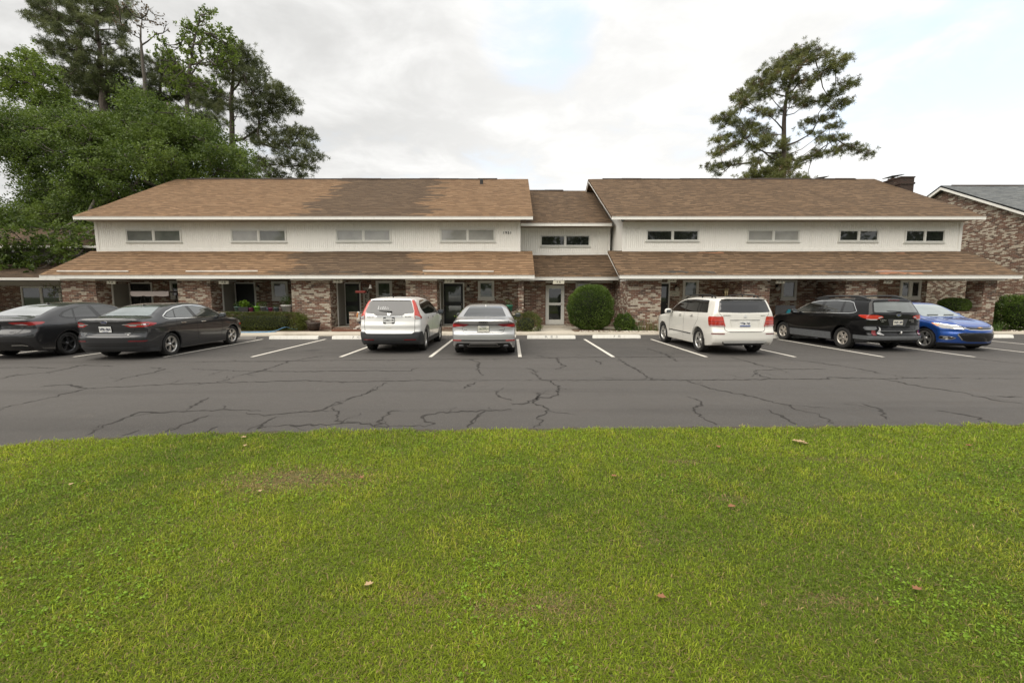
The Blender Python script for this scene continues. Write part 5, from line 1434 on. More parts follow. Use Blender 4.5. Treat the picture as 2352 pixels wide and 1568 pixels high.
YE, ZE, ZS = 19.70, 2.57, 2.405      # porch eave: depth, top, bottom
YW = 22.20                            # upper wall and porch back wall
YUE, ZUE, ZUS = 21.50, 5.395, 5.237   # upper eave
SL, SU = .504, .495
YR = 28.40
def block(name, label, x0, x1, w0, w1, lw0, lw1, dy, rmats, bmat, run=6.9, vent=(0, 1), rakes=(True, True), yb=36.0, lower_wall_y=None):
    """x0,x1 roof ends; w0,w1 upper wall ends; lw0,lw1 lower wall ends; dy set-back from the street"""
    r = thing(name, label, 'building', ((x0+x1)/2, YW+dy, 0))
    r.location = (0, 0, 0)
    ye, yw, yue = YE+dy, YW+dy, YUE+dy
    ylw = lower_wall_y or yw
    mb = MB(); mb.box(lw0, lw1, ylw, yb, .02, 2.42, 0); mb.build('brick_wall', bmat, r)
    mb = MB()   # plain siding round the upper storey, front face set back behind the grooved boards
    zr = ZUE+SU*run
    mb.box(w0, w1, yw+.10, yb-.1, 2.43, 5.24, 0)
    zt = 5.24
    for x in (w0, w1-.1):
        yr_ = yue+run
        mb.prism([(yw+.10, 5.241), (yr_, zr-.16), (2*yr_-yw-.1, 5.241)], x, x+.1, 0, 'x')
    mb.build('side_wall', H_['siding'], r)
    grooved_wall('siding', w0+.13, w1-.13, yw, 3.55, 5.235, H_['siding'], r, depth=.005 if x0 < 0 else .003)
    mb = MB()
    for a, b in ((w0-.004, w0+.14), (w1-.14, w1+.004)): mb.box(a, b, yw-.02, yw+.12, 3.5, 5.236, 0)
    mb.box(w0+.14, w1-.14, yw-.014, yw+.05, 3.72, 3.95, 0)
    mb.build('trim_board', H_['trim'], r)
    # roofs
    up = roof_slope('upper_roof', x0, x1, yue, ZUE, yue+run, zr, rmats[0], r)
    roof_slope('rear_roof', x0, x1, yue+2*run, ZUE, yue+run+.02, zr-.004, rmats[0], r)
    lo = roof_slope('porch_roof', x0+(.0 if rakes[0] else 0), x1, ye, ZE, yw+.04, ZE+SL*(yw+.04-ye), rmats[1], r)
    for (o, y, zb, zt, a, b) in ((up, yue, ZUS, ZUE-.004, x0, x1), (lo, ye, ZS, ZE-.004, x0, x1)):
        mb = MB(); mb.box(a+.03, b-.03, y-.022, y+.02, zb, zt-.025, 0); mb.box(a+.02, b-.02, y-.04, y+.01, zt-.028, zt-.012, 0)
        mb.build('fascia', H_['trim'], o)
    # rake boards following the slopes
    for k, on in enumerate(rakes):
        if not on: continue
        x = x0+.03 if k == 0 else x1-.03
        for (o, ya, za, yb_, s) in ((up, yue, ZUE, yue+run, SU), (lo, ye, ZE, yw, SL)):
            mb = MB(); zb_ = za+s*(yb_-ya)
            mb.prism([(ya-.02, za-.025), (yb_, zb_-.02), (yb_, zb_-.20), (ya-.02, za-.165)], x-.02, x+.02, 0, 'x'); mb.build('rake_board', H_['trim'], o)
        mb = MB(); ya = yue+2*run; mb.prism([(yue+run+.01, zr-.02), (ya, ZUE-.025), (ya, ZUE-.165), (yue+run+.01, zr-.20)], x-.02, x+.02, 0, 'x'); mb.build('rake_board', H_['trim'], up)
    mb = MB(); mb.box(w0+.0, w1-.0, yue+.02, yw-.001, ZUS, ZUS+.02, 0); mb.build('soffit', H_['soffit'], r)
    mb = MB(); mb.box(lw0, lw1, ye+.02, ylw-.001, ZS+.01, ZS+.035, 0); mb.build('porch_ceiling', H_['soffit'], r)
    # ridge cap and ridge vent
    mb = MB()
    yr_ = yue+run
    a, b = x0+(x1-x0)*vent[0], x0+(x1-x0)*vent[1]
    for k in range(int((b-a)/1.2)):
        xa = a+k*1.2; mb.prism([(yr_-.16, zr-.055), (yr_-.15, zr-.01), (yr_, zr+.055+.012*math.sin(k*1.7)), (yr_+.15, zr-.01), (yr_+.16, zr-.055)], xa, xa+1.195, 0, 'x')
    mb.build('ridge_vent', H_['ridge'], up)
    return r, up, lo

def closet(root, x0, x1, y0, y1, mat, doorside=True):
    """brick storage closet that reads as a pillar from the street, with a door in its right flank"""
    mb = MB(); mb.box(x0, x1, y0, y1-.002, .02, 2.34, 0)
    p = mb.build('brick_pillar', mat, root)
    mb = MB(); mb.box(x0-.02, x1+.02, y0-.02, y1-.004, 2.342, 2.404, 0); mb.build('cap_board', H_['trim'], p)
    if doorside:
        ya, yb = y0+.85, y1-.18
        mb = MB(); mb.box(x1-.01, x1+.02, ya, yb, .24, 2.22, 0); mb.build('closet_door', H_['closet'], p)
        mb = MB(); mb.box(x1-.012, x1+.035, yb, yb+.07, .22, 2.28, 0); mb.box(x1-.012, x1+.035, ya-.07, ya, .22, 2.28, 0); mb.build('door_frame', H_['frame'], p)
        mb = MB(); mb.ball((x1+.06, yb-.1, 1.15), .03, 10); mb.tube([(x1+.01, yb-.1, 1.15), (x1+.06, yb-.1, 1.15)], .012, 6); mb.build('knob', H_['metal'], p)
    return p
def low_wall(root, x0, x1, y0, y1, z1, mat, name='planter_wall'):
    mb = MB(); mb.box(x0, x1, y0, y1, .02, z1-.06, 0)
    n = max(2, int((x1-x0)/.078)); w = (x1-x0)/n
    for i in range(n): mb.box(x0+i*w+.004, x0+(i+1)*w-.004, y0-.012, y1+.012, z1-.058, z1, 1)
    return mb.build(name, [mat, H_['brick_mid']], root)
def porch_floor(root, x0, x1, y0, y1, z=.22):
    mb = MB(); mb.box(x0, x1, y0+.1, y1, .03, z, 0); mb.box(x0, x1, y0, y0+.098, .03, z-.005, 1)
    mb.build('porch_floor', [H_['concrete'], H_['brick_mid']], root)
def wx(a, y): return float(at(a, 700, y)[0])
def xz(xa, ya, Y): q = at(xa, ya, Y); return float(q[0]), float(q[2])
def win_px(root, a, b, t, u, Y, pane, **k):
    x0, _ = xz(a, (t+u)/2, Y); x1, _ = xz(b, (t+u)/2, Y)
    _, z1 = xz((a+b)/2, t, Y); _, z0 = xz((a+b)/2, u, Y)
    return window(root, x0, x1, z0, z1, Y, pane, **k)

def build_houses():
    house_materials()
    P = H_
    # ------------------------------------------------ left wing: four homes
    L, up, lo = block('townhouse_building', 'long left wing with tan roof, one dark older stretch of shingles, four upper windows', -20.76, 1.0, -20.42, .41, -20.42, .41, 0.0, (P['tan'], P['tan']), P['brick'], vent=(.03, .93), rakes=(True, True))
    for (a, b, t, u, pn) in ((290, 417, 527, 556, [P['pane_blind'], P['pane_half']]), (531, 658, 527, 556, [P['pane_blind2'], P['pane_blind']]), (772, 898, 527, 555, P['pane_blind2']), (1011, 1137, 525, 555, P['pane_blind2'])):
        win_px(L, a, b, t, u, YW, pn)
    for x0, x1 in ((-20.45, -18.89), (-15.18, -13.68), (-10.02, -8.27), (-4.82, -3.41)):
        closet(L, x0, x1, 20.3, YW, P['brick'])
    mb = MB(); mb.box(.28, .53, 20.3, 20.55, .02, 2.34, 0); p = mb.build('brick_pillar', P['brick'], L)
    mb = MB(); mb.box(.1, 1.0, 20.28, 20.57, 2.342, 2.404, 0); mb.build('cap_board', P['trim'], p)
    for a, b in ((-18.88, -15.19), (-13.67, -10.03), (-8.26, -4.83), (-3.40, .40)): porch_floor(L, a, b, 20.42, YW-.002)
    # doors (screen doors), windows and lamps of the porches
    zt = 2.25
    door(L, wx(304, YW), wx(351, YW), .26, zt, YW, P['door_black'], [(1.1, 1.85)], panes=P['pane_dark'])
    door(L, wx(544, YW), wx(587, YW), .26, zt, YW, P['door_black'], None, handle=-1)
    door(L, wx(784, YW), wx(827, YW), .26, zt, YW, P['door_black'], [(1.1, 1.88), (.25, .9)], handle=-1)
    door(L, wx(1019, YW), wx(1064, YW), .26, zt, YW, P['door_black'], [(1.1, 1.85), (.25, .9)], panes=P['pane_green'])
    for a, b, t, u, pn in ((392, 430, 645, 684, P['pane_dark']), (625, 662, 646, 687, P['pane_half']), (864, 901, 645, 686, P['pane_green']), (1098, 1135, 645, 686, P['pane_green'])):
        win_px(L, a, b, t, u, YW, pn, sashes=1, rail=False, fw=.09)
    for x in (596, 1076): wall_lamp(L, wx(x, YW), YW, 2.02)
    low_wall(L, -13.67, -10.03, 20.24, 20.46, .93, P['brick']); low_wall(L, -7.42, -4.83, 20.24, 20.46, .93, P['brick']); low_wall(L, -2.0, .27, 20.24, 20.46, .93, P['brick'])
    low_wall(L, -17.6, -15.19, 20.24, 20.46, .93, P['brick'])
    # rain diverters on the porch roof
    for a, b in ((135, 298), (430, 594), (972, 1134)):
        slope_strip('rain_diverter', wx(a, YE+.2), wx(b, YE+.2), .30, .345, YE, ZE, SL, P['strip'], lo, .02, .03)
    slope_strip('tar_line', wx(735, YE+.2), wx(832, YE+.2), .28, .36, YE, ZE, SL, P['stain'], lo, .010, .008, .03)
    slope_strip('shingle_patch', wx(690, YE), wx(975, YE), .02, .15, YE, ZE, SL, P['stain'], lo, .006, .004, .05)
    mb = MB(); v = at(1106, 425, 27.3); mb.box(v[0]-.09, v[0]+.09, 27.2, 27.4, 8.1, 8.52, 0, bev=.02); mb.build('roof_vent', P['black'], up)
    # house number
    p = at(1165, 535, YW); mb = MB()
    for k, ch in enumerate('1931'): mb.text(ch, .17, Matrix.Translation((p[0]-.17+k*.115, YW-.012, p[2])) @ Matrix.Rotation(R(90), 4, 'X'), 0, 1, .006)
    mb.build('house_number', P['black'], L)
    # ------------------------------------------------ middle home, set back
    Mr, up, lo = block('townhouse_building', 'narrow set-back middle home with dark brown roof and one small upper window', .43, 5.20, .43, 5.25, .43, 5.24, 2.0, (P['mid'], P['mid']), P['brick_mid'], run=6.0, vent=(.1, .82), rakes=(False, False), lower_wall_y=22.75)
    win_px(Mr, 1241, 1355, 540, 566, YW+2, P['pane_dark'])
    ym = 22.75
    mb = MB(); mb.box(wx(1203, ym), wx(1252, ym), ym-.25, ym-.002, .02, 2.38, 0); mb.build('brick_pillar', P['brick_mid'], Mr)
    door(Mr, wx(1255, ym)+.02, wx(1286, ym)+.15, .24, 2.12, ym, P['frame'], [(.12, .93), (1.06, 1.82)], handle=1, panes=P['pane_dark'])
    win_px(Mr, 1322, 1356, 647, 690, ym, P['pane_dark'], sashes=1, fw=.09)
    mb = MB(); mb.box(.55, 5.1, ym-.05, ym-.003, 2.30, 2.40, 0); mb.build('trim_board', P['trim'], Mr)
    mb = MB(); mb.box(1.3, 2.7, 21.7, ym-.06, .02, .18, 0); mb.build('door_step', P['concrete'], Mr)
    slope_strip('tar_line', wx(1285, 21.9), wx(1382, 21.9), .34, .40, YE+2, ZE, SL, P['stain'], lo, .008, .006, .02)
    # ------------------------------------------------ right wing: three homes
    Rr, up, lo = block('townhouse_building', 'long right wing with weathered brown roof and one orange patch low on its porch roof', 4.72, 22.42, 5.42, 22.05, 5.25, 20.6, 0.0, (P['brown'], P['brown']), P['brick'], vent=(.05, .97), rakes=(True, True))
    for (a, b, t, u, pn) in ((1484, 1605, 528, 554, P['pane_dark']), (1716, 1836, 528, 555, P['pane_blind2']), (1926, 2017, 528, 555, P['pane_dark']), (2078, 2169, 528, 557, P['pane_dark'])):
        win_px(Rr, a, b, t, u, YW, pn)
    for x0, x1 in ((5.25, 6.78), (10.44, 11.71), (15.15, 16.6)): closet(Rr, x0, x1, 20.3, YW, P['brick'])
    mb = MB(); mb.box(21.42, 22.0, 20.3, 21.1, .02, 2.34, 0); p = mb.build('brick_pillar', P['brick'], Rr)
    mb = MB(); mb.box(20.5, 22.3, 20.28, 21.15, 2.342, 2.404, 0); mb.build('cap_board', P['trim'], p)
    mb = MB(); mb.box(20.62, 22.2, YE+.02, YW+3, ZS+.01, ZS+.035, 0); mb.build('porch_ceiling', P['soffit'], Rr)
    for a, b in ((6.79, 10.43), (11.72, 15.14), (16.61, 20.58)): porch_floor(Rr, a, b, 20.42, YW-.002)
    door(Rr, 6.92, 7.76, .26, zt, YW, P['door_black'], [(1.1, 1.85)], panes=P['pane_dark'])
    for a, b, t, u, pn, s in ((1568, 1604, 643, 684, P['pane_green'], 1), (1794, 1829, 643, 686, P['pane_dark'], 1), (2066, 2114, 643.5, 685, P['pane_dark'], 2)):
        win_px(Rr, a, b, t, u, YW, pn, sashes=s, fw=.085)
    for x in (1551, 1781): wall_lamp(Rr, wx(x, YW), YW, 2.02)
    low_wall(Rr, 20.0, 21.41, 20.24, 20.46, .95, P['brick']); low_wall(Rr, 12.8, 15.14, 20.24, 20.46, .93, P['brick'])
    for a, b in ((1515, 1640), (1862, 1990)):
        slope_strip('shingle_patch', wx(a, YE+.2), wx(b, YE+.2), .13, .42, YE, ZE, SL, P['stain'], lo, .006, .004, .09)
    slope_strip('shingle_patch', wx(2012, YE+.2), wx(2108, YE+.2), .04, .50, YE, ZE, SL, P['rust'], lo, .006, .005, .07)
    slope_strip('rain_diverter', wx(2008, YE+.2), wx(2136, YE+.2), .30, .335, YE, ZE, SL, P['dull_strip'], lo, .02, .02)
    slope_strip('shingle_patch', wx(2062, YW)-.5, wx(2100, YW)-.9, 2.5, 2.64, YE, ZE, SL, P['rust'], lo, .006, .003, .03)
    slope_strip('shingle_patch', 9.1, 10.3, 2.44, 2.62, YE, ZE, SL, P['rust'], lo, .006, .003, .04)
    # chimney outside the gable end
    def chimney(root, x0, x1, y0, y1, z0, z1, capside):
        mb = MB(); mb.box(x0, x1, y0, y1, z0, z1, 0); mb.box(x0-.04, x1+.04, y0-.04, y1+.04, z1-.36, z1-.26, 0); mb.box(x0-.03, x1+.03, y0-.03, y1+.03, z1, z1+.07, 0)
        c = mb.build('chimney', P['brick_dark'], root)
        mb = MB(); xm = (x0+x1)/2-.15; ym_ = y0+(y1-y0)*.6
        mb.box(xm-.18, xm+.18, ym_-.18, ym_+.18, z1+.071, z1+.16, 0)
        mb.box(-.36, .36, -.36, .36, -.015, .015, 1, Matrix.Translation((xm, ym_, z1+.27)) @ Matrix.Rotation(R(-7), 4, 'Y'))
        for sx in (-.15, .15):
            for sy in (-.15, .15): mb.tube([(xm+sx, ym_+sy, z1+.14), (xm+sx, ym_+sy, z1+.28)], .012, 5, 1)
        mb.build('chimney_cap', [P['brick_mid'], P['black']], c)
    chimney(Rr, 22.47, 23.25, 26.5, 27.9, 0.0, 8.42, 0)
    v = at(1889, 411, 29.6)
    chimney(Rr, v[0]-.35, v[0]+.35, 29.2, 29.95, 6.5, v[2]-.22, 0)
    # porch ends on the right: plain brick return wall behind the low wall
    # ------------------------------------------------ neighbours
    N = thing('neighbour_house', 'brick gable end with grey shingle roof and white rake boards beyond the right wing', 'building')
    yr_, zr = 29.8, 8.75
    mb = MB()
    mb.prism([(22.9, .02), (22.9, zr-.5*(yr_-22.9)-.25), (yr_, zr-.25), (36.7, zr-.5*6.9-.25), (36.7, .02)], 28.25, 44.0, 0, 'x')
    mb.build('brick_wall', P['brick_far'], N)
    g = roof_slope('roof', 27.9, 44.5, 22.1, zr-.5*(yr_-22.1), yr_, zr, P['grey'], N)
    roof_slope('roof', 27.9, 44.5, 37.5, zr-.5*(37.5-yr_), yr_+.02, zr-.004, P['grey'], N)
    for a, b in ((22.1, yr_), (37.5, yr_)):
        za = zr-.5*abs(yr_-a); mb = MB()
        mb.prism([(a, za-.03), (b, zr-.03), (b, zr-.26), (a, za-.24)], 27.9, 27.95, 0, 'x'); mb.build('rake_board', P['trim'], g)
        mb = MB(); s = 1 if a < b else -1
        mb.prism([(a, za-.10), (b, zr-.10), (b, zr-.13), (a, za-.13)], 27.951, 28.248, 0, 'x'); mb.build('soffit', P['soffit'], g)
    mb = MB()
    for k in range(13): mb.prism([(yr_-.16, zr-.05), (yr_, zr+.06), (yr_+.16, zr-.05)], 28.6+k*1.2, 29.795+k*1.2, 0, 'x')
    mb.build('ridge_vent', P['ridge'], g)
    q = at(2316, 684, 26.0); mb = MB(); xw = 28.25
    mb.box(xw-.10, xw-.0, 24.2, 24.36, 1.42, 1.62, 0, bev=.02); mb.tube([(xw-.02, 24.28, 1.5), (xw-.16, 24.24, 1.52)], [.05, .08], 10, 0); mb.build('flood_lamp', P['frame'], N)
    W = thing('neighbour_house', 'shaded low brick house behind the oak at the left edge, brown roof and white fascias', 'building')
    bx0, bx1 = -46.0, -21.6
    mb = MB(); mb.box(bx0, bx1, 26.6, 30.4, .02, 2.5, 0); mb.build('brick_wall', P['brick_mid'], W)
    mb = MB(); mb.box(bx0, bx1, 25.4, 30.3, 2.52, 4.35, 0); mb.build('upper_wall', P['closet'], W)
    a = roof_slope('porch_roof', bx0-.3, bx1+.35, 22.3, 2.57, 25.42, 3.5, P['neigh'], W)
    b = roof_slope('roof', bx0-.3, bx1+.35, 24.9, 4.42, 28.0, 5.75, P['neigh'], W); roof_slope('roof', bx0-.3, bx1+.35, 31.0, 4.42, 28.02, 5.745, P['neigh'], W)
    for o, y, z in ((a, 22.3, 2.57), (b, 24.9, 4.42)):
        mb = MB(); mb.box(bx0-.28, bx1+.33, y-.02, y+.02, z-.15, z-.02, 0); mb.build('fascia', P['trim'], o)
    mb = MB(); mb.box(bx0, bx1, 25.0, 25.3, 2.2, 2.45, 0); mb.build('trim_board', P['closet'], W)
    mb = MB(); mb.box(bx0, bx1, 25.36, 25.399, 3.42, 3.62, 0); mb.build('trim_board', P['trim'], W)
    window(W, -29.2, -25.7, .85, 2.2, 26.6, P['pane_dark'], sashes=3, fw=.07)
    window(W, -31.5, -27.6, 3.70, 4.25, 25.4, P['pane_dark'], sashes=3, fw=.05)
    mb = MB(); mb.box(-23.4, bx1-.01, 25.3, 26.59, .02, 2.4, 0); mb.build('brick_pillar', P['brick_mid'], W)
# ================================================================ ground
LAWN = [(-60, -8), (-14, 2.6), (-9.0, 4.15), (-5.83, 4.9), (-5.35, 5.14), (-4.68, 5.29), (-3.17, 5.47), (-1.54, 5.54), (.14, 5.60), (2.42, 5.67), (4.75, 5.73), (6.8, 5.75), (10, 5.7), (16, 5.3), (30, 3.5), (70, -4)]
def lawn_edge(x): return np.interp(x, [p[0] for p in LAWN], [p[1] for p in LAWN])-.07
KERB = [(-60, 17.8), (-22, 18.15), (-9, 18.36), (0, 18.72), (6, 18.98), (22, 19.25), (60, 19.4)]
def kerb_y(x): return float(np.interp(x, [p[0] for p in KERB], [p[1] for p in KERB]))
def asphalt():
    t = NT('worn_asphalt'); c = t.coord('Object'); x, y, z = t.sep(c)
    a = t.noise(c, .22, 5, .6); b = t.noise(c, 2.2, 5, .65); g = t.noise(c, 130, 2); gg = t.noise(c, 45, 3, .7)
    col = t.ramp(a, [(.3, (.050, .046, .042)), (.7, (.086, .078, .071))])
    lane = t.math('MULTIPLY', t.sstep(y, 12.6, 11.4), t.sstep(y, 4.5, 7.5))
    col = t.mix(t.math('MULTIPLY', lane, .55), col, (.104, .095, .087))             # the driven lane is worn paler than the stalls
    tyre = t.noise(t.comb(t.math('MULTIPLY', x, .08), t.math('MULTIPLY', y, 1.2), 0.0), 1.0, 3)
    col = t.mix(t.math('MULTIPLY', t.sstep(tyre, .5, .72), .35), col, (.034, .030, .027))
    col = t.mix(t.math('MULTIPLY', t.sstep(b, .55, .75), .4), col, (.112, .098, .086))
    col = t.mix(t.math('MULTIPLY', t.sstep(gg, .50, .75), .6), col, (.125, .112, .098))
    col = t.mix(t.math('MULTIPLY', g, .35), col, (.018, .016, .015))
    speck = t.math('GREATER_THAN', t.noise(c, 60, 2), .66)
    col = t.mix(t.math('MULTIPLY', speck, .6), col, (.22, .20, .18))
    spot = t.n('ShaderNodeTexVoronoi'); spot.inputs['Scale'].default_value = .55; t.set(spot.inputs['Vector'], c)
    oil = t.math('MULTIPLY', t.sstep(spot.outputs['Distance'], .22, .05), t.sstep(y, 12.0, 13.0))
    col = t.mix(t.math('MULTIPLY', oil, .55), col, (.025, .023, .021))              # oil drips in the stalls
    t.p(color=col, rough=t.ramp(b, [(.3, .78), (.7, .92)]))
    t.bump(t.math('ADD', t.math('MULTIPLY', g, .6), gg), .5, .008)
    return t.m
def line_paint():
    t = NT('worn_line_paint'); c = t.coord('Object')
    a = t.noise(c, 22, 5, .75); b = t.noise(c, 3, 3)
    m = t.sstep(t.math('ADD', a, t.math('MULTIPLY', b, .35)), .80, .92)
    t.p(color=t.mix(m, (.62, .585, .52), (.16, .145, .125)), rough=.85)
    t.bump(a, .3, .004)
    return t.m
CRACKS_L = [[(0, 285), (60, 270), (140, 262), (210, 258), (300, 240), (385, 222), (520, 228)], [(0, 428), (50, 408), (120, 395), (270, 362), (400, 330), (540, 322), (790, 310), (1000, 302), (1180, 300), (1400, 292), (1600, 300), (1900, 293), (2350, 292)],
    [(525, 297), (600, 275), (700, 258), (760, 240), (690, 232)], [(390, 545), (470, 505), (560, 470), (640, 438), (760, 440), (900, 432), (1060, 428), (1200, 432)], [(860, 432), (870, 412), (900, 400), (955, 372)],
    [(1000, 302), (1100, 270), (1200, 248), (1270, 225), (1330, 205), (1100, 205), (900, 208)], [(760, 530), (820, 505), (890, 480), (960, 452)], [(1130, 440), (1215, 455), (1350, 440), (1450, 432), (1530, 408), (1600, 378), (1700, 345), (1780, 300)],
    [(1530, 415), (1555, 440), (1545, 465), (1565, 490), (1440, 500), (1330, 495), (1180, 515)], [(1180, 515), (1225, 480), (1270, 460)], [(1565, 490), (1650, 485), (1720, 505), (1760, 470), (1780, 440), (1840, 432)],
    [(1720, 505), (1840, 500), (1950, 505), (2000, 490), (1950, 475), (1945, 455), (2010, 440), (2100, 438), (2230, 430), (2350, 425)], [(2150, 512), (2170, 475), (2230, 432)], [(2270, 340), (2300, 370), (2350, 385)], [(2160, 195), (2200, 210), (2195, 240), (2215, 270)],
    [(880, 240), (1000, 245), (1120, 250), (1300, 252), (1500, 250), (1680, 248), (1880, 250), (1915, 235)], [(1330, 205), (1480, 180)], [(2130, 330), (2190, 300)], [(1200, 206), (1330, 203), (1700, 198), (2000, 196), (2350, 193)], [(0, 235), (120, 232), (255, 236)], [(200, 318), (300, 312), (400, 330)], [(640, 520), (560, 545)], [(900, 545), (1000, 505)]]
CRACKS_R = [[(115, 178), (150, 188), (205, 190), (215, 210), (245, 228), (200, 242)], [(70, 235), (100, 245), (110, 265), (135, 290), (180, 295), (210, 325), (210, 350), (175, 372), (110, 372), (95, 395), (160, 420), (160, 440), (115, 462), (125, 490), (100, 510)], [(0, 405), (60, 398), (95, 385), (130, 350)],
    [(490, 190), (510, 210), (580, 245), (610, 270), (640, 290), (700, 287)], [(0, 292), (300, 292), (500, 290), (700, 290), (1000, 290), (1190, 285), (1420, 287), (1460, 278), (1700, 285), (1900, 280), (2350, 285)], [(1110, 255), (1130, 245), (1240, 242), (1440, 240)], [(1110, 255), (1140, 272), (1190, 285)],
    [(800, 292), (880, 318), (960, 340), (1100, 365), (1200, 395), (1280, 405), (1300, 425), (1380, 440), (1480, 490)], [(1000, 185), (1060, 200), (1150, 225), (1240, 240)], [(1230, 190), (1400, 210), (1600, 240), (1700, 262), (1800, 278)], [(1700, 285), (1900, 325), (2000, 338), (2100, 355), (2200, 380), (2350, 400)],
    [(805, 365), (845, 378), (875, 408), (830, 418), (870, 450), (900, 478), (940, 495)], [(1180, 428), (1240, 460), (1310, 495)], [(0, 190), (400, 186), (940, 184)], [(1950, 430), (2080, 450), (2200, 485)], [(2020, 185), (2150, 195), (2350, 218)], [(380, 200), (410, 220)], [(620, 145), (700, 170), (760, 205)], [(1610, 400), (1700, 430), (1720, 470)], [(2200, 365), (2350, 370)]]
def build_ground():
    G = simple('distant_ground', (.06, .09, .025), .95, var=.4, scale=.4)
    o = mesh_np('ground', [(-400, -200, -.06), (400, -200, -.06), (400, 600, -.06), (-400, 600, -.06)], np.array([[0, 1, 2, 3]]), G); tag(o, kind='structure')
    # car park sheet from the lawn edge to the kerb
    xs = sorted(set(list(np.linspace(-60, 60, 61))+[p[0] for p in LAWN if -60 <= p[0] <= 60]))
    V = [(x, lawn_edge(x)-.6, 0) for x in xs]+[(x, kerb_y(x)+.02, 0) for x in xs]; n = len(xs)
    A = asphalt()
    lot = mesh_np('parking_lot', V, np.array([(i, i+1, n+i+1, n+i) for i in range(n-1)]), A); tag(lot, kind='structure')
    # cracks: sunken dark seams drawn where they run, as thin ragged strips
    ck = NT('crack_grime'); c = ck.coord('Object'); nz = ck.noise(c, 12, 3)
    ck.p(color=ck.ramp(nz, [(.3, (.018, .016, .014)), (.7, (.040, .035, .031))]), rough=1.0)
    V = []; Fs = []; r = random.Random(5)
    def crack(P, w0):
        Q = [P[0]]
        for a, b in zip(P, P[1:]):
            d = math.hypot(b[0]-a[0], b[1]-a[1]); k = max(1, int(d/.07))
            nx_, ny_ = -(b[1]-a[1])/max(d, 1e-6), (b[0]-a[0])/max(d, 1e-6)
            for i in range(1, k+1):
                f = i/k; j = r.gauss(0, .028) if i < k else 0
                Q.append((a[0]+(b[0]-a[0])*f+nx_*j, a[1]+(b[1]-a[1])*f+ny_*j))
        b0 = len(V)
        for i, q in enumerate(Q):
            p0, p1 = Q[max(i-1, 0)], Q[min(i+1, len(Q)-1)]
            tx, ty = p1[0]-p0[0], p1[1]-p0[1]; l = math.hypot(tx, ty) or 1
            w = w0*r.uniform(.2, 1.4)*(.35+.65*math.sin(math.pi*min(1, (i+.3)/len(Q)*1.0)) if len(Q) > 3 else .6)
            V.extend([(q[0]-ty/l*w/2, q[1]+tx/l*w/2, .004), (q[0]+ty/l*w/2, q[1]-tx/l*w/2, .004)])
        for i in range(len(Q)-1): Fs.append([b0+2*i, b0+2*i+1, b0+2*i+3, b0+2*i+2])
        if w0 > .02:     # hairline offshoots
            for i in range(3, len(Q)-2, 9):
                if r.random() < .55:
                    a = r.uniform(0, 6.28); l = r.uniform(.15, .5)
                    crack([Q[i], (Q[i][0]+math.cos(a)*l, Q[i][1]+math.sin(a)*l*1.4)], .012)
    for k, (lst, ox) in enumerate(((CRACKS_L, 0), (CRACKS_R, 1176))):
        for cidx, pl in enumerate(lst):
            P = [tuple(gnd(ox+a*.5, 727.3+b*.5)[:2]) for a, b in pl]
            crack(P, .042 if max(q[1] for q in pl) > 330 else .050)
    o = mesh_np('pavement_cracks', V, Fs, ck.m); tag(o, kind='structure')
    # soil and clippings spilt over the broken edge of the paving
    V = []; Fs = []; r = random.Random(11); xs = np.arange(-16, 16, .07)
    for i, x in enumerate(xs):
        e = float(lawn_edge(x)); w = .015+.05*r.random()**2+.015*math.sin(x*3.1)+.015*math.sin(x*9.7)
        V += [(x, e-.25, .005), (x, e+max(.01, w), .0045)]
        if i: Fs.append([2*i-2, 2*i, 2*i+1, 2*i-1])
    sl = NT('edge_soil'); c = sl.coord('Object'); nz = sl.noise(c, 45, 4, .7)
    sl.p(color=sl.ramp(nz, [(.3, (.035, .028, .02)), (.6, (.085, .068, .045)), (.8, (.17, .145, .09))]), rough=1); sl.bump(nz, 1.0, .02)
    o = mesh_np('soil_edge', V, Fs, sl.m); tag(o, kind='structure')
    # painted stall lines
    lp = line_paint()
    for x in (-17.0, -14.55, -12.12, -9.62, -7.19, -4.74, -2.26, .22, 2.80, 5.37, 7.82, 10.26, 12.78, 15.3, 17.8, 20.3, 22.8):
        o = mesh_np('parking_line', [(x-.05, 12.15, .006), (x+.05, 12.15, .006), (x+.045, 17.05, .006), (x-.055, 17.05, .006)], np.array([[0, 1, 2, 3]]), lp); tag(o, kind='structure')
    # raised walk with a kerb edge
    con = H_['concrete']
    xs = np.linspace(-60, 60, 121); mb = MB(); n = len(xs)
    V = []
    for x in xs:
        k = kerb_y(x); V += [(x, k, -.02), (x, k+.012, .088), (x, k+.03, .10), (x, 24.4, .10)]
    Fs = []
    for i in range(n-1):
        for j in range(3): Fs.append((i*4+j, (i+1)*4+j, (i+1)*4+j+1, i*4+j+1))
    o = mesh_np('sidewalk', V, np.array(Fs), con); tag(o, kind='structure')
    # planting beds: mulch with pale stones
    t = NT('mulch_bed'); c = t.coord('Object'); a = t.noise(c, 3, 4); b = t.noise(c, 38, 4, .7)
    col = t.ramp(b, [(.3, (.05, .032, .022)), (.6, (.15, .085, .05)), (.8, (.28, .20, .14))])
    t.p(color=t.mix(t.math('MULTIPLY', t.sstep(a, .4, .7), .6), col, (.30, .25, .18)), rough=1); t.bump(b, 1.0, .03)
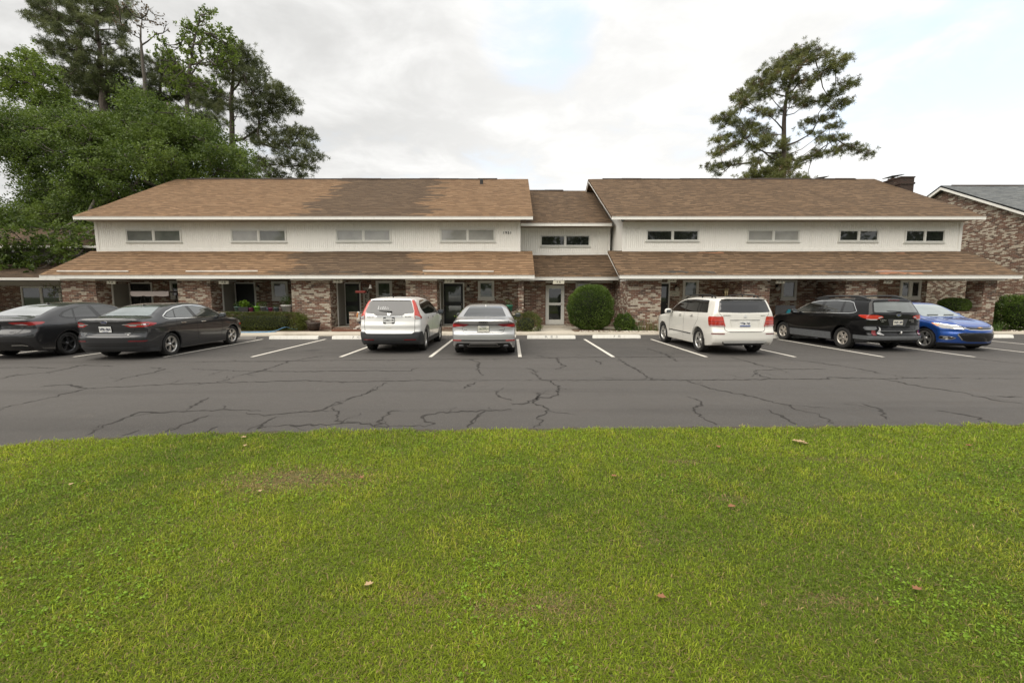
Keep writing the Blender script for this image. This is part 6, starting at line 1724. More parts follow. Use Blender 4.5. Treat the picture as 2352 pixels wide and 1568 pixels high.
    for (x0, x1, y0) in ((-20.6, -8.1, 19.45), (-7.5, -4.7, 19.5), (-3.3, .9, 19.6), (2.72, 6.75, 19.25), (9.0, 12.0, 19.5), (19.4, 30, 19.6)):
        k = 24; V = []; r = random.Random(int(x0*7)); 
        for i in range(k+1):
            x = x0+(x1-x0)*i/k
            V += [(x, max(y0, kerb_y(x)+.22)+r.uniform(-.04, .04), .104), (x, 20.0, .125), (x, 20.4, .13)]
        Fs = []
        for i in range(k):
            for j in range(2): Fs.append((i*3+j, (i+1)*3+j, (i+1)*3+j+1, i*3+j+1))
        o = mesh_np('planting_bed', V, np.array(Fs), t.m); tag(o, kind='structure')
    # walk slab to the middle door
    return A

# ---------------------------------------------------------------- the lawn
def build_lawn():
    t = NT('lawn_soil'); c = t.coord('Object'); a = t.noise(c, 6, 5, .7); b = t.noise(c, 60, 3)
    t.p(color=t.mix(t.math('MULTIPLY', a, b), (.075, .100, .018), (.17, .155, .055)), rough=1); t.bump(b, .6, .02)
    xs = sorted(set(list(np.linspace(-60, 60, 121))+[p[0] for p in LAWN if -60 <= p[0] <= 60])); n = len(xs)
    V = [(x, -60, .012) for x in xs]+[(x, lawn_edge(x)-.10, .012) for x in xs]+[(x, lawn_edge(x)+.02*math.sin(x*7)+.015*math.sin(x*17), -.004) for x in xs]
    Fs = [(i, i+1, n+i+1, n+i) for i in range(n-1)]+[(n+i, n+i+1, 2*n+i+1, 2*n+i) for i in range(n-1)]
    o = mesh_np('lawn', V, np.array(Fs), t.m); tag(o, kind='structure')
    # grass blades, denser near the camera
    def vnoise(x, y, s, seed):
        r = np.random.default_rng(seed); g = r.random((64, 64))
        u, v = (x*s) % 64, (y*s) % 64; i, j = u.astype(int), v.astype(int); fu, fv = u-i, v-j
        fu = fu*fu*(3-2*fu); fv = fv*fv*(3-2*fv)
        i2, j2 = (i+1) % 64, (j+1) % 64
        return (g[i, j]*(1-fu)+g[i2, j]*fu)*(1-fv)+(g[i, j2]*(1-fu)+g[i2, j2]*fu)*fv
    N = 620000
    # sample depth so that screen density stays fairly even
    y = 1.15+(rng.random(N)**1.25)*5.0
    hw = 1.27*y+2.3
    x = (rng.random(N)*2-1)*hw
    ok = y < lawn_edge(x)-.05+.035*rng.normal(size=N)+.18*(vnoise(x, y*0, 2.1, 21)-.5)+.16*(vnoise(x, y*0, 7.0, 22)-.5); x, y = x[ok], y[ok]
    big = vnoise(x, y, .55, 1)*.6+vnoise(x, y, 1.7, 2)*.4; med = vnoise(x, y, 5.0, 3); fin_ = vnoise(x, y, 16, 4)
    # bare, dry patches seen in the photo
    PATCH = []
    def dryness(x, y):
        d_ = np.zeros_like(x)
        for (p, rx, ry, a) in PATCH: d_ = np.maximum(d_, a*np.exp(-(((x-p[0])/rx)**2+((y-p[1])/ry)**2)*1.1))
        return d_
    for (px, py, rx, ry, a) in ((670, 1105, .55, .22, 1.0), (600, 1125, .3, .12, .7), (800, 1098, .22, .08, .8), (960, 1385, .2, .08, .35), (1260, 1400, .3, .10, .5), (1150, 1405, .2, .06, .35), (1900, 1385, .25, .08, .4), (1690, 1150, .2, .08, .45), (1570, 1065, .2, .06, .5), (1930, 1060, .4, .06, .3), (1500, 1250, .15, .08, .25)):
        PATCH.append((gnd(px, py), rx, ry, a))
    dry = dryness(x, y)
    dry = np.clip(dry+(fin_-.5)*.5*(dry > .1), 0, 1)
    keep = rng.random(len(x)) > dry*.55+np.clip((fin_-.72)*1.2, 0, .4)
    x, y, big, med, fin_, dry = (q[keep] for q in (x, y, big, med, fin_, dry)); n = len(x)
    L = rng.uniform(.016, .042, n)*(.80+.40*med)*(1-.45*dry)*np.clip(.50+.15*y, .65, 1.25); L = np.where(rng.random(n) < .035, L*1.7, L); W = rng.uniform(.0010, .0024, n)*(1+.12*y)
    th = rng.uniform(0, 2*np.pi, n); lean = rng.uniform(.45, 1.5, n)
    dx, dy = np.cos(th), np.sin(th); sxv, syv = -dy, dx
    tw = rng.uniform(-.6, .6, n)
    z0 = .012+0*x
    def pt(f, w, s):
        h = L*np.sin(np.clip(np.pi/2-lean*f*.95, .05, 2))*f; r_ = L*f*np.sin(lean*f*.95)
        return np.stack([x+dx*r_+sxv*W*w*s+dx*tw*W*w*s*.5, y+dy*r_+syv*W*w*s, z0+np.maximum(h, .004*f)], 1)
    P = np.stack([pt(0, 1, -1), pt(0, 1, 1), pt(.55, .85, 1), pt(.55, .85, -1), pt(1.0, 0, 0)], 1).reshape(-1, 3)
    base = np.arange(n)[:, None]*5
    Fq = base+np.array([[0, 1, 2, 3]]); Ft = base+np.array([[3, 2, 4]])
    # thatch of fine, nearly flat blades underneath
    Nt = 530000; ty = 1.15+(rng.random(Nt)**1.25)*5.0; tx = (rng.random(Nt)*2-1)*(1.27*ty+2.3)
    ok = ty < lawn_edge(tx)-.04+.03*rng.normal(size=Nt); tx, ty = tx[ok], ty[ok]; nt = len(tx)
    ta = rng.uniform(0, 2*np.pi, nt); tl = rng.uniform(.02, .05, nt); tw_ = rng.uniform(.0008, .0018, nt)*(1+.12*ty); tz = rng.uniform(.012, .026, nt); te = rng.uniform(-.2, .5, nt)
    TP = np.stack([np.stack([tx-np.sin(ta)*tw_, ty+np.cos(ta)*tw_, tz], 1), np.stack([tx+np.sin(ta)*tw_, ty-np.cos(ta)*tw_, tz], 1), np.stack([tx+np.cos(ta)*tl, ty+np.sin(ta)*tl, np.maximum(tz+tl*te, .008)], 1)], 1).reshape(-1, 3)
    TF = len(P)+np.arange(nt)[:, None]*3+np.array([[0, 1, 2]])
    tb = vnoise(tx, ty, .55, 1)
    # clover and broad-leaved weeds between the blades
    M = 16000
    wy = 1.15+(rng.random(M)**1.2)*4.3; wx_ = (rng.random(M)*2-1)*(1.25*wy+1.2)
    ok = (wy < lawn_edge(wx_)-.1) & (vnoise(wx_, wy, 1.3, 9)+.35*vnoise(wx_, wy, 4, 8) > .78); wx_, wy = wx_[ok], wy[ok]
    WP = []; WF = []; WC = []
    off = len(P)+len(TP)
    m = len(wx_); k = 3
    for j in range(k):
        a = rng.uniform(0, 6.28, m)+j*2.1; r0 = rng.uniform(.006, .012, m); s = rng.uniform(.0035, .0085, m); zz = rng.uniform(.022, .040, m)
        cx, cy = wx_+np.cos(a)*r0, wy+np.sin(a)*r0; tz = rng.normal(0, .3, (m, 2))
        ring_ = []
        for q in range(6):
            b = a+q*np.pi/3; ring_.append(np.stack([cx+np.cos(b)*s, cy+np.sin(b)*s*.85, zz+s*(np.cos(b)*tz[:, 0]+np.sin(b)*tz[:, 1])], 1))
        WP.append(np.stack(ring_, 1).reshape(-1, 3)); 
        WF.append(off+np.arange(m)[:, None]*6+np.array([[0, 1, 2, 3, 4, 5]])); off += m*6
    me_v = np.concatenate([P, TP]+WP)
    # blade colours: albedo differences between young, old and dead blades
    rnd = rng.random(n)
    g0 = np.array([.300, .385, .022]); g1 = np.array([.152, .235, .017]); g2 = np.array([.47, .46, .05]); br = np.array([.42, .30, .14])
    c = g1+(g0-g1)*np.clip(big*1.3-.15, 0, 1)[:, None]
    c = c+(g2-c)*(np.clip((med-.4)*1.5, 0, .8)*(rnd > .45))[:, None]*.7
    dead = (rng.random(n) < .045+.95*dry+.10*np.clip((big-.62)*4, 0, 1))
    c = np.where(dead[:, None], br*rng.uniform(.6, 1.2, (n, 1)), c)*rng.uniform(.6, 1.35, (n, 1))
    colr = np.repeat(c, 5, axis=0)
    tc_ = .62*(g1+(g0-g1)*tb[:, None]); tc_ = np.where((rng.random(nt) < .16+.9*dryness(tx, ty))[:, None], br*.75, tc_)*rng.uniform(.7, 1.2, (nt, 1))
    colr = np.concatenate([colr, np.repeat(tc_, 3, axis=0)])
    wc = np.array([.21, .34, .028])*rng.uniform(.7, 1.3, (m*k, 1))
    colr = np.concatenate([colr, np.repeat(wc, 6, axis=0)])
    t = NT('grass_blades')
    at_ = t.n('ShaderNodeAttribute'); at_.attribute_name = 'tint'
    t.p(color=at_.outputs['Color'], rough=.55, spec=.25)
    tr = t.n('ShaderNodeBsdfTranslucent'); t.t.links.new(at_.outputs['Color'], tr.inputs[0])
    mx = t.n('ShaderNodeMixShader'); mx.inputs[0].default_value = .38
    t.t.links.new(t.b.outputs[0], mx.inputs[1]); t.t.links.new(tr.outputs[0], mx.inputs[2]); t.t.links.new(mx.outputs[0], t.out.inputs[0])
    o = mesh_np('grass', me_v, [Fq, Ft, TF]+WF, t.m)
    att = o.data.attributes.new('tint', 'FLOAT_COLOR', 'POINT')
    att.data.foreach_set('color', np.concatenate([colr, np.ones((len(colr), 1))], 1).astype(np.float32).ravel())
    tag(o, 'short mown green grass with clover and dry patches', 'grass', kind='stuff')
# ================================================================ trees and shrubs
def leaf_mat(name, a, b, c_, trans=.35, rough=.5):
    """leaf colours differ leaf by leaf and bough by bough"""
    t = NT(name); c = t.coord('Object')
    isl = t.n('ShaderNodeNewGeometry').outputs['Random Per Island']
    big = t.noise(c, .45, 3)
    col = t.ramp(isl, [(.0, a), (.5, b), (1.0, c_)])
    col = t.mix(t.math('MULTIPLY', t.sstep(big, .42, .62), .75), col, tuple(q*1.35 for q in c_))
    t.p(color=col, rough=rough, spec=.35)
    tr = t.n('ShaderNodeBsdfTranslucent'); t.t.links.new(col, tr.inputs[0])
    mx = t.n('ShaderNodeMixShader'); mx.inputs[0].default_value = trans
    t.t.links.new(t.b.outputs[0], mx.inputs[1]); t.t.links.new(tr.outputs[0], mx.inputs[2]); t.t.links.new(mx.outputs[0], t.out.inputs[0])
    return t.m
def bark_mat(name, a, b):
    t = NT(name); c = t.coord('Object'); x, y, z = t.sep(c)
    f = t.noise(t.comb(t.math('MULTIPLY', x, 6.0), t.math('MULTIPLY', y, 6.0), t.math('MULTIPLY', z, 1.3)), 1.6, 5, .65)
    t.p(color=t.ramp(f, [(.3, a), (.7, b)]), rough=.95); t.bump(f, .8, .03)
    return t.m
T_ = {}
def plant_materials():
    T_['oak'] = leaf_mat('oak_leaves', (.040, .070, .013), (.070, .112, .019), (.120, .168, .031), .42)
    T_['gum'] = leaf_mat('young_gum_leaves', (.075, .115, .018), (.115, .17, .026), (.165, .22, .036), .48)
    T_['pine'] = leaf_mat('pine_needles', (.058, .072, .032), (.090, .110, .044), (.135, .150, .058), .35, .6)
    T_['pine2'] = leaf_mat('olive_pine_needles', (.064, .079, .025), (.106, .123, .036), (.165, .172, .053), .38, .6)
    T_['brown'] = leaf_mat('withered_needles', (.070, .055, .034), (.11, .080, .045), (.15, .105, .055), .25, .7)
    T_['box'] = leaf_mat('clipped_shrub_leaves', (.036, .066, .014), (.064, .108, .020), (.12, .175, .036), .3, .30)
    T_['holly'] = leaf_mat('dark_hedge_leaves', (.045, .062, .016), (.080, .098, .022), (.125, .145, .034), .3, .45)
    T_['lime'] = leaf_mat('lime_leaves', (.10, .20, .015), (.16, .28, .022), (.24, .36, .035), .45)
    T_['herb'] = leaf_mat('herb_leaves', (.03, .07, .015), (.055, .11, .02), (.09, .15, .03), .4)
    T_['straw'] = leaf_mat('straw_grass', (.09, .11, .03), (.15, .15, .045), (.22, .19, .08), .35)
    T_['bark'] = bark_mat('pine_bark', (.050, .038, .030), (.125, .10, .082))
    T_['bark_grey'] = bark_mat('grey_bark', (.055, .048, .040), (.14, .12, .10))
    T_['core'] = simple('dark_twigs', (.016, .020, .009), 1.0, var=.4, scale=8)  # near-black colour of shrub cores and pot stems
def quads(cen, L, W, up=None, flat=0.0, dirs=None):
    """leaf diamonds with random turns"""
    n = len(cen)
    d = rng.normal(size=(n, 3)) if dirs is None else dirs+rng.normal(size=(n, 3))*.35
    d[:, 2] *= (1-flat)
    d /= np.linalg.norm(d, axis=1, keepdims=True)+1e-9
    e = rng.normal(size=(n, 3)); e -= (e*d).sum(1, keepdims=True)*d; e /= np.linalg.norm(e, axis=1, keepdims=True)+1e-9
    L = np.broadcast_to(L, (n,))[:, None]; W = np.broadcast_to(W, (n,))[:, None]
    V = np.stack([cen-d*L*.5, cen+e*W*.5-d*L*.05, cen+d*L*.5, cen-e*W*.5-d*L*.05], 1).reshape(-1, 3)
    F = (np.arange(n)*4)[:, None]+np.array([[0, 1, 2, 3]])
    return V, F
def ball_pts(n, shell=.35):
    p = rng.normal(size=(n, 3)); p /= np.linalg.norm(p, axis=1, keepdims=True)
    return p*(shell+(1-shell)*rng.random((n, 1)))**.6
def px_len(Y): return Y/F_PX
def tree(name, label, cat, trunk, clumps, mat, bark, kind='leaf', dens=1.0, group=None, leaf=(.20, .12), r0=.30, extra=None, limb=.5, dead=0.0, sub=None):
    """trunk: world points; clumps: (x,y,z,r) in world metres"""
    root = thing(name, label, cat, tuple(trunk[0]), 0, group)
    base = np.array(trunk[0])
    T = np.array(trunk, float); C = np.array(clumps, float)
    mb = MB()
    k = len(T); rad = [r0*(1-.86*(i/(k-1))**1.1) for i in range(k)]
    # smooth the trunk path
    ts = np.linspace(0, k-1, 18); P = np.stack([np.interp(ts, range(k), T[:, i]) for i in range(3)], 1); P[1:-1, :2] += rng.normal(size=(16, 2))*r0*.12
    RR = np.interp(ts, range(k), rad); RR[0] *= 1.35
    mb.tube(P-base, list(RR), 9)
    # limbs: each clump hangs on the nearest clump nearer to the trunk, or on the trunk
    def trunk_pt(c, rise=.45):
        hd = np.hypot(c[0]-np.interp(c[2], P[:, 2], P[:, 0]), c[1]-np.interp(c[2], P[:, 2], P[:, 1]))
        z = np.clip(c[2]-rise*hd, P[0, 2]+(P[-1, 2]-P[0, 2])*.12, P[-1, 2]-.05)
        return np.array([np.interp(z, P[:, 2], P[:, 0]), np.interp(z, P[:, 2], P[:, 1]), z]), hd
    info = [trunk_pt(c) for c in C]
    hd = np.array([i[1] for i in info]); wt = np.ones(len(C)); par = -np.ones(len(C), int)
    order = np.argsort(-hd)
    for i in order:
        cand = np.where(hd < hd[i]*.86)[0]
        dtr = np.linalg.norm(C[i, :3]-info[i][0])
        if len(cand):
            d = np.linalg.norm(C[cand, :3]-C[i, :3], axis=1); j = cand[np.argmin(d)]
            if d.min() < dtr*.62: par[i] = j; wt[j] += wt[i]
    for i in range(len(C)):
        a = C[par[i], :3] if par[i] >= 0 else info[i][0]
        b = C[i, :3]
        l = np.linalg.norm(b-a)
        m = (a+b)/2+np.array([0, 0, -.06*l])+rng.normal(size=3)*.05*l
        w1 = min(r0*.45, .020*limb*2*math.sqrt(wt[i])+.008); w0 = min(r0*.5, w1*1.35)
        mb.tube([a-base, m-base, b-base], [w0, (w0+w1)/2*.9, w1*.55], 5)
        for q in range(3):          # twigs fanning out inside the clump
            e = b+rng.normal(size=3)*C[i, 3]*.6
            mb.tube([m*.3+b*.7-base, e-base], [w1*.45, .006], 4)
    mb.build('trunk', bark, root)
    V = []; F = []; off = 0; MI = []
    for i, c in enumerate(C):
        r = c[3]
        if kind == 'leaf':
            n = int(dens*150*(r/.8)**2)
            p = ball_pts(n, .25)*r*np.array([1.1, 1.1, .85])
            # leaves gather in sprays
            ns = max(4, n//14); s = np.where(rng.random((ns, 1)) < .5, ball_pts(ns, .45), np.clip(rng.normal(size=(ns, 3))*.68, -1.9, 1.9))*r*np.array([1.1, 1.1, .9]); pick = rng.integers(0, ns, n)
            p = s[pick]+rng.normal(size=(n, 3))*r*.20
            v, f = quads(c[:3]+p, rng.uniform(.7, 1.3, n)*leaf[0], rng.uniform(.7, 1.3, n)*leaf[1], flat=.25)
        else:
            nt = max(5, int(dens*15*(r/.45)**2)); s = np.where(rng.random((nt, 1)) < .55, ball_pts(nt, .4), np.clip(rng.normal(size=(nt, 3))*.62, -1.7, 1.7))*r*np.array([1.15, 1.15, .66]); per = 26
            d0 = rng.normal(size=(nt*per, 3)); d0[:, 2] += .5; d0 /= np.linalg.norm(d0, axis=1, keepdims=True)
            cen = np.repeat(c[:3]+s, per, axis=0)+d0*leaf[0]*.5
            v, f = quads(cen, rng.uniform(.8, 1.2, nt*per)*leaf[0], rng.uniform(.8, 1.3, nt*per)*leaf[1], dirs=d0*3)
        V.append(v); F.append(f+off); off += len(v)
        MI.append(np.repeat(rng.random(len(f)//26+1) < dead*2.5, 26)[:len(f)].astype(int) if dead else np.zeros(len(f), int))
    cr = mesh_np('crown', np.concatenate(V)-base, np.concatenate(F), [mat, sub or mat], root, mi=np.concatenate(MI))
    return root
def inside(poly, x, y): return float(poly_sdf(np.array([x]), np.array([y]), poly)[0])
def fill(poly, Y, thick, rpx, n, edge=.6, jitter=.25, zmin=None):
    """scatter clumps through a crown: an outline in the view gets real depth (thick, metres) round the distance Y"""
    xs = [p[0] for p in poly]; ys = [p[1] for p in poly]; out = []; tries = 0; pts = []
    cx, cy = sum(xs)/len(xs), sum(ys)/len(ys)
    while len(out) < n and tries < n*60:
        tries += 1
        x, y = random.uniform(min(xs), max(xs)), random.uniform(min(ys), max(ys))
        d = -inside(poly, x, y)
        if d < rpx*edge: continue
        r = rpx*random.uniform(1-jitter, 1+jitter)
        if any((x-a)**2+(y-b)**2 < (rpx*.62)**2 and random.random() < .75 for a, b in pts): continue
        pts.append((x, y))
        k = min(1, d/(rpx*4))
        dy = random.uniform(-1, 1)*thick*(.25+.75*k)
        q = at(x, y, Y+dy)
        if zmin is not None and q[2] < zmin: continue
        out.append((*q, r*px_len(Y+dy)))
    return out
def zo(x, y): return (x*.3418, y*.3418)
def zp(x, y): return (1569.5+.2246*x, 76.6+.2246*y)

def build_trees():
    plant_materials()
    # ------------------------------------------------ lone pine behind the right wing
    Y = 42.0
    cl = [(1180, 190, 70), (1300, 180, 70), (1100, 240, 70), (1240, 270, 60), (1350, 260, 60), (1010, 330, 70), (1130, 360, 70), (1480, 230, 55), (1600, 300, 60), (1660, 270, 45), (1480, 350, 60), (1560, 370, 50), (900, 370, 70), (870, 470, 70), (980, 450, 70), (1100, 470, 60), (760, 520, 60), (700, 510, 50), (840, 560, 60), (640, 590, 55), (560, 650, 60), (640, 680, 60), (740, 660, 60), (870, 620, 50), (600, 740, 50), (780, 800, 55), (860, 820, 40), (950, 820, 60), (1100, 660, 60), (1050, 560, 60), (1200, 700, 60), (1250, 730, 50), (1400, 420, 50), (1330, 470, 45), (1260, 560, 50), (1200, 480, 50),
          (1740, 500, 50), (1650, 540, 60), (1560, 600, 55), (1480, 650, 50), (1700, 690, 45), (1600, 720, 50), (1550, 760, 40), (1450, 720, 45), (1380, 690, 45), (1480, 850, 50), (1380, 890, 50), (1280, 890, 40), (1230, 930, 40), (1580, 950, 45), (1500, 960, 35), (1640, 1060, 40), (1560, 1080, 45), (1480, 1070, 45), (1390, 1050, 40), (1300, 1030, 30), (1400, 1120, 30),
          (1900, 1240, 45), (1830, 1190, 50), (1720, 1160, 50), (1620, 1190, 50), (1520, 1210, 50), (1420, 1230, 45), (1320, 1260, 45), (1240, 1290, 40), (1180, 1330, 40), (1340, 1210, 35),
          (340, 890, 45), (430, 850, 50), (420, 920, 55), (520, 900, 45), (500, 820, 45), (620, 940, 70), (720, 960, 60), (820, 1000, 60), (680, 1040, 60), (560, 1040, 55), (400, 1070, 60), (340, 1090, 40), (480, 1140, 50), (380, 1190, 55), (340, 1230, 45), (560, 1130, 40), (700, 1150, 55), (820, 1120, 60), (880, 1080, 50), (770, 1180, 50), (250, 1360, 35), (340, 1370, 45), (420, 1350, 45), (500, 1340, 40), (300, 1420, 25), (370, 1450, 30), (560, 1310, 30), (700, 1320, 45), (760, 1300, 40),
          (1000, 1130, 60), (1010, 1230, 70), (960, 1290, 80), (1030, 1320, 60), (980, 1400, 80), (900, 1420, 60), (760, 1400, 60), (850, 1460, 70), (700, 1480, 60), (620, 1490, 50), (1000, 1480, 70), (1100, 1380, 50), (1150, 1470, 45), (1230, 1490, 40), (1290, 1500, 30), (1090, 1280, 45), (900, 1550, 90), (1100, 1560, 80), (700, 1570, 70)]
    C = []
    for a, b, r in cl:
        x, y = zp(a, b); dx = abs(a-1040)/900.0
        dy = random.uniform(-1, 1)*(1.4+2.0*(1-dx)*min(1, b/900))
        C.append((*at(x, y, Y+dy), r*.2246*1.15*px_len(Y)))
    tk = [at(*zp(a, b), Y) for a, b in ((1020, 1500), (1025, 1200), (1030, 900), (1045, 750), (1060, 600), (1120, 430), (1190, 260))]
    tk = [np.array([tk[0][0]-.2, Y, 0.0])]+tk
    tree('pine_tree', 'tall lone pine rising behind the right wing, gaps of sky between its boughs', 'tree', tk, C, T_['pine2'], T_['bark'], 'pine', 1.45, 'pines behind the homes', (.31, .029), .27, dead=.04, sub=T_['brown'])
    # ------------------------------------------------ pines behind the left end
    Y = 44.0
    poly = [zo(*p) for p in ((110, 120), (200, 55), (225, -60), (860, -60), (905, 130), (890, 260), (905, 330), (850, 450), (800, 600), (760, 700), (560, 640), (430, 560), (330, 430), (220, 310), (330, 260), (270, 195))]
    C = fill(poly, Y+.8, 3.5, 10, 195, .3)
    tk = [np.array([at(238, 300, Y)[0], Y, 0]), at(239, 300, Y), at(236, 240, Y), at(232, 170, Y), at(226, 100, Y), at(220, 20, Y), at(222, -40, Y)]
    tree('pine_tree', 'tallest dark pine behind the left end, its crown cut by the top of the photo', 'tree', tk, C, T_['pine'], T_['bark'], 'pine', 1.0, 'pines behind the homes', (.33, .030), .36)
    Y = 46.0
    C = [(*at(*zo(a, b), Y+random.uniform(-2, 2)), r*.3418*px_len(Y)) for a, b, r in ((650, 560, 55), (730, 520, 50), (800, 460, 50), (620, 640, 50), (760, 600, 50), (840, 540, 45), (560, 560, 45), (700, 680, 45), (860, 420, 40), (900, 500, 45))]
    tk = [np.array([at(249, 300, Y)[0], Y, 0]), at(249, 270, Y), at(247, 200, Y), at(244, 140, Y), at(243, 100, Y)]
    tree('pine_tree', 'slim pine stem close beside the tallest pine at the left', 'tree', tk, C, T_['pine'], T_['bark'], 'pine', .9, 'pines behind the homes', (.33, .030), .24)
    Y = 40.0
    cl = [(1560, 360, 60), (1620, 350, 60), (1680, 400, 55), (1600, 440, 60), (1540, 450, 50), (1700, 460, 55), (1640, 500, 50), (1740, 500, 50), (1560, 540, 45), (1480, 500, 50), (1460, 420, 45), (1660, 560, 45), (1760, 560, 40), (1850, 580, 40), (1700, 620, 50), (1780, 620, 55), (1860, 620, 50), (1920, 640, 45), (1960, 700, 45), (1990, 740, 35), (1880, 690, 50), (1800, 700, 50), (1720, 690, 50), (1640, 680, 45), (1900, 750, 40), (1820, 760, 40), (1740, 760, 45), (1660, 770, 40), (1740, 820, 45), (1840, 800, 30), (1600, 730, 40), (1480, 640, 50), (1430, 700, 50), (1420, 600, 50), (1500, 720, 40),
          (1700, 890, 40), (1800, 880, 40), (1880, 890, 45), (1950, 880, 40), (2010, 880, 40), (2060, 890, 40), (2100, 920, 35), (2000, 930, 40), (1900, 940, 45), (1820, 950, 45), (1740, 960, 40), (1690, 930, 35), (1860, 1000, 40), (1960, 990, 40), (2050, 970, 35), (2080, 1000, 35), (2140, 1060, 35), (2080, 1060, 40), (2000, 1050, 40), (1920, 1050, 40), (2090, 1130, 35), (2040, 1110, 35), (2030, 1170, 35), (1960, 1120, 35), (1880, 1100, 35), (1800, 1100, 40), (1740, 1090, 40), (1700, 1140, 35), (1780, 1150, 40), (1850, 1160, 35), (1840, 1190, 40), (1740, 1200, 40), (1920, 1190, 30), (2010, 1200, 20), (1640, 1200, 40), (1560, 1180, 50)]
    C = [(*at(*zo(a, b), Y+random.uniform(-1.8, 1.8)), r*.3418*1.15*px_len(Y)) for a, b, r in cl]
    tk = [np.array([at(536, 400, Y)[0], Y, 0]), at(536, 400, Y), at(534, 330, Y), at(531, 250, Y), at(532, 190, Y), at(535, 140, Y), at(538, 115, Y)]
    tree('pine_tree', 'pine with long drooping right-hand boughs over the left roof ridge', 'tree', tk, C, T_['pine'], T_['bark'], 'pine', 1.0, 'pines behind the homes', (.33, .030), .30)
    # fill of pine foliage between
    Y = 47.0
    poly = [zo(*p) for p in ((420, 440), (600, 520), (760, 480), (900, 330), (1050, 330), (1180, 430), (1300, 520), (1480, 600), (1520, 900), (1150, 920), (800, 900), (480, 860), (380, 780), (330, 600))]
    C = fill(poly, Y, 2.0, 13, 170, .2)
    tk = [np.array([at(362, 300, Y)[0], Y, 0]), at(362, 300, Y), at(366, 230, Y), at(372, 170, Y), at(372, 120, Y)]
    tree('pine_tree', 'half-hidden dark pine between the grey dead-topped tree and the gum', 'tree', tk, C, T_['pine'], T_['bark'], 'pine', 1.0, 'pines behind the homes', (.33, .030), .26)
    # ------------------------------------------------ dead-topped tree with bare boughs
    Y = 38.0
    cl = [(850, 40, 25), (900, 30, 25), (950, 60, 28), (1000, 60, 28), (1040, 100, 25), (880, 90, 25), (960, 120, 25), (1020, 140, 28), (1080, 170, 22), (1120, 160, 18), (1130, 200, 16), (900, 150, 25), (980, 180, 25), (1050, 230, 20), (860, 200, 25), (1100, 110, 14), (930, 220, 20), (800, 60, 28), (780, 120, 28), (820, 180, 24)]
    C = [(*at(*zo(a, b), Y+random.uniform(-1, 1)), r*.3418*px_len(Y)) for a, b, r in cl]
    tk = [np.array([at(342, 300, Y)[0], Y, 0]), at(338, 238, Y), at(331, 180, Y), at(326, 120, Y), at(323, 85, Y), at(326, 40, Y)]
    tree('dead_tree', 'grey half-dead tree with a thin brown-leaved top', 'tree', tk, C, T_['brown'], T_['bark_grey'], 'leaf', .6, None, (.19, .12), .20, limb=.6)
    # ------------------------------------------------ bright young gum
    Y = 36.0
    poly = [zo(*p) for p in ((1190, 170), (1290, 120), (1340, 50), (1470, 70), (1480, 110), (1390, 190), (1450, 200), (1540, 150), (1570, 220), (1620, 310), (1560, 420), (1500, 560), (1400, 640), (1260, 640), (1150, 640), (1080, 500), (1050, 330), (1080, 240), (1180, 300), (1230, 260))]
    C = fill(poly, Y, 2.2, 9.5, 150, .30)
    tk = [np.array([at(425, 330, Y)[0], Y, 0]), at(428, 260, Y), at(432, 190, Y), at(440, 130, Y), at(452, 70, Y), at(462, 30, Y)]
    tree('gum_tree', 'bright green gum tree with loose upright sprays against the sky', 'tree', tk, C, T_['gum'], T_['bark_grey'], 'leaf', 2.0, None, (.165, .11), .17)
    # bright tree at the far left behind the oak
    Y = 37.0
    poly = [zo(*p) for p in ((-60, 400), (60, 400), (130, 335), (250, 360), (330, 430), (420, 520), (460, 640), (450, 760), (300, 760), (130, 690), (60, 640), (-60, 640))]
    C = fill(poly, Y, 2.5, 13, 90, .3)
    tk = [np.array([at(75, 330, Y)[0], Y, 0]), at(78, 300, Y), at(80, 240, Y), at(78, 190, Y), at(72, 140, Y)]
    tree('gum_tree', 'mid green leafy tree behind the oak, at the left edge under the pine', 'tree', tk, C, T_['gum'], T_['bark_grey'], 'leaf', 2.6, None, (.165, .11), .2)
    # ------------------------------------------------ the big oak
    Y = 32.5
    poly = [(-70, 250), (41, 252), (90, 259), (137, 256), (190, 274), (240, 268), (272, 262), (284, 217), (328, 203), (345, 237), (393, 250), (437, 281), (478, 287), (520, 315), (554, 342), (590, 366), (566, 385), (592, 407), (600, 440), (500, 450), (330, 470), (280, 500), (250, 560), (200, 560), (170, 540), (60, 545), (-70, 520), (-70, 470), (12, 470), (55, 440), (45, 410), (20, 385), (-5, 360), (-70, 360)]
    C = fill(poly, Y, 5.5, 22, 430, .30, zmin=3.5)
    # low boughs reaching forward over the neighbour's roof
    for (a, b, r) in ((15, 565, 18), (50, 575, 20), (90, 560, 20), (130, 565, 20), (170, 560, 18), (30, 600, 16), (70, 605, 18), (110, 600, 18), (150, 590, 18), (190, 575, 16), (-10, 540, 18), (20, 525, 20), (60, 520, 22), (110, 520, 22), (160, 525, 22), (200, 535, 18), (215, 550, 16), (140, 612, 12), (60, 618, 12)):
        Yk = 24.0+random.uniform(-.6, 1.6); q = at(a, b, Yk); C.append((*q, r*px_len(Yk)))
    for _ in range(30):
        a, b = random.uniform(-15, 185), random.uniform(545, 618); Yk = random.uniform(23.2, 25.0)
        if b > 632-(a-90)*.5-16: continue
        C.append((*at(a, b, Yk), random.uniform(12, 18)*px_len(Yk)))
    for (a, b, r) in ((40, 480, 20), (90, 490, 22), (140, 490, 22), (190, 500, 20), (225, 520, 18)):
        Yk = 27.5+random.uniform(-1, 1); q = at(a, b, Yk); C.append((*q, r*px_len(Yk)))
    tk = [np.array([-25.6, Y+.2, 0]), np.array([-25.5, Y+.1, 2.5]), np.array([-25.0, Y, 5]), np.array([-24.6, Y, 8.0]), np.array([-24.2, Y, 12.0]), np.array([-24.0, Y, 15.0])]
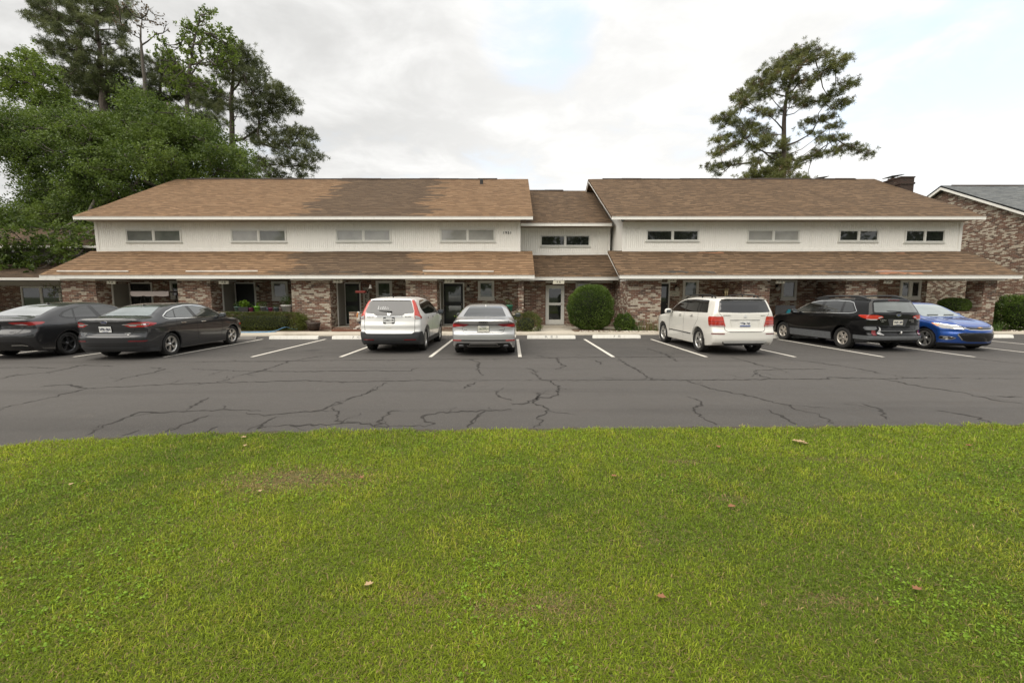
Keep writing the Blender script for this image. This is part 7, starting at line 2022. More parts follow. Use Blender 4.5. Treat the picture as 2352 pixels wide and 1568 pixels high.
    tree('oak_tree', 'broad leafy green oak filling the left side behind the tan roof', 'tree', tk, C, T_['oak'], T_['bark_grey'], 'leaf', 3.6, None, (.155, .095), .42, limb=.45)
    # trees across the road behind the photographer, seen as reflections, plus an added shading crown
    src = [o for o in bpy.data.objects if o.parent is None and o.name.startswith(('oak_tree', 'gum_tree'))]
    V = []; F = []; off = 0
    for k in range(20):
        cx, cy = -78+k*8.2+random.uniform(-2, 2), -30+random.uniform(-5, 5); hgt = random.uniform(15, 20) if cx > 4 else random.uniform(9, 14)
        n = 1500; p = ball_pts(n, .3)*np.array([5.0, 4.0, hgt*.42])+np.array([cx, cy, hgt*.58])
        v, f = quads(p, rng.uniform(.6, 1.1, n), rng.uniform(.5, .9, n)); V.append(v); F.append(f+off); off += len(v)
    p = ball_pts(5200, .35)*np.array([5.0, 4.2, 4.2])+np.array([-29.2, 13.6, 8.6]); v, f = quads(p, rng.uniform(.3, .55, 5200), rng.uniform(.25, .45, 5200)); V.append(v); F.append(f+off); off += len(v)  # added unseen crown, placed to shade the left house front
    o = mesh_np('treeline_and_shade_crown', np.concatenate(V), np.concatenate(F), T_['oak']); tag(o, 'leafy trees across the road and an added unseen crown shading the left house', 'trees', kind='stuff')

# ---------------------------------------------------------------- shrubs
def shrub(name, label, c, r, mat, n=6000, leaf=(.05, .03), p=.7, group=None, rough=.05, cat='shrub', trunk=True, loose=0.0, zfloor=.1, gap=None):
    """clipped shrub: leaves on and just under a rounded block surface, dark twigs inside"""
    root = thing(name, label, cat, (c[0], c[1], zfloor), 0, group)
    d = rng.normal(size=(n, 3)); d /= np.linalg.norm(d, axis=1, keepdims=True)
    q = np.sign(d)*np.abs(d)**p; q /= np.maximum(np.abs(q).max(1, keepdims=True)*0+np.linalg.norm(q, axis=1, keepdims=True), 1e-9)
    m = (np.abs(d)**(2/p)).sum(1)**(-p/2)           # superellipsoid radius
    s = d*m[:, None]
    bump_ = 1+rough*(np.sin(d[:, 0]*9+c[0])+np.sin(d[:, 1]*8+d[:, 2]*7)+np.sin(d[:, 2]*13+d[:, 0]*5))/2
    dep = 1-np.abs(rng.normal(size=n))*.07+loose*rng.normal(size=n)*.12
    P = s*np.array(r)*(bump_*dep)[:, None]
    keep = P[:, 2]+c[2] > zfloor+.01
    if gap is not None: keep &= ~((np.abs(P[:, 0]-gap[0]) < gap[1]) & (P[:, 2] < gap[2]))
    P = P[keep]; d = d[keep]
    v, f = quads(P, rng.uniform(.7, 1.3, len(P))*leaf[0], rng.uniform(.7, 1.3, len(P))*leaf[1], dirs=d*.8+np.array([0, 0, .5]))
    v += np.array([0, 0, c[2]-zfloor])
    mesh_np('foliage', v, f, mat, root)
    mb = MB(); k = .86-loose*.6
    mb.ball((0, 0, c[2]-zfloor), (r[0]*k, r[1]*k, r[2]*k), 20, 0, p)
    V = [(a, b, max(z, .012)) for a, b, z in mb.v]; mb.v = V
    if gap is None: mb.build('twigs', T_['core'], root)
    else:
        mb = MB()
        for sx in (-1, 1):
            x0 = gap[0]+sx*gap[1]; x1 = sx*r[0]*.9
            mb.box(min(x0, x1), max(x0, x1), -r[1]*.8, r[1]*.8, .02, (c[2]-zfloor)+r[2]*.85)
        mb.box(gap[0]-gap[1], gap[0]+gap[1], -r[1]*.8, r[1]*.8, c[2]-zfloor+gap[2], (c[2]-zfloor)+r[2]*.85)
        mb.build('twigs', T_['core'], root)
    return root
def blades(name, label, x, y, z, n, h, mat, spread=.25, w=.012, cat='plant', group=None, droop=.7, sub=None):
    """a tuft of arching strap leaves"""
    root = thing(name, label, cat, (x, y, z), 0, group)
    V = []; F = []
    for i in range(n):
        a = random.uniform(0, 6.28); l = h*random.uniform(.6, 1.15); bx, by = random.gauss(0, spread), random.gauss(0, spread*.6)
        b0 = len(V); lean = random.uniform(.2, 1)*droop
        for k in range(4):
            f = k/3; rr = l*lean*f*f*.9; zz = l*(f-.35*lean*f*f); ww = w*(1-f*.95)
            V += [(bx+math.cos(a)*rr-math.sin(a)*ww, by+math.sin(a)*rr+math.cos(a)*ww, zz), (bx+math.cos(a)*rr+math.sin(a)*ww, by+math.sin(a)*rr-math.cos(a)*ww, zz)]
        for k in range(3): F.append([b0+2*k, b0+2*k+1, b0+2*k+3, b0+2*k+2])
    mesh_np('leaves', V, F, mat, root)
    return root
def build_shrubs():
    shrub('round_shrub', 'tall clipped dome-shaped shrub beside the door of the middle home', (3.62, 20.45, 1.10), (1.04, .84, 1.05), T_['box'], 22000, (.060, .036), .84, rough=.045, loose=.12)
    shrub('shrub', 'low dark shrub at the right foot of the dome-shaped shrub', (5.05, 19.95, .42), (.42, .45, .42), T_['box'], 3200, (.075, .045), .85, rough=.12, loose=.4)
    shrub('clipped_hedge', 'flat-topped hedge below the row of potted plants', (-11.3, 19.9, .50), (1.95, .34, .43), T_['holly'], 19000, (.052, .026), .36, rough=.06, loose=.35)
    shrub('shrub', 'ragged shrub in front of the thin brick post, right of the silver saloon', (.65, 19.75, .42), (.62, .45, .50), T_['holly'], 5500, (.055, .026), .7, rough=.12, loose=.5)
    shrub('shrub', 'yellow-green shrub peeping out left of the silver saloon', (-2.0, 19.85, .50), (.40, .4, .48), T_['lime'], 2200, (.07, .04), .8, rough=.15, loose=.7)
    shrub('round_shrub', 'flattened clipped shrub on the low brick wall at the right porch end', (20.75, 20.9, 1.22), (.68, .38, .34), T_['box'], 5000, (.05, .03), .8, rough=.04, zfloor=.92)
    shrub('large_shrub', 'big dark leafy shrub against the brick gable at the right edge', (23.6, 20.3, .80), (1.25, .85, .84), T_['box'], 13000, (.085, .052), .62, rough=.10, loose=.3)
    shrub('shrub', 'small hedge clump by the shaded house at the left edge', (-23.3, 20.6, .48), (.75, .4, .48), T_['holly'], 3500, (.06, .03), .6, rough=.1, loose=.4)
    for i, (x, y, n, h, m, lb) in enumerate(((5.55, 19.75, 70, .62, T_['herb'], 'feathery green weeds right of the low dark shrub'), (6.15, 19.85, 60, .6, T_['straw'], 'straw-coloured weeds by the corner of the right wing'), (6.45, 19.7, 40, .42, T_['herb'], 'short weeds beside the white boxy SUV'),
                                    (21.4, 19.65, 70, .5, T_['herb'], 'arching strap-leaved plant left of the big shrub at the right edge'), (4.4, 19.35, 14, .32, T_['herb'], 'few grass stalks in front of the low dark shrub'))):
        blades('garden_plant', lb, x, y, .12, n, h, m, .20, .010)
    # two thin-stemmed shrubs before the neighbour's window
    for i, (x, lb) in enumerate(((-23.75, 'thin-stemmed reddish shrub before the shaded left window'), (-22.7, 'thin-stemmed dark shrub nearest the left corner pillar'))):
        C = [(x+random.gauss(0, .28), 23.2+random.gauss(0, .2), random.uniform(1.3, 2.25), .20) for _ in range(13)]
        tree('crape_myrtle', lb, 'shrub', [np.array([x, 23.2, .05]), np.array([x+.03, 23.2, .6]), np.array([x-.05, 23.2, 1.2]), np.array([x, 23.2, 1.8])], C, T_['holly'] if i else T_['oak'], T_['bark_grey'], 'leaf', 2.2, None, (.075, .04), .03, limb=.25)
# ================================================================ small things
def pot(name, label, x, y, z, r, h, mat, plant=None, pm=None, ph=.25, group='plant pots on the planter wall', lip=True, n=40, long=None, leafsize=(.06, .035), style='bush'):
    root = thing(name, label, 'plant pot', (x, y, z), 0, group)
    mb = MB()
    if long:
        mb.prism([(-long/2+.03, 0), (long/2-.03, 0), (long/2, h), (-long/2, h)], -r, r, 0, 'y')
    else:
        pr = [(0, .0), (r*.68, .0), (r*.95, h*.84)]
        if lip: pr += [(r*1.04, h*.85), (r*1.04, h), (r*.93, h), (r*.90, h*.88), (0, h*.86)]
        else: pr += [(r, h), (r*.92, h), (r*.88, h*.88), (0, h*.86)]
        mb.lathe(pr, 24, 0)
    mb.build('pot', mat, root)
    if plant:
        if style == 'bush':
            P = ball_pts(n, .3)*np.array([(long or r*2.2)*.5, max(r, .1)*1.0, ph*.5])+np.array([0, 0, h+ph*.42])
            v, f = quads(P, rng.uniform(.7, 1.4, n)*leafsize[0], rng.uniform(.7, 1.3, n)*leafsize[1], flat=.4)
            mesh_np('foliage', v, f, pm, root)
            mb = MB()
            for k in range(6):
                a = random.uniform(0, 6.28); mb.tube([(0, 0, h*.85), (math.cos(a)*r*.5, math.sin(a)*r*.4, h+ph*.5)], [.006, .003], 4)
            mb.build('stem', T_['core'], root)
        else:
            V = []; F = []
            for i in range(n):
                a = random.uniform(0, 6.28); l = ph*random.uniform(.7, 1.2); b0 = len(V); lean = random.uniform(.3, 1)
                for k in range(4):
                    q = k/3; rr = l*lean*q*q; zz = h*.85+l*(q-.5*lean*q*q); w = .012*(1-q*.9)
                    V += [(math.cos(a)*rr-math.sin(a)*w, math.sin(a)*rr+math.cos(a)*w, zz), (math.cos(a)*rr+math.sin(a)*w, math.sin(a)*rr-math.cos(a)*w, zz)]
                for k in range(3): F.append([b0+2*k, b0+2*k+1, b0+2*k+3, b0+2*k+2])
            mesh_np('foliage', V, F, pm, root)
    return root
def unit_sign(px0, px1, py0, py1, txt, where):
    Y = 19.98
    a = at(px0, (py0+py1)/2, Y); b = at(px1, (py0+py1)/2, Y); x = (a[0]+b[0])/2; w = b[0]-a[0]; z1 = at(px0, py0, Y)[2]; z0 = at(px0, py1, Y)[2]
    h = z1-z0; z = (z0+z1)/2
    t = thing('hanging_sign', 'notched cream board reading %s, %s' % (txt, where), 'sign', (x, Y, z), 0, 'house signs hanging under the eaves')
    n = .045
    pts = [(-w/2, h/2), (-w/2+n, h/2-.0), (w/2, h/2), (w/2-n, h*.28), (w/2, h*.1), (w/2-n*.7, -h*.12), (w/2, -h*.3), (w/2-n*.5, -h/2), (-w/2, -h/2), (-w/2+n, -h*.28), (-w/2, -h*.1), (-w/2+n*.7, h*.12), (-w/2, h*.3)]
    pts = [(-w/2+n*.4, h/2), (w/2-n*.4, h/2), (w/2, h*.30), (w/2-n, h*.12), (w/2, -h*.05), (w/2-n, -h*.25), (w/2-n*.3, -h/2), (-w/2+n*.3, -h/2), (-w/2, -h*.30), (-w/2+n, -h*.12), (-w/2, h*.05), (-w/2+n, h*.25)]
    mb = MB(); mb.prism(pts, -.012, .012, 0, 'y'); mb.build('board', SM['sign'], t)
    mb = MB(); mb.text(txt, h*.85, Matrix.Translation((0, -.013, 0)) @ Matrix.Rotation(R(90), 4, 'X'), 0, 1.2, .003); mb.build('lettering', SM['ink'], t)
    mb = MB()
    for s in (-1, 1):
        l = 2.412-z-h/2; mb.tube([(s*w*.3, 0, h/2-.01), (s*w*.3, 0, h/2+max(l, .02))], .006, 5)
    mb.build('hook', H_['black'], t)
    return t
SM = {}
def build_small():
    SM['sign'] = painted('weathered_cream_board', (.55, .52, .42), (.20, .17, .12), .5)
    SM['ink'] = simple('dark_sign_ink', (.02, .02, .018), .7)
    SM['stop'] = painted('chipped_white_concrete', (.74, .72, .66), (.35, .32, .27), .35, .85, 3.0)
    SM['stop_bare'] = concrete('bare_grey_concrete', (.30, .28, .26))
    SM['stencil'] = simple('faded_stencil', (.10, .10, .10), .9, var=.5, scale=40)
    SM['stencil2'] = simple('worn_stencil', (.34, .33, .31), .9, var=.5, scale=40)
    pl = lambda n, c, r=.45: simple(n, c, r, coat=.2)
    for t_ in ((244.5, 266.5, 645, 652, '7 A', 'leftmost of all'), (501.5, 526.5, 644.5, 652, '7 B', 'left of the hedge-pot home door'), (764.5, 788, 642, 649.5, '7 C', 'left of the red hanging feeder'), (1020, 1045, 642, 649.5, '7 D', 'over the black door behind the silver saloon'),
               (1269, 1297, 644.5, 652, '7 E', 'over the pale door of the middle home'), (1532, 1555, 641, 648, '7 F', 'above the plaque of the right wing'), (1781, 1804, 644, 651, '7 G', 'above the black estate car bonnet'), (2029, 2051, 644, 651, '7 H', 'above the roof rails of the black estate car')):
        unit_sign(*t_)
    # wheel stops
    def stop(x, y, label, painted_=True, txt=None, tm=None, tx=0):
        t = thing('wheel_stop', label, 'wheel stop', (x, y, 0), random.uniform(-.006, .006), 'concrete wheel stops')
        mb = MB(); l = .94; V = []
        prof = [(-.09, 0), (-.085, .03), (-.055, .125), (.055, .125), (.085, .03), (.09, 0)]
        for xx, s in ((-l, .90), (-l+.05, 1), (l-.05, 1), (l, .90)):
            V += [(xx, a*s, .004+b*s) for a, b in prof]
        F = []
        for i in range(3):
            for k in range(6): F.append((i*6+k, (i+1)*6+k, (i+1)*6+(k+1) % 6, i*6+(k+1) % 6))
        F += [tuple(range(5, -1, -1)), tuple(range(18, 24))]
        mb.add(V, F); mb.build('block', SM['stop'] if painted_ else SM['stop_bare'], t)
        if txt:
            mb = MB(); a = math.atan2(.03, .095)
            mb.text(txt, .125, Matrix.Translation((tx, -.0725, .080)) @ Matrix.Rotation(R(90)-a, 4, 'X') @ Matrix.Diagonal((1.5, 1, 1, 1)), 0, 1.3, .0015)
            mb.build('lettering', tm or SM['stencil'], t)
        return t
    stop(-13.3, 17.0, 'bare concrete wheel stop ahead of the fastback saloon', False)
    stop(-10.75, 17.0, 'bare grey concrete wheel stop under the nose of the charcoal saloon', False)
    stop(-8.42, 17.1, 'white wheel stop in the empty bay beside the charcoal saloon, nothing stencilled on it')
    stop(-6.0, 17.1, 'white wheel stop stencilled 7C, left of the white SUV with tall tail lamps', True, '7 C', SM['stencil2'])
    stop(-3.45, 17.2, 'bare grey wheel stop behind the front wheels of the white SUV with tall tail lamps', False)
    stop(-.95, 17.2, 'white wheel stop hidden ahead of the silver saloon')
    stop(1.53, 17.27, 'white wheel stop with a faded stencilled word, right of the silver saloon', True, 'R E S', SM['stencil2'], .0)
    stop(4.12, 17.45, 'white wheel stop stencilled 7E in the empty bay before the dome-shaped shrub', True, '7 E', SM['stencil2'])
    stop(6.75, 17.4, 'scuffed wheel stop ahead of the cream SUV', False)
    stop(11.1, 17.5, 'white wheel stop ahead of the black estate car')
    stop(16.45, 17.55, 'white wheel stop just past the nose of the blue saloon'); stop(18.95, 17.6, 'white wheel stop cut by the right edge of the photo')
    stop(14.0, 17.5, 'white wheel stop hidden behind the tail of the blue saloon')
    # pots on the planter wall
    zt = .932; Yp = 20.34
    def X(px): return float(at(px, 715, Yp)[0])
    pz = lambda q: (640+q*.1403)/1.30612
    pot('plant_pot', 'grey-green pot with a leafy herb, leftmost on the planter wall', X(pz(520)), Yp, zt, .14, .24, pl('grey_green_pot', (.10, .17, .14)), 1, T_['herb'], .26, n=70)
    pot('plant_pot', 'long black trough of lime-green leaves on the planter wall', X(pz(668)), Yp, zt, .10, .22, pl('black_trough', (.02, .018, .018)), 1, T_['lime'], .34, n=150, long=.46, leafsize=(.11, .085))
    pot('plant_pot', 'small magenta pot next to the long black trough', X(pz(808)), Yp, zt, .10, .17, pl('magenta_pot', (.24, .02, .10)), 1, T_['herb'], .26, n=60)
    pot('plant_pot', 'lime-green pot with arching strap leaves', X(pz(945)), Yp-.02, zt, .135, .25, pl('lime_pot', (.22, .50, .05)), 1, T_['lime'], .34, n=34, style='strap')
    pot('plant_pot', 'grey pot with dark green plant right of the lime-green pot', X(pz(1082)), Yp, zt, .15, .23, pl('grey_pot', (.20, .20, .21)), 1, T_['herb'], .28, n=90)
    pot('plant_pot', 'tiny blue-grey pot beside the second magenta pot', X(pz(1165)), Yp, zt, .07, .16, pl('blue_grey_pot', (.13, .18, .22)), None)
    pot('plant_pot', 'second magenta pot, with nothing growing in it', X(pz(1225)), Yp, zt, .10, .18, pl('magenta_pot_2', (.22, .02, .09)), None)
    pot('plant_pot', 'teal-grey pot with a small rosette', X(pz(1350)), Yp, zt, .125, .20, pl('teal_grey_pot', (.12, .17, .17)), 1, T_['herb'], .16, n=30)
    pot('plant_pot', 'small dull pink pot behind the white pot', X(pz(1450)), Yp, zt, .09, .17, pl('pink_clay_pot', (.26, .18, .16)), None)
    pot('plant_pot', 'large white pot with tall bushy plant, rightmost on the planter wall', X(pz(1565)), Yp, zt, .23, .31, pl('white_pot', (.62, .60, .56)), 1, T_['herb'], .50, n=220)
    pot('plant_pot', 'big green pot on the porch wall right of the silver saloon', -.15, 20.32, .90, .20, .34, pl('green_glazed_pot', (.03, .20, .12)), 1, T_['oak'], .34, n=80, group='plant pots on the porches')
    # ribbed brown tub
    p = gnd(721*1.0, 762, .12); t = thing('planter_tub', 'ribbed brown plastic tub on the mulch by the brick pillar', 'planter', (float(at(721, 755, 19.75)[0]), 19.75, .125))
    mb = MB(); mb.lathe([(0, 0), (.19, 0), (.27, .30), (.295, .30), (.30, .35), (.275, .35), (.25, .29), (0, .27)], 32, 0)
    for k in range(20):
        a = 2*math.pi*k/20; mb.tube([(math.cos(a)*.195, math.sin(a)*.195, .01), (math.cos(a)*.272, math.sin(a)*.272, .295)], .009, 5)
    mb.build('tub', pl('brown_plastic_tub', (.055, .038, .030)), t)
    # garden hose from a wall tap
    sx = float(at((640+1955*.1403)/1.30612, (820+985*.1403)/1.30612, 20.28)[0]); sz = float(at((640+1955*.1403)/1.30612, (820+985*.1403)/1.30612, 20.28)[2])
    t = thing('garden_tap', 'small brass tap on the brick pillar feeding the blue hose', 'tap', (sx, 20.3, sz))
    mb = MB(); mb.tube([(0, .0, 0), (0, -.10, 0), (0, -.13, -.05)], .016, 8); mb.box(-.03, .03, -.085, -.07, .02, .05, 0); mb.tube([(0, -.078, 0), (0, -.078, .04)], .008, 6); mb.build('tap', H_['metal'], t)
    mb = MB(); r = random.Random(4)
    pts = [(sx, 20.17, sz-.05), (sx-.05, 20.12, sz-.2), (sx-.25, 19.9, sz-.42), (sx-.55, 19.6, .28), (sx-.85, 19.35, .15), (sx-1.2, 19.1, .118), (sx-1.7, 18.95, .118), (sx-1.35, 18.82, .118), (sx-.9, 18.95, .118), (sx-1.1, 19.15, .118), (sx-2.0, 19.05, .118), (sx-3.2, 18.98, .118), (sx-4.2, 19.0, .118), (sx-4.6, 18.85, .118), (sx-4.2, 18.72, .118), (sx-3.2, 18.74, .118), (sx-2.2, 18.72, .118), (sx-1.3, 18.76, .118), (sx-.6, 19.1, .118)]
    Q = []
    for i in range(len(pts)-1):
        p0, p1, p2, p3 = (Vector(pts[max(i-1, 0)]), Vector(pts[i]), Vector(pts[i+1]), Vector(pts[min(i+2, len(pts)-1)]))
        for k in range(6):
            u = k/6; Q.append(.5*((2*p1)+(-p0+p2)*u+(2*p0-5*p1+4*p2-p3)*u*u+(-p0+3*p1-3*p2+p3)*u**3))
    mb.tube(Q, .014, 6); o = mb.build('garden_hose', pl('blue_hose', (.10, .25, .42)), None); tag(o, 'pale blue garden hose looped along the walk', 'hose')
    # ornaments of the third home
    t = thing('pelican_statue', 'painted pelican statue with orange bill on a base of shells', 'statue', (float(at(826, 745, 19.85)[0]), 19.85, .11))
    mb = MB(); mb.ball((.02, .05, .45), (.12, .17, .16), 16); mb.build('body', pl('slate_blue_paint', (.07, .09, .13)), t)
    mb = MB(); mb.tube([(0, -.08, .46), (0, -.15, .56), (.01, -.12, .68), (.01, -.11, .76)], [.10, .075, .05, .05], 10); mb.ball((.01, -.12, .80), (.062, .07, .06), 12); mb.build('neck', pl('white_bird_paint', (.62, .60, .55)), t)
    mb = MB(); mb.tube([(.0, -.16, .80), (-.02, -.21, .70), (-.03, -.20, .52)], [.035, .034, .010], 8); mb.build('bill', pl('orange_bill', (.50, .20, .05)), t)
    mb = MB()
    for k in range(46):
        a = random.uniform(0, 6.28); d = random.uniform(0, .26); mb.ball((math.cos(a)*d, math.sin(a)*d*.8, .02+.22*(1-d/.3)*random.uniform(.6, 1)), random.uniform(.03, .06), 8)
    mb.build('shell_base', painted('shell_heap', (.50, .44, .38), (.16, .12, .10), .9, .7, 14), t)
    o = MB(); o.box(-7.95, -5.0, 19.48, 19.56, .10, .19, 0, bev=.008); ob = o.build('edging_board', simple('red_brown_timber', (.14, .055, .03), .8), None); tag(ob, 'red-brown timber edging on the walk before the pelican', 'edging')
    # red hanging feeder and bell
    fx, fz = xz(829, 669, 20.2); t = thing('bird_feeder', 'red tray bird feeder hanging on wires from the eave', 'bird feeder', (fx, 20.2, fz))
    mb = MB(); mb.box(-.21, .21, -.12, .12, -.07, .03, 0, bev=.012); mb.build('tray', pl('dark_red_tray', (.22, .03, .02)), t)
    mb = MB()
    for s in (-1, 1):
        for q in (-1, 1): mb.tube([(s*.19, q*.1, .03), (0, 0, 2.40-fz-.02)], .006, 4)
    mb.build('wire', H_['black'], t)
    bx, bz = xz(850.5, 658, 20.2); t = thing('hanging_bell', 'white ornamental bell hanging right of the red feeder', 'bell', (bx, 20.2, bz))
    mb = MB(); mb.lathe([(.0, .10), (.035, .09), (.05, .03), (.065, -.04), (.09, -.09), (.08, -.09), (0, -.05)], 16); mb.build('bell', pl('white_ceramic', (.6, .58, .53)), t)
    mb = MB(); mb.tube([(0, 0, .1), (0, 0, 2.405-bz)], .005, 4); mb.build('cord', H_['black'], t)
    # tall welcome board
    x0, _ = xz(834.5, 690, 22.1); x1, _ = xz(849, 690, 22.1); _, z1 = xz(842, 660, 22.1)
    t = thing('welcome_board', 'tall pale plank reading WELCOME down its length, leaning by the third door', 'sign', ((x0+x1)/2, 22.1, .24))
    w = x1-x0; mb = MB(); mb.box(-w/2, w/2, -.012, .012, 0, z1-.24, 0); mb.build('plank', painted('pale_plank', (.42, .39, .33), amt=.4), t)
    mb = MB(); n = 7; hh = (z1-.24-.15)
    for k, ch in enumerate('WELCOME'): mb.text(ch, hh/n*1.15, Matrix.Translation((0, -.014, z1-.24-.10-hh*(k+.5)/n)) @ Matrix.Rotation(R(90), 4, 'X'), 0, 1, .002)
    mb.build('lettering', SM['ink'], t)
    # canopy swing on the first porch
    xa, za = xz(325, 674, 21.0); xb, _ = xz(410, 674, 21.0); t = thing('porch_swing', 'porch swing with a scalloped taupe canopy in the shade of the first porch', 'porch swing', ((xa+xb)/2, 21.0, .22))
    w = (xb-xa)/2; z = za-.22; pts = [(-w, .10), (w, .10)]
    n = 3
    for k in range(n):
        a = w-2*w*k/n; b = w-2*w*(k+1)/n
        pts += [(a, -.10)]+[(a+(b-a)*f, -.12-.012*math.sin(f*3.14)) for f in (.2, .5, .8)]+[(b+.0, -.10), (b+(.02 if k < n-1 else 0), -.04 if k < n-1 else -.09)]
    mb = MB(); mb.prism([(q[0], q[1]+z) for q in pts], -.61, -.595, 0, 'y'); mb.prism([(-.6, z+.08), (.6, z+.10), (.6, z+.12), (-.6, z+.10)], -w, w, 0, 'x')
    mb.build('canopy', painted('taupe_canvas', (.36, .31, .29), amt=.3), t)
    mb = MB()
    for s in (-1, 1):
        mb.tube([(s*(w-.05), -.5, 0), (s*(w-.05), 0, z+.08)], .022, 8); mb.tube([(s*(w-.05), .5, 0), (s*(w-.05), 0, z+.08)], .022, 8)
    mb.tube([(-w, 0, z+.06), (w, 0, z+.06)], .022, 8); mb.build('frame', H_['black'], t)
    mb = MB(); mb.box(-w+.15, w-.15, -.28, .25, .42, .48, 0, bev=.02); mb.box(-w+.15, w-.15, .24, .30, .48, .95, 0, bev=.02); mb.build('seat', simple('dark_cushion', (.03, .028, .03), .9), t)
    # ornaments by the fourth home
    ox, oz = xz(1080, 675, 22.17); t = thing('wall_ornament', 'looped wrought-iron ornament under the lamp behind the silver saloon', 'ornament', (ox, 22.17, oz))
    mb = MB()
    for s in (-1, 1): mb.tube([(s*.04+.13*math.cos(a)*s*.9, 0, -.02+.17*math.sin(a)) for a in np.linspace(-1.5, 4.4, 18)], .010, 5)
    mb.tube([(0, 0, .2), (0, 0, -.25)], .010, 5); mb.build('scroll', simple('grey_iron', (.22, .19, .17), .6), t)
    # right wing: plaque, wind chime, covered grill, chair
    x0, z1 = xz(1537.5, 668, 22.15); x1, z0 = xz(1561, 680.5, 22.15); t = thing('wall_plaque', 'cream wall plaque with small green arch beside the window of the right wing', 'plaque', ((x0+x1)/2, 22.18, (z0+z1)/2))
    mb = MB(); mb.box(-(x1-x0)/2, (x1-x0)/2, -.02, .015, -(z1-z0)/2, (z1-z0)/2, 0, bev=.006); mb.build('board', painted('cream_plaque', (.58, .55, .46), amt=.2), t)
    mb = MB(); w = (x1-x0)/2
    mb.tube([(w*.75*math.cos(a), -.022, -.02+.10*math.sin(a)) for a in np.linspace(.25, 2.9, 14)], .008, 4)
    for k in (-.3, 0, .3): mb.box(k*w-.02, k*w+.02, -.026, -.02, -.09, -.055)
    mb.build('arch', simple('sage_paint', (.20, .28, .22), .7), t)
    cx, cz = xz(1669, 660, 20.4); t = thing('wind_chime', 'wooden-topped wind chime with pale tubes above the cream SUV', 'wind chime', (cx, 20.4, cz))
    mb = MB(); mb.lathe([(0, .02), (.08, .015), (.08, -.015), (0, -.02)], 16); mb.tube([(0, 0, .02), (0, 0, 2.40-cz)], .005, 4); mb.build('top', simple('chime_wood', (.07, .045, .03), .6), t)
    for k in range(5):
        a = 2*math.pi*k/5; mb = MB(); mb.tube([(.06*math.cos(a), .06*math.sin(a), -.03), (.06*math.cos(a), .06*math.sin(a), -.40-.04*k)], .011, 8); mb.build('chime_tube', simple('pale_brass', (.55, .46, .26), .35, .6) if k == 0 else bpy.data.materials['pale_brass'], t)
    cx, cz = xz(1805, 712, 21.3); t = thing('patio_chair', 'grey-backed patio chair with a turquoise cushion beyond the black estate car bonnet', 'chair', (cx, 21.3, .22), R(-25))
    mb = MB(); mb.box(-.42, .42, .22, .30, .38, .98, 0, bev=.03); mb.build('backrest', simple('grey_mesh_back', (.13, .13, .135), .8), t)
    mb = MB(); mb.box(-.40, .40, -.28, .22, .36, .42, 0, bev=.02); mb.build('seat', bpy.data.materials['grey_mesh_back'], t)
    mb = MB(); mb.rbox(.12, .05, .64, .30, .10, .16, .07, 0, Matrix.Rotation(R(18), 4, 'Y')); mb.build('cushion', simple('turquoise_cloth', (.03, .30, .38), .85), t)
    for sx in (-.38, .38):
        for sy in (-.25, .25):
            mb = MB(); mb.tube([(sx, sy, 0), (sx, sy, .40)], .016, 6); mb.build('leg', H_['black'], t)
    # dry leaves on the lawn
    lm = leaf_mat('fallen_leaf_tan', (.30, .19, .10), (.40, .27, .15), (.50, .36, .22), .15, .8); lo = leaf_mat('fallen_leaf_rust', (.17, .075, .04), (.23, .105, .055), (.29, .14, .07), .15, .8)
    spots = [(1840, 1015, .085, 0, 'tan curled leaf by the road edge, largest of the leaf heap'), (1828, 1013, .06, 0, 'tan curled leaf at the left of the leaf heap by the road'), (1850, 1018, .05, 0, 'tan curled leaf at the right of the leaf heap by the road'), (1650, 1026, .05, 1, 'rust-brown leaf in the grass left of the leaf heap'), (1411, 1093, .045, 1, 'rust-brown leaf alone in the middle of the lawn'), (560, 1004, .05, 0, 'tan leaf near the road edge at the left'), (563, 1023, .04, 0, 'small pale leaf just below the road-edge leaf at the left'),
             (163, 1112, .035, 0, 'pale leaf far left in the lawn'), (1680, 1163, .05, 1, 'rust-brown leaf on a dry patch right of the middle'), (848, 1341, .04, 0, 'pale yellow leaf in the near lawn, left of centre'), (2225, 1023, .05, 1, 'rust-brown leaf in the grass at the right'), (2107, 1352, .045, 1, 'rust leaf lying in the near right lawn'), (1518, 1370, .04, 1, 'small rust leaf near the bottom, right of centre'), (597, 1127, .035, 0, 'pale leaf on the bare patch'), (830, 1096, .045, 1, 'rust leaf right of the bare patch')]
    for (px, py, s, k, lb) in spots:
        s *= .72
        p = gnd(px, py, .045); V = []; r = random.Random(px)
        o8 = [(0, -1), (.35, -.6), (.75, -.35), (.45, 0), (.6, .45), (.2, .5), (0, 1), (-.2, .5), (-.6, .45), (-.45, 0), (-.75, -.35), (-.35, -.6)]
        a = r.uniform(0, 6.28); c_, s_ = math.cos(a), math.sin(a)
        for q in o8: V.append((s*(q[0]*c_-q[1]*s_), s*(q[0]*s_+q[1]*c_), s*(.5*abs(q[0])+.22*q[1]*q[1])))
        V.append((0, 0, 0)); F = [(i, (i+1) % 12, 12) for i in range(12)]
        o = mesh_np('fallen_leaf', V, F, lo if k else lm); o.location = p; tag(o, lb, 'leaf', 'dry leaves fallen on the lawn')
    # pale stones of the bed in front of the dome shrub
    st = simple('pale_stone', (.50, .45, .38), .9, var=.3, scale=12)
    mb = MB(); r = random.Random(8)
    for k in range(130):
        x = r.uniform(2.9, 6.4); y = r.uniform(19.22, 19.55); mb.ball((x, y, .115), (r.uniform(.02, .06), r.uniform(.02, .05), r.uniform(.012, .03)), 6)
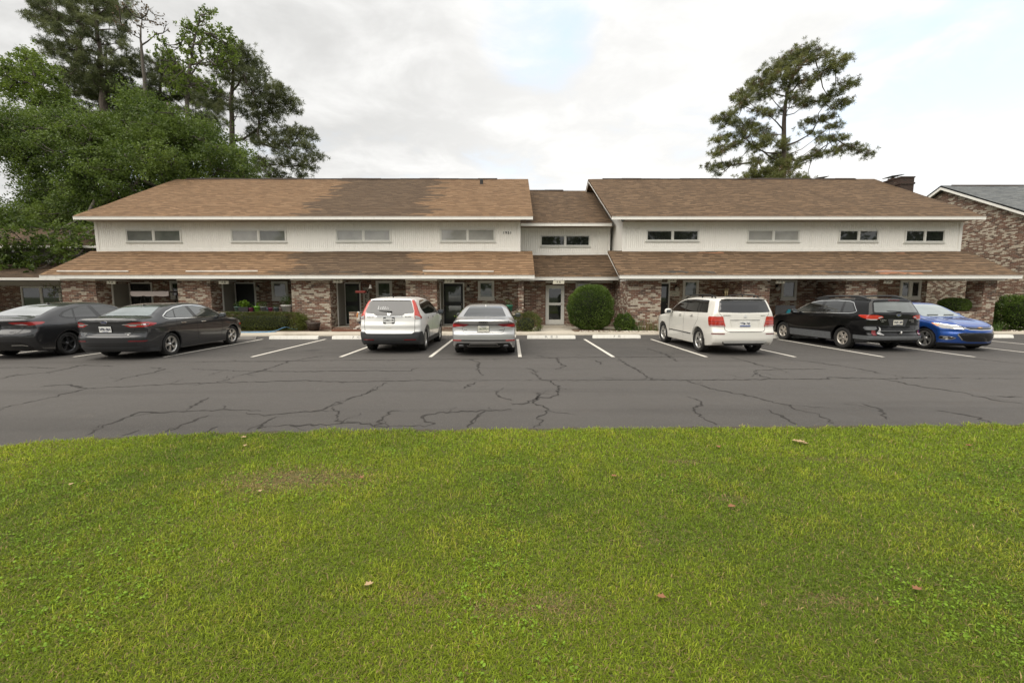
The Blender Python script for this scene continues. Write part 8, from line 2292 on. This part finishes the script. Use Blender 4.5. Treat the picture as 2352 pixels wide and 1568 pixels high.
    for k in range(60):
        x = r.uniform(20.6, 27); y = r.uniform(19.5, 19.9); mb.ball((x, y, .115), (r.uniform(.02, .06), r.uniform(.02, .05), r.uniform(.012, .03)), 6)
    o = mb.build('bed_gravel', st, None); tag(o, 'pale stones scattered along the planting beds', 'stones', kind='stuff')
# ================================================================ sky, sun, camera
def build_light():
    w = bpy.data.worlds.new('World'); SC.world = w; w.use_nodes = True
    t = w.node_tree; N = t.nodes; Lk = t.links
    bg = N['Background']
    sky = N.new('ShaderNodeTexSky'); sky.sky_type = 'NISHITA'; sky.sun_disc = False
    EL, AZ = R(56), R(222)       # sun high, behind the photographer's left shoulder
    sky.sun_elevation = EL; sky.sun_rotation = AZ; sky.air_density = 1.0; sky.dust_density = 1.5; sky.ozone_density = 1.2
    tc = N.new('ShaderNodeTexCoord')
    sep = N.new('ShaderNodeSeparateXYZ'); Lk.new(tc.outputs['Generated'], sep.inputs[0])
    def M(op, a, b=None, clamp=False):
        n = N.new('ShaderNodeMath'); n.operation = op; n.use_clamp = clamp
        for i, v in enumerate((a, b)):
            if v is None: continue
            if isinstance(v, bpy.types.NodeSocket): Lk.new(v, n.inputs[i])
            else: n.inputs[i].default_value = v
        return n.outputs[0]
    # clouds lie on a flat layer overhead: direction divided by height
    h = M('MAXIMUM', M('ADD', sep.outputs[2], .12), .05)
    cx = M('DIVIDE', sep.outputs[0], h); cy = M('DIVIDE', sep.outputs[1], h)
    cb = N.new('ShaderNodeCombineXYZ'); Lk.new(cx, cb.inputs[0]); Lk.new(cy, cb.inputs[1]); cb.inputs[2].default_value = 3.7
    def noise(scale, detail, rough, dist=0.0, vec=None):
        n = N.new('ShaderNodeTexNoise'); Lk.new(vec or cb.outputs[0], n.inputs['Vector'])
        n.inputs['Scale'].default_value = scale; n.inputs['Detail'].default_value = detail; n.inputs['Roughness'].default_value = rough; n.inputs['Distortion'].default_value = dist
        return n.outputs[0]
    def sstep(v, a, b):
        n = N.new('ShaderNodeMapRange'); n.interpolation_type = 'SMOOTHSTEP'; Lk.new(v, n.inputs[0]); n.inputs[1].default_value = a; n.inputs[2].default_value = b
        return n.outputs[0]
    def gap(dx, dy, dz, r0, r1):
        """a hole in the cloud round one direction"""
        l = math.sqrt(dx*dx+dy*dy+dz*dz)
        n = N.new('ShaderNodeVectorMath'); n.operation = 'DOT_PRODUCT'; Lk.new(tc.outputs['Generated'], n.inputs[0]); n.inputs[1].default_value = (dx/l, dy/l, dz/l)
        return sstep(n.outputs['Value'], math.cos(r0), math.cos(r1))
    a = noise(.85, 7, .56, .25); b = noise(2.6, 7, .6, .35); c = noise(.33, 3, .5)
    g1 = gap(*ray(1230, 35), R(9), R(1)); g2 = gap(*ray(2300, 330), R(24), R(4)); g3 = gap(*ray(2340, 20), R(14), R(3))
    cov = M('SUBTRACT', M('ADD', M('MULTIPLY', a, .55), M('ADD', M('MULTIPLY', b, .30), .215)), M('ADD', M('MULTIPLY', g1, .17), M('ADD', M('MULTIPLY', g2, .045), M('MULTIPLY', g3, .07))))
    dens = sstep(cov, .42, .62)
    # brightness of the cloud: greyer bellies towards the left, white where the light comes through
    lx = sstep(sep.outputs[0], -.55, .22)
    lum = M('ADD', M('MULTIPLY', sstep(M('ADD', M('MULTIPLY', b, .5), M('MULTIPLY', c, .5)), .36, .62), .25), M('ADD', .60, M('MULTIPLY', lx, .22)))
    low = sstep(sep.outputs[2], .62, .15)
    lum = M('ADD', lum, M('MULTIPLY', low, .03))
    CL = 7.35
    cc = N.new('ShaderNodeCombineXYZ')
    for i, f in enumerate((1.0, .995, .975)): Lk.new(M('MULTIPLY', lum, CL*f), cc.inputs[i])
    skyb = N.new('ShaderNodeVectorMath'); skyb.operation = 'MULTIPLY_ADD'; Lk.new(sky.outputs[0], skyb.inputs[0]); skyb.inputs[1].default_value = (1.35, 1.25, 1.15); skyb.inputs[2].default_value = (3.6, 3.9, 4.1)
    mx = N.new('ShaderNodeMix'); mx.data_type = 'RGBA'; Lk.new(dens, mx.inputs[0]); Lk.new(skyb.outputs[0], mx.inputs[6]); Lk.new(cc.outputs[0], mx.inputs[7])
    Lk.new(mx.outputs[2], bg.inputs[0]); bg.inputs[1].default_value = .10
    s = bpy.data.lights.new('sun', 'SUN'); s.energy = 2.5; s.angle = R(76); s.color = (1, .94, .84)
    o = bpy.data.objects.new('sun', s); COL.objects.link(o)
    # sun_rotation turns clockwise from +Y seen from above
    d = Vector((math.sin(AZ)*math.cos(EL), math.cos(AZ)*math.cos(EL), math.sin(EL)))
    o.rotation_euler = (-d).to_track_quat('-Z', 'Y').to_euler(); o.location = d*60
    cam = bpy.data.cameras.new('camera'); co = bpy.data.objects.new('camera', cam); COL.objects.link(co); SC.camera = co
    co.location = (0, 0, CAM_H); co.rotation_euler = (R(90)-PITCH, 0, 0)
    cam.sensor_width = 36; cam.lens = F_PX*36/2352; cam.clip_start = .1; cam.clip_end = 2000
    v = SC.view_settings; v.view_transform = 'Standard'; v.look = 'None'; v.exposure = .62; v.gamma = 1.0; v.use_curve_mapping = False
    SC.display_settings.display_device = 'sRGB'
    SC.cycles.use_denoising = True
    w.cycles.sampling_method = 'MANUAL'; w.cycles.sample_map_resolution = 2048
    SC.cycles.max_bounces = 8; SC.cycles.diffuse_bounces = 3; SC.cycles.glossy_bounces = 3; SC.cycles.transparent_max_bounces = 4
build_houses()
build_ground()
build_lawn()
build_trees()
build_shrubs()
build_cars()
build_small()
build_light()
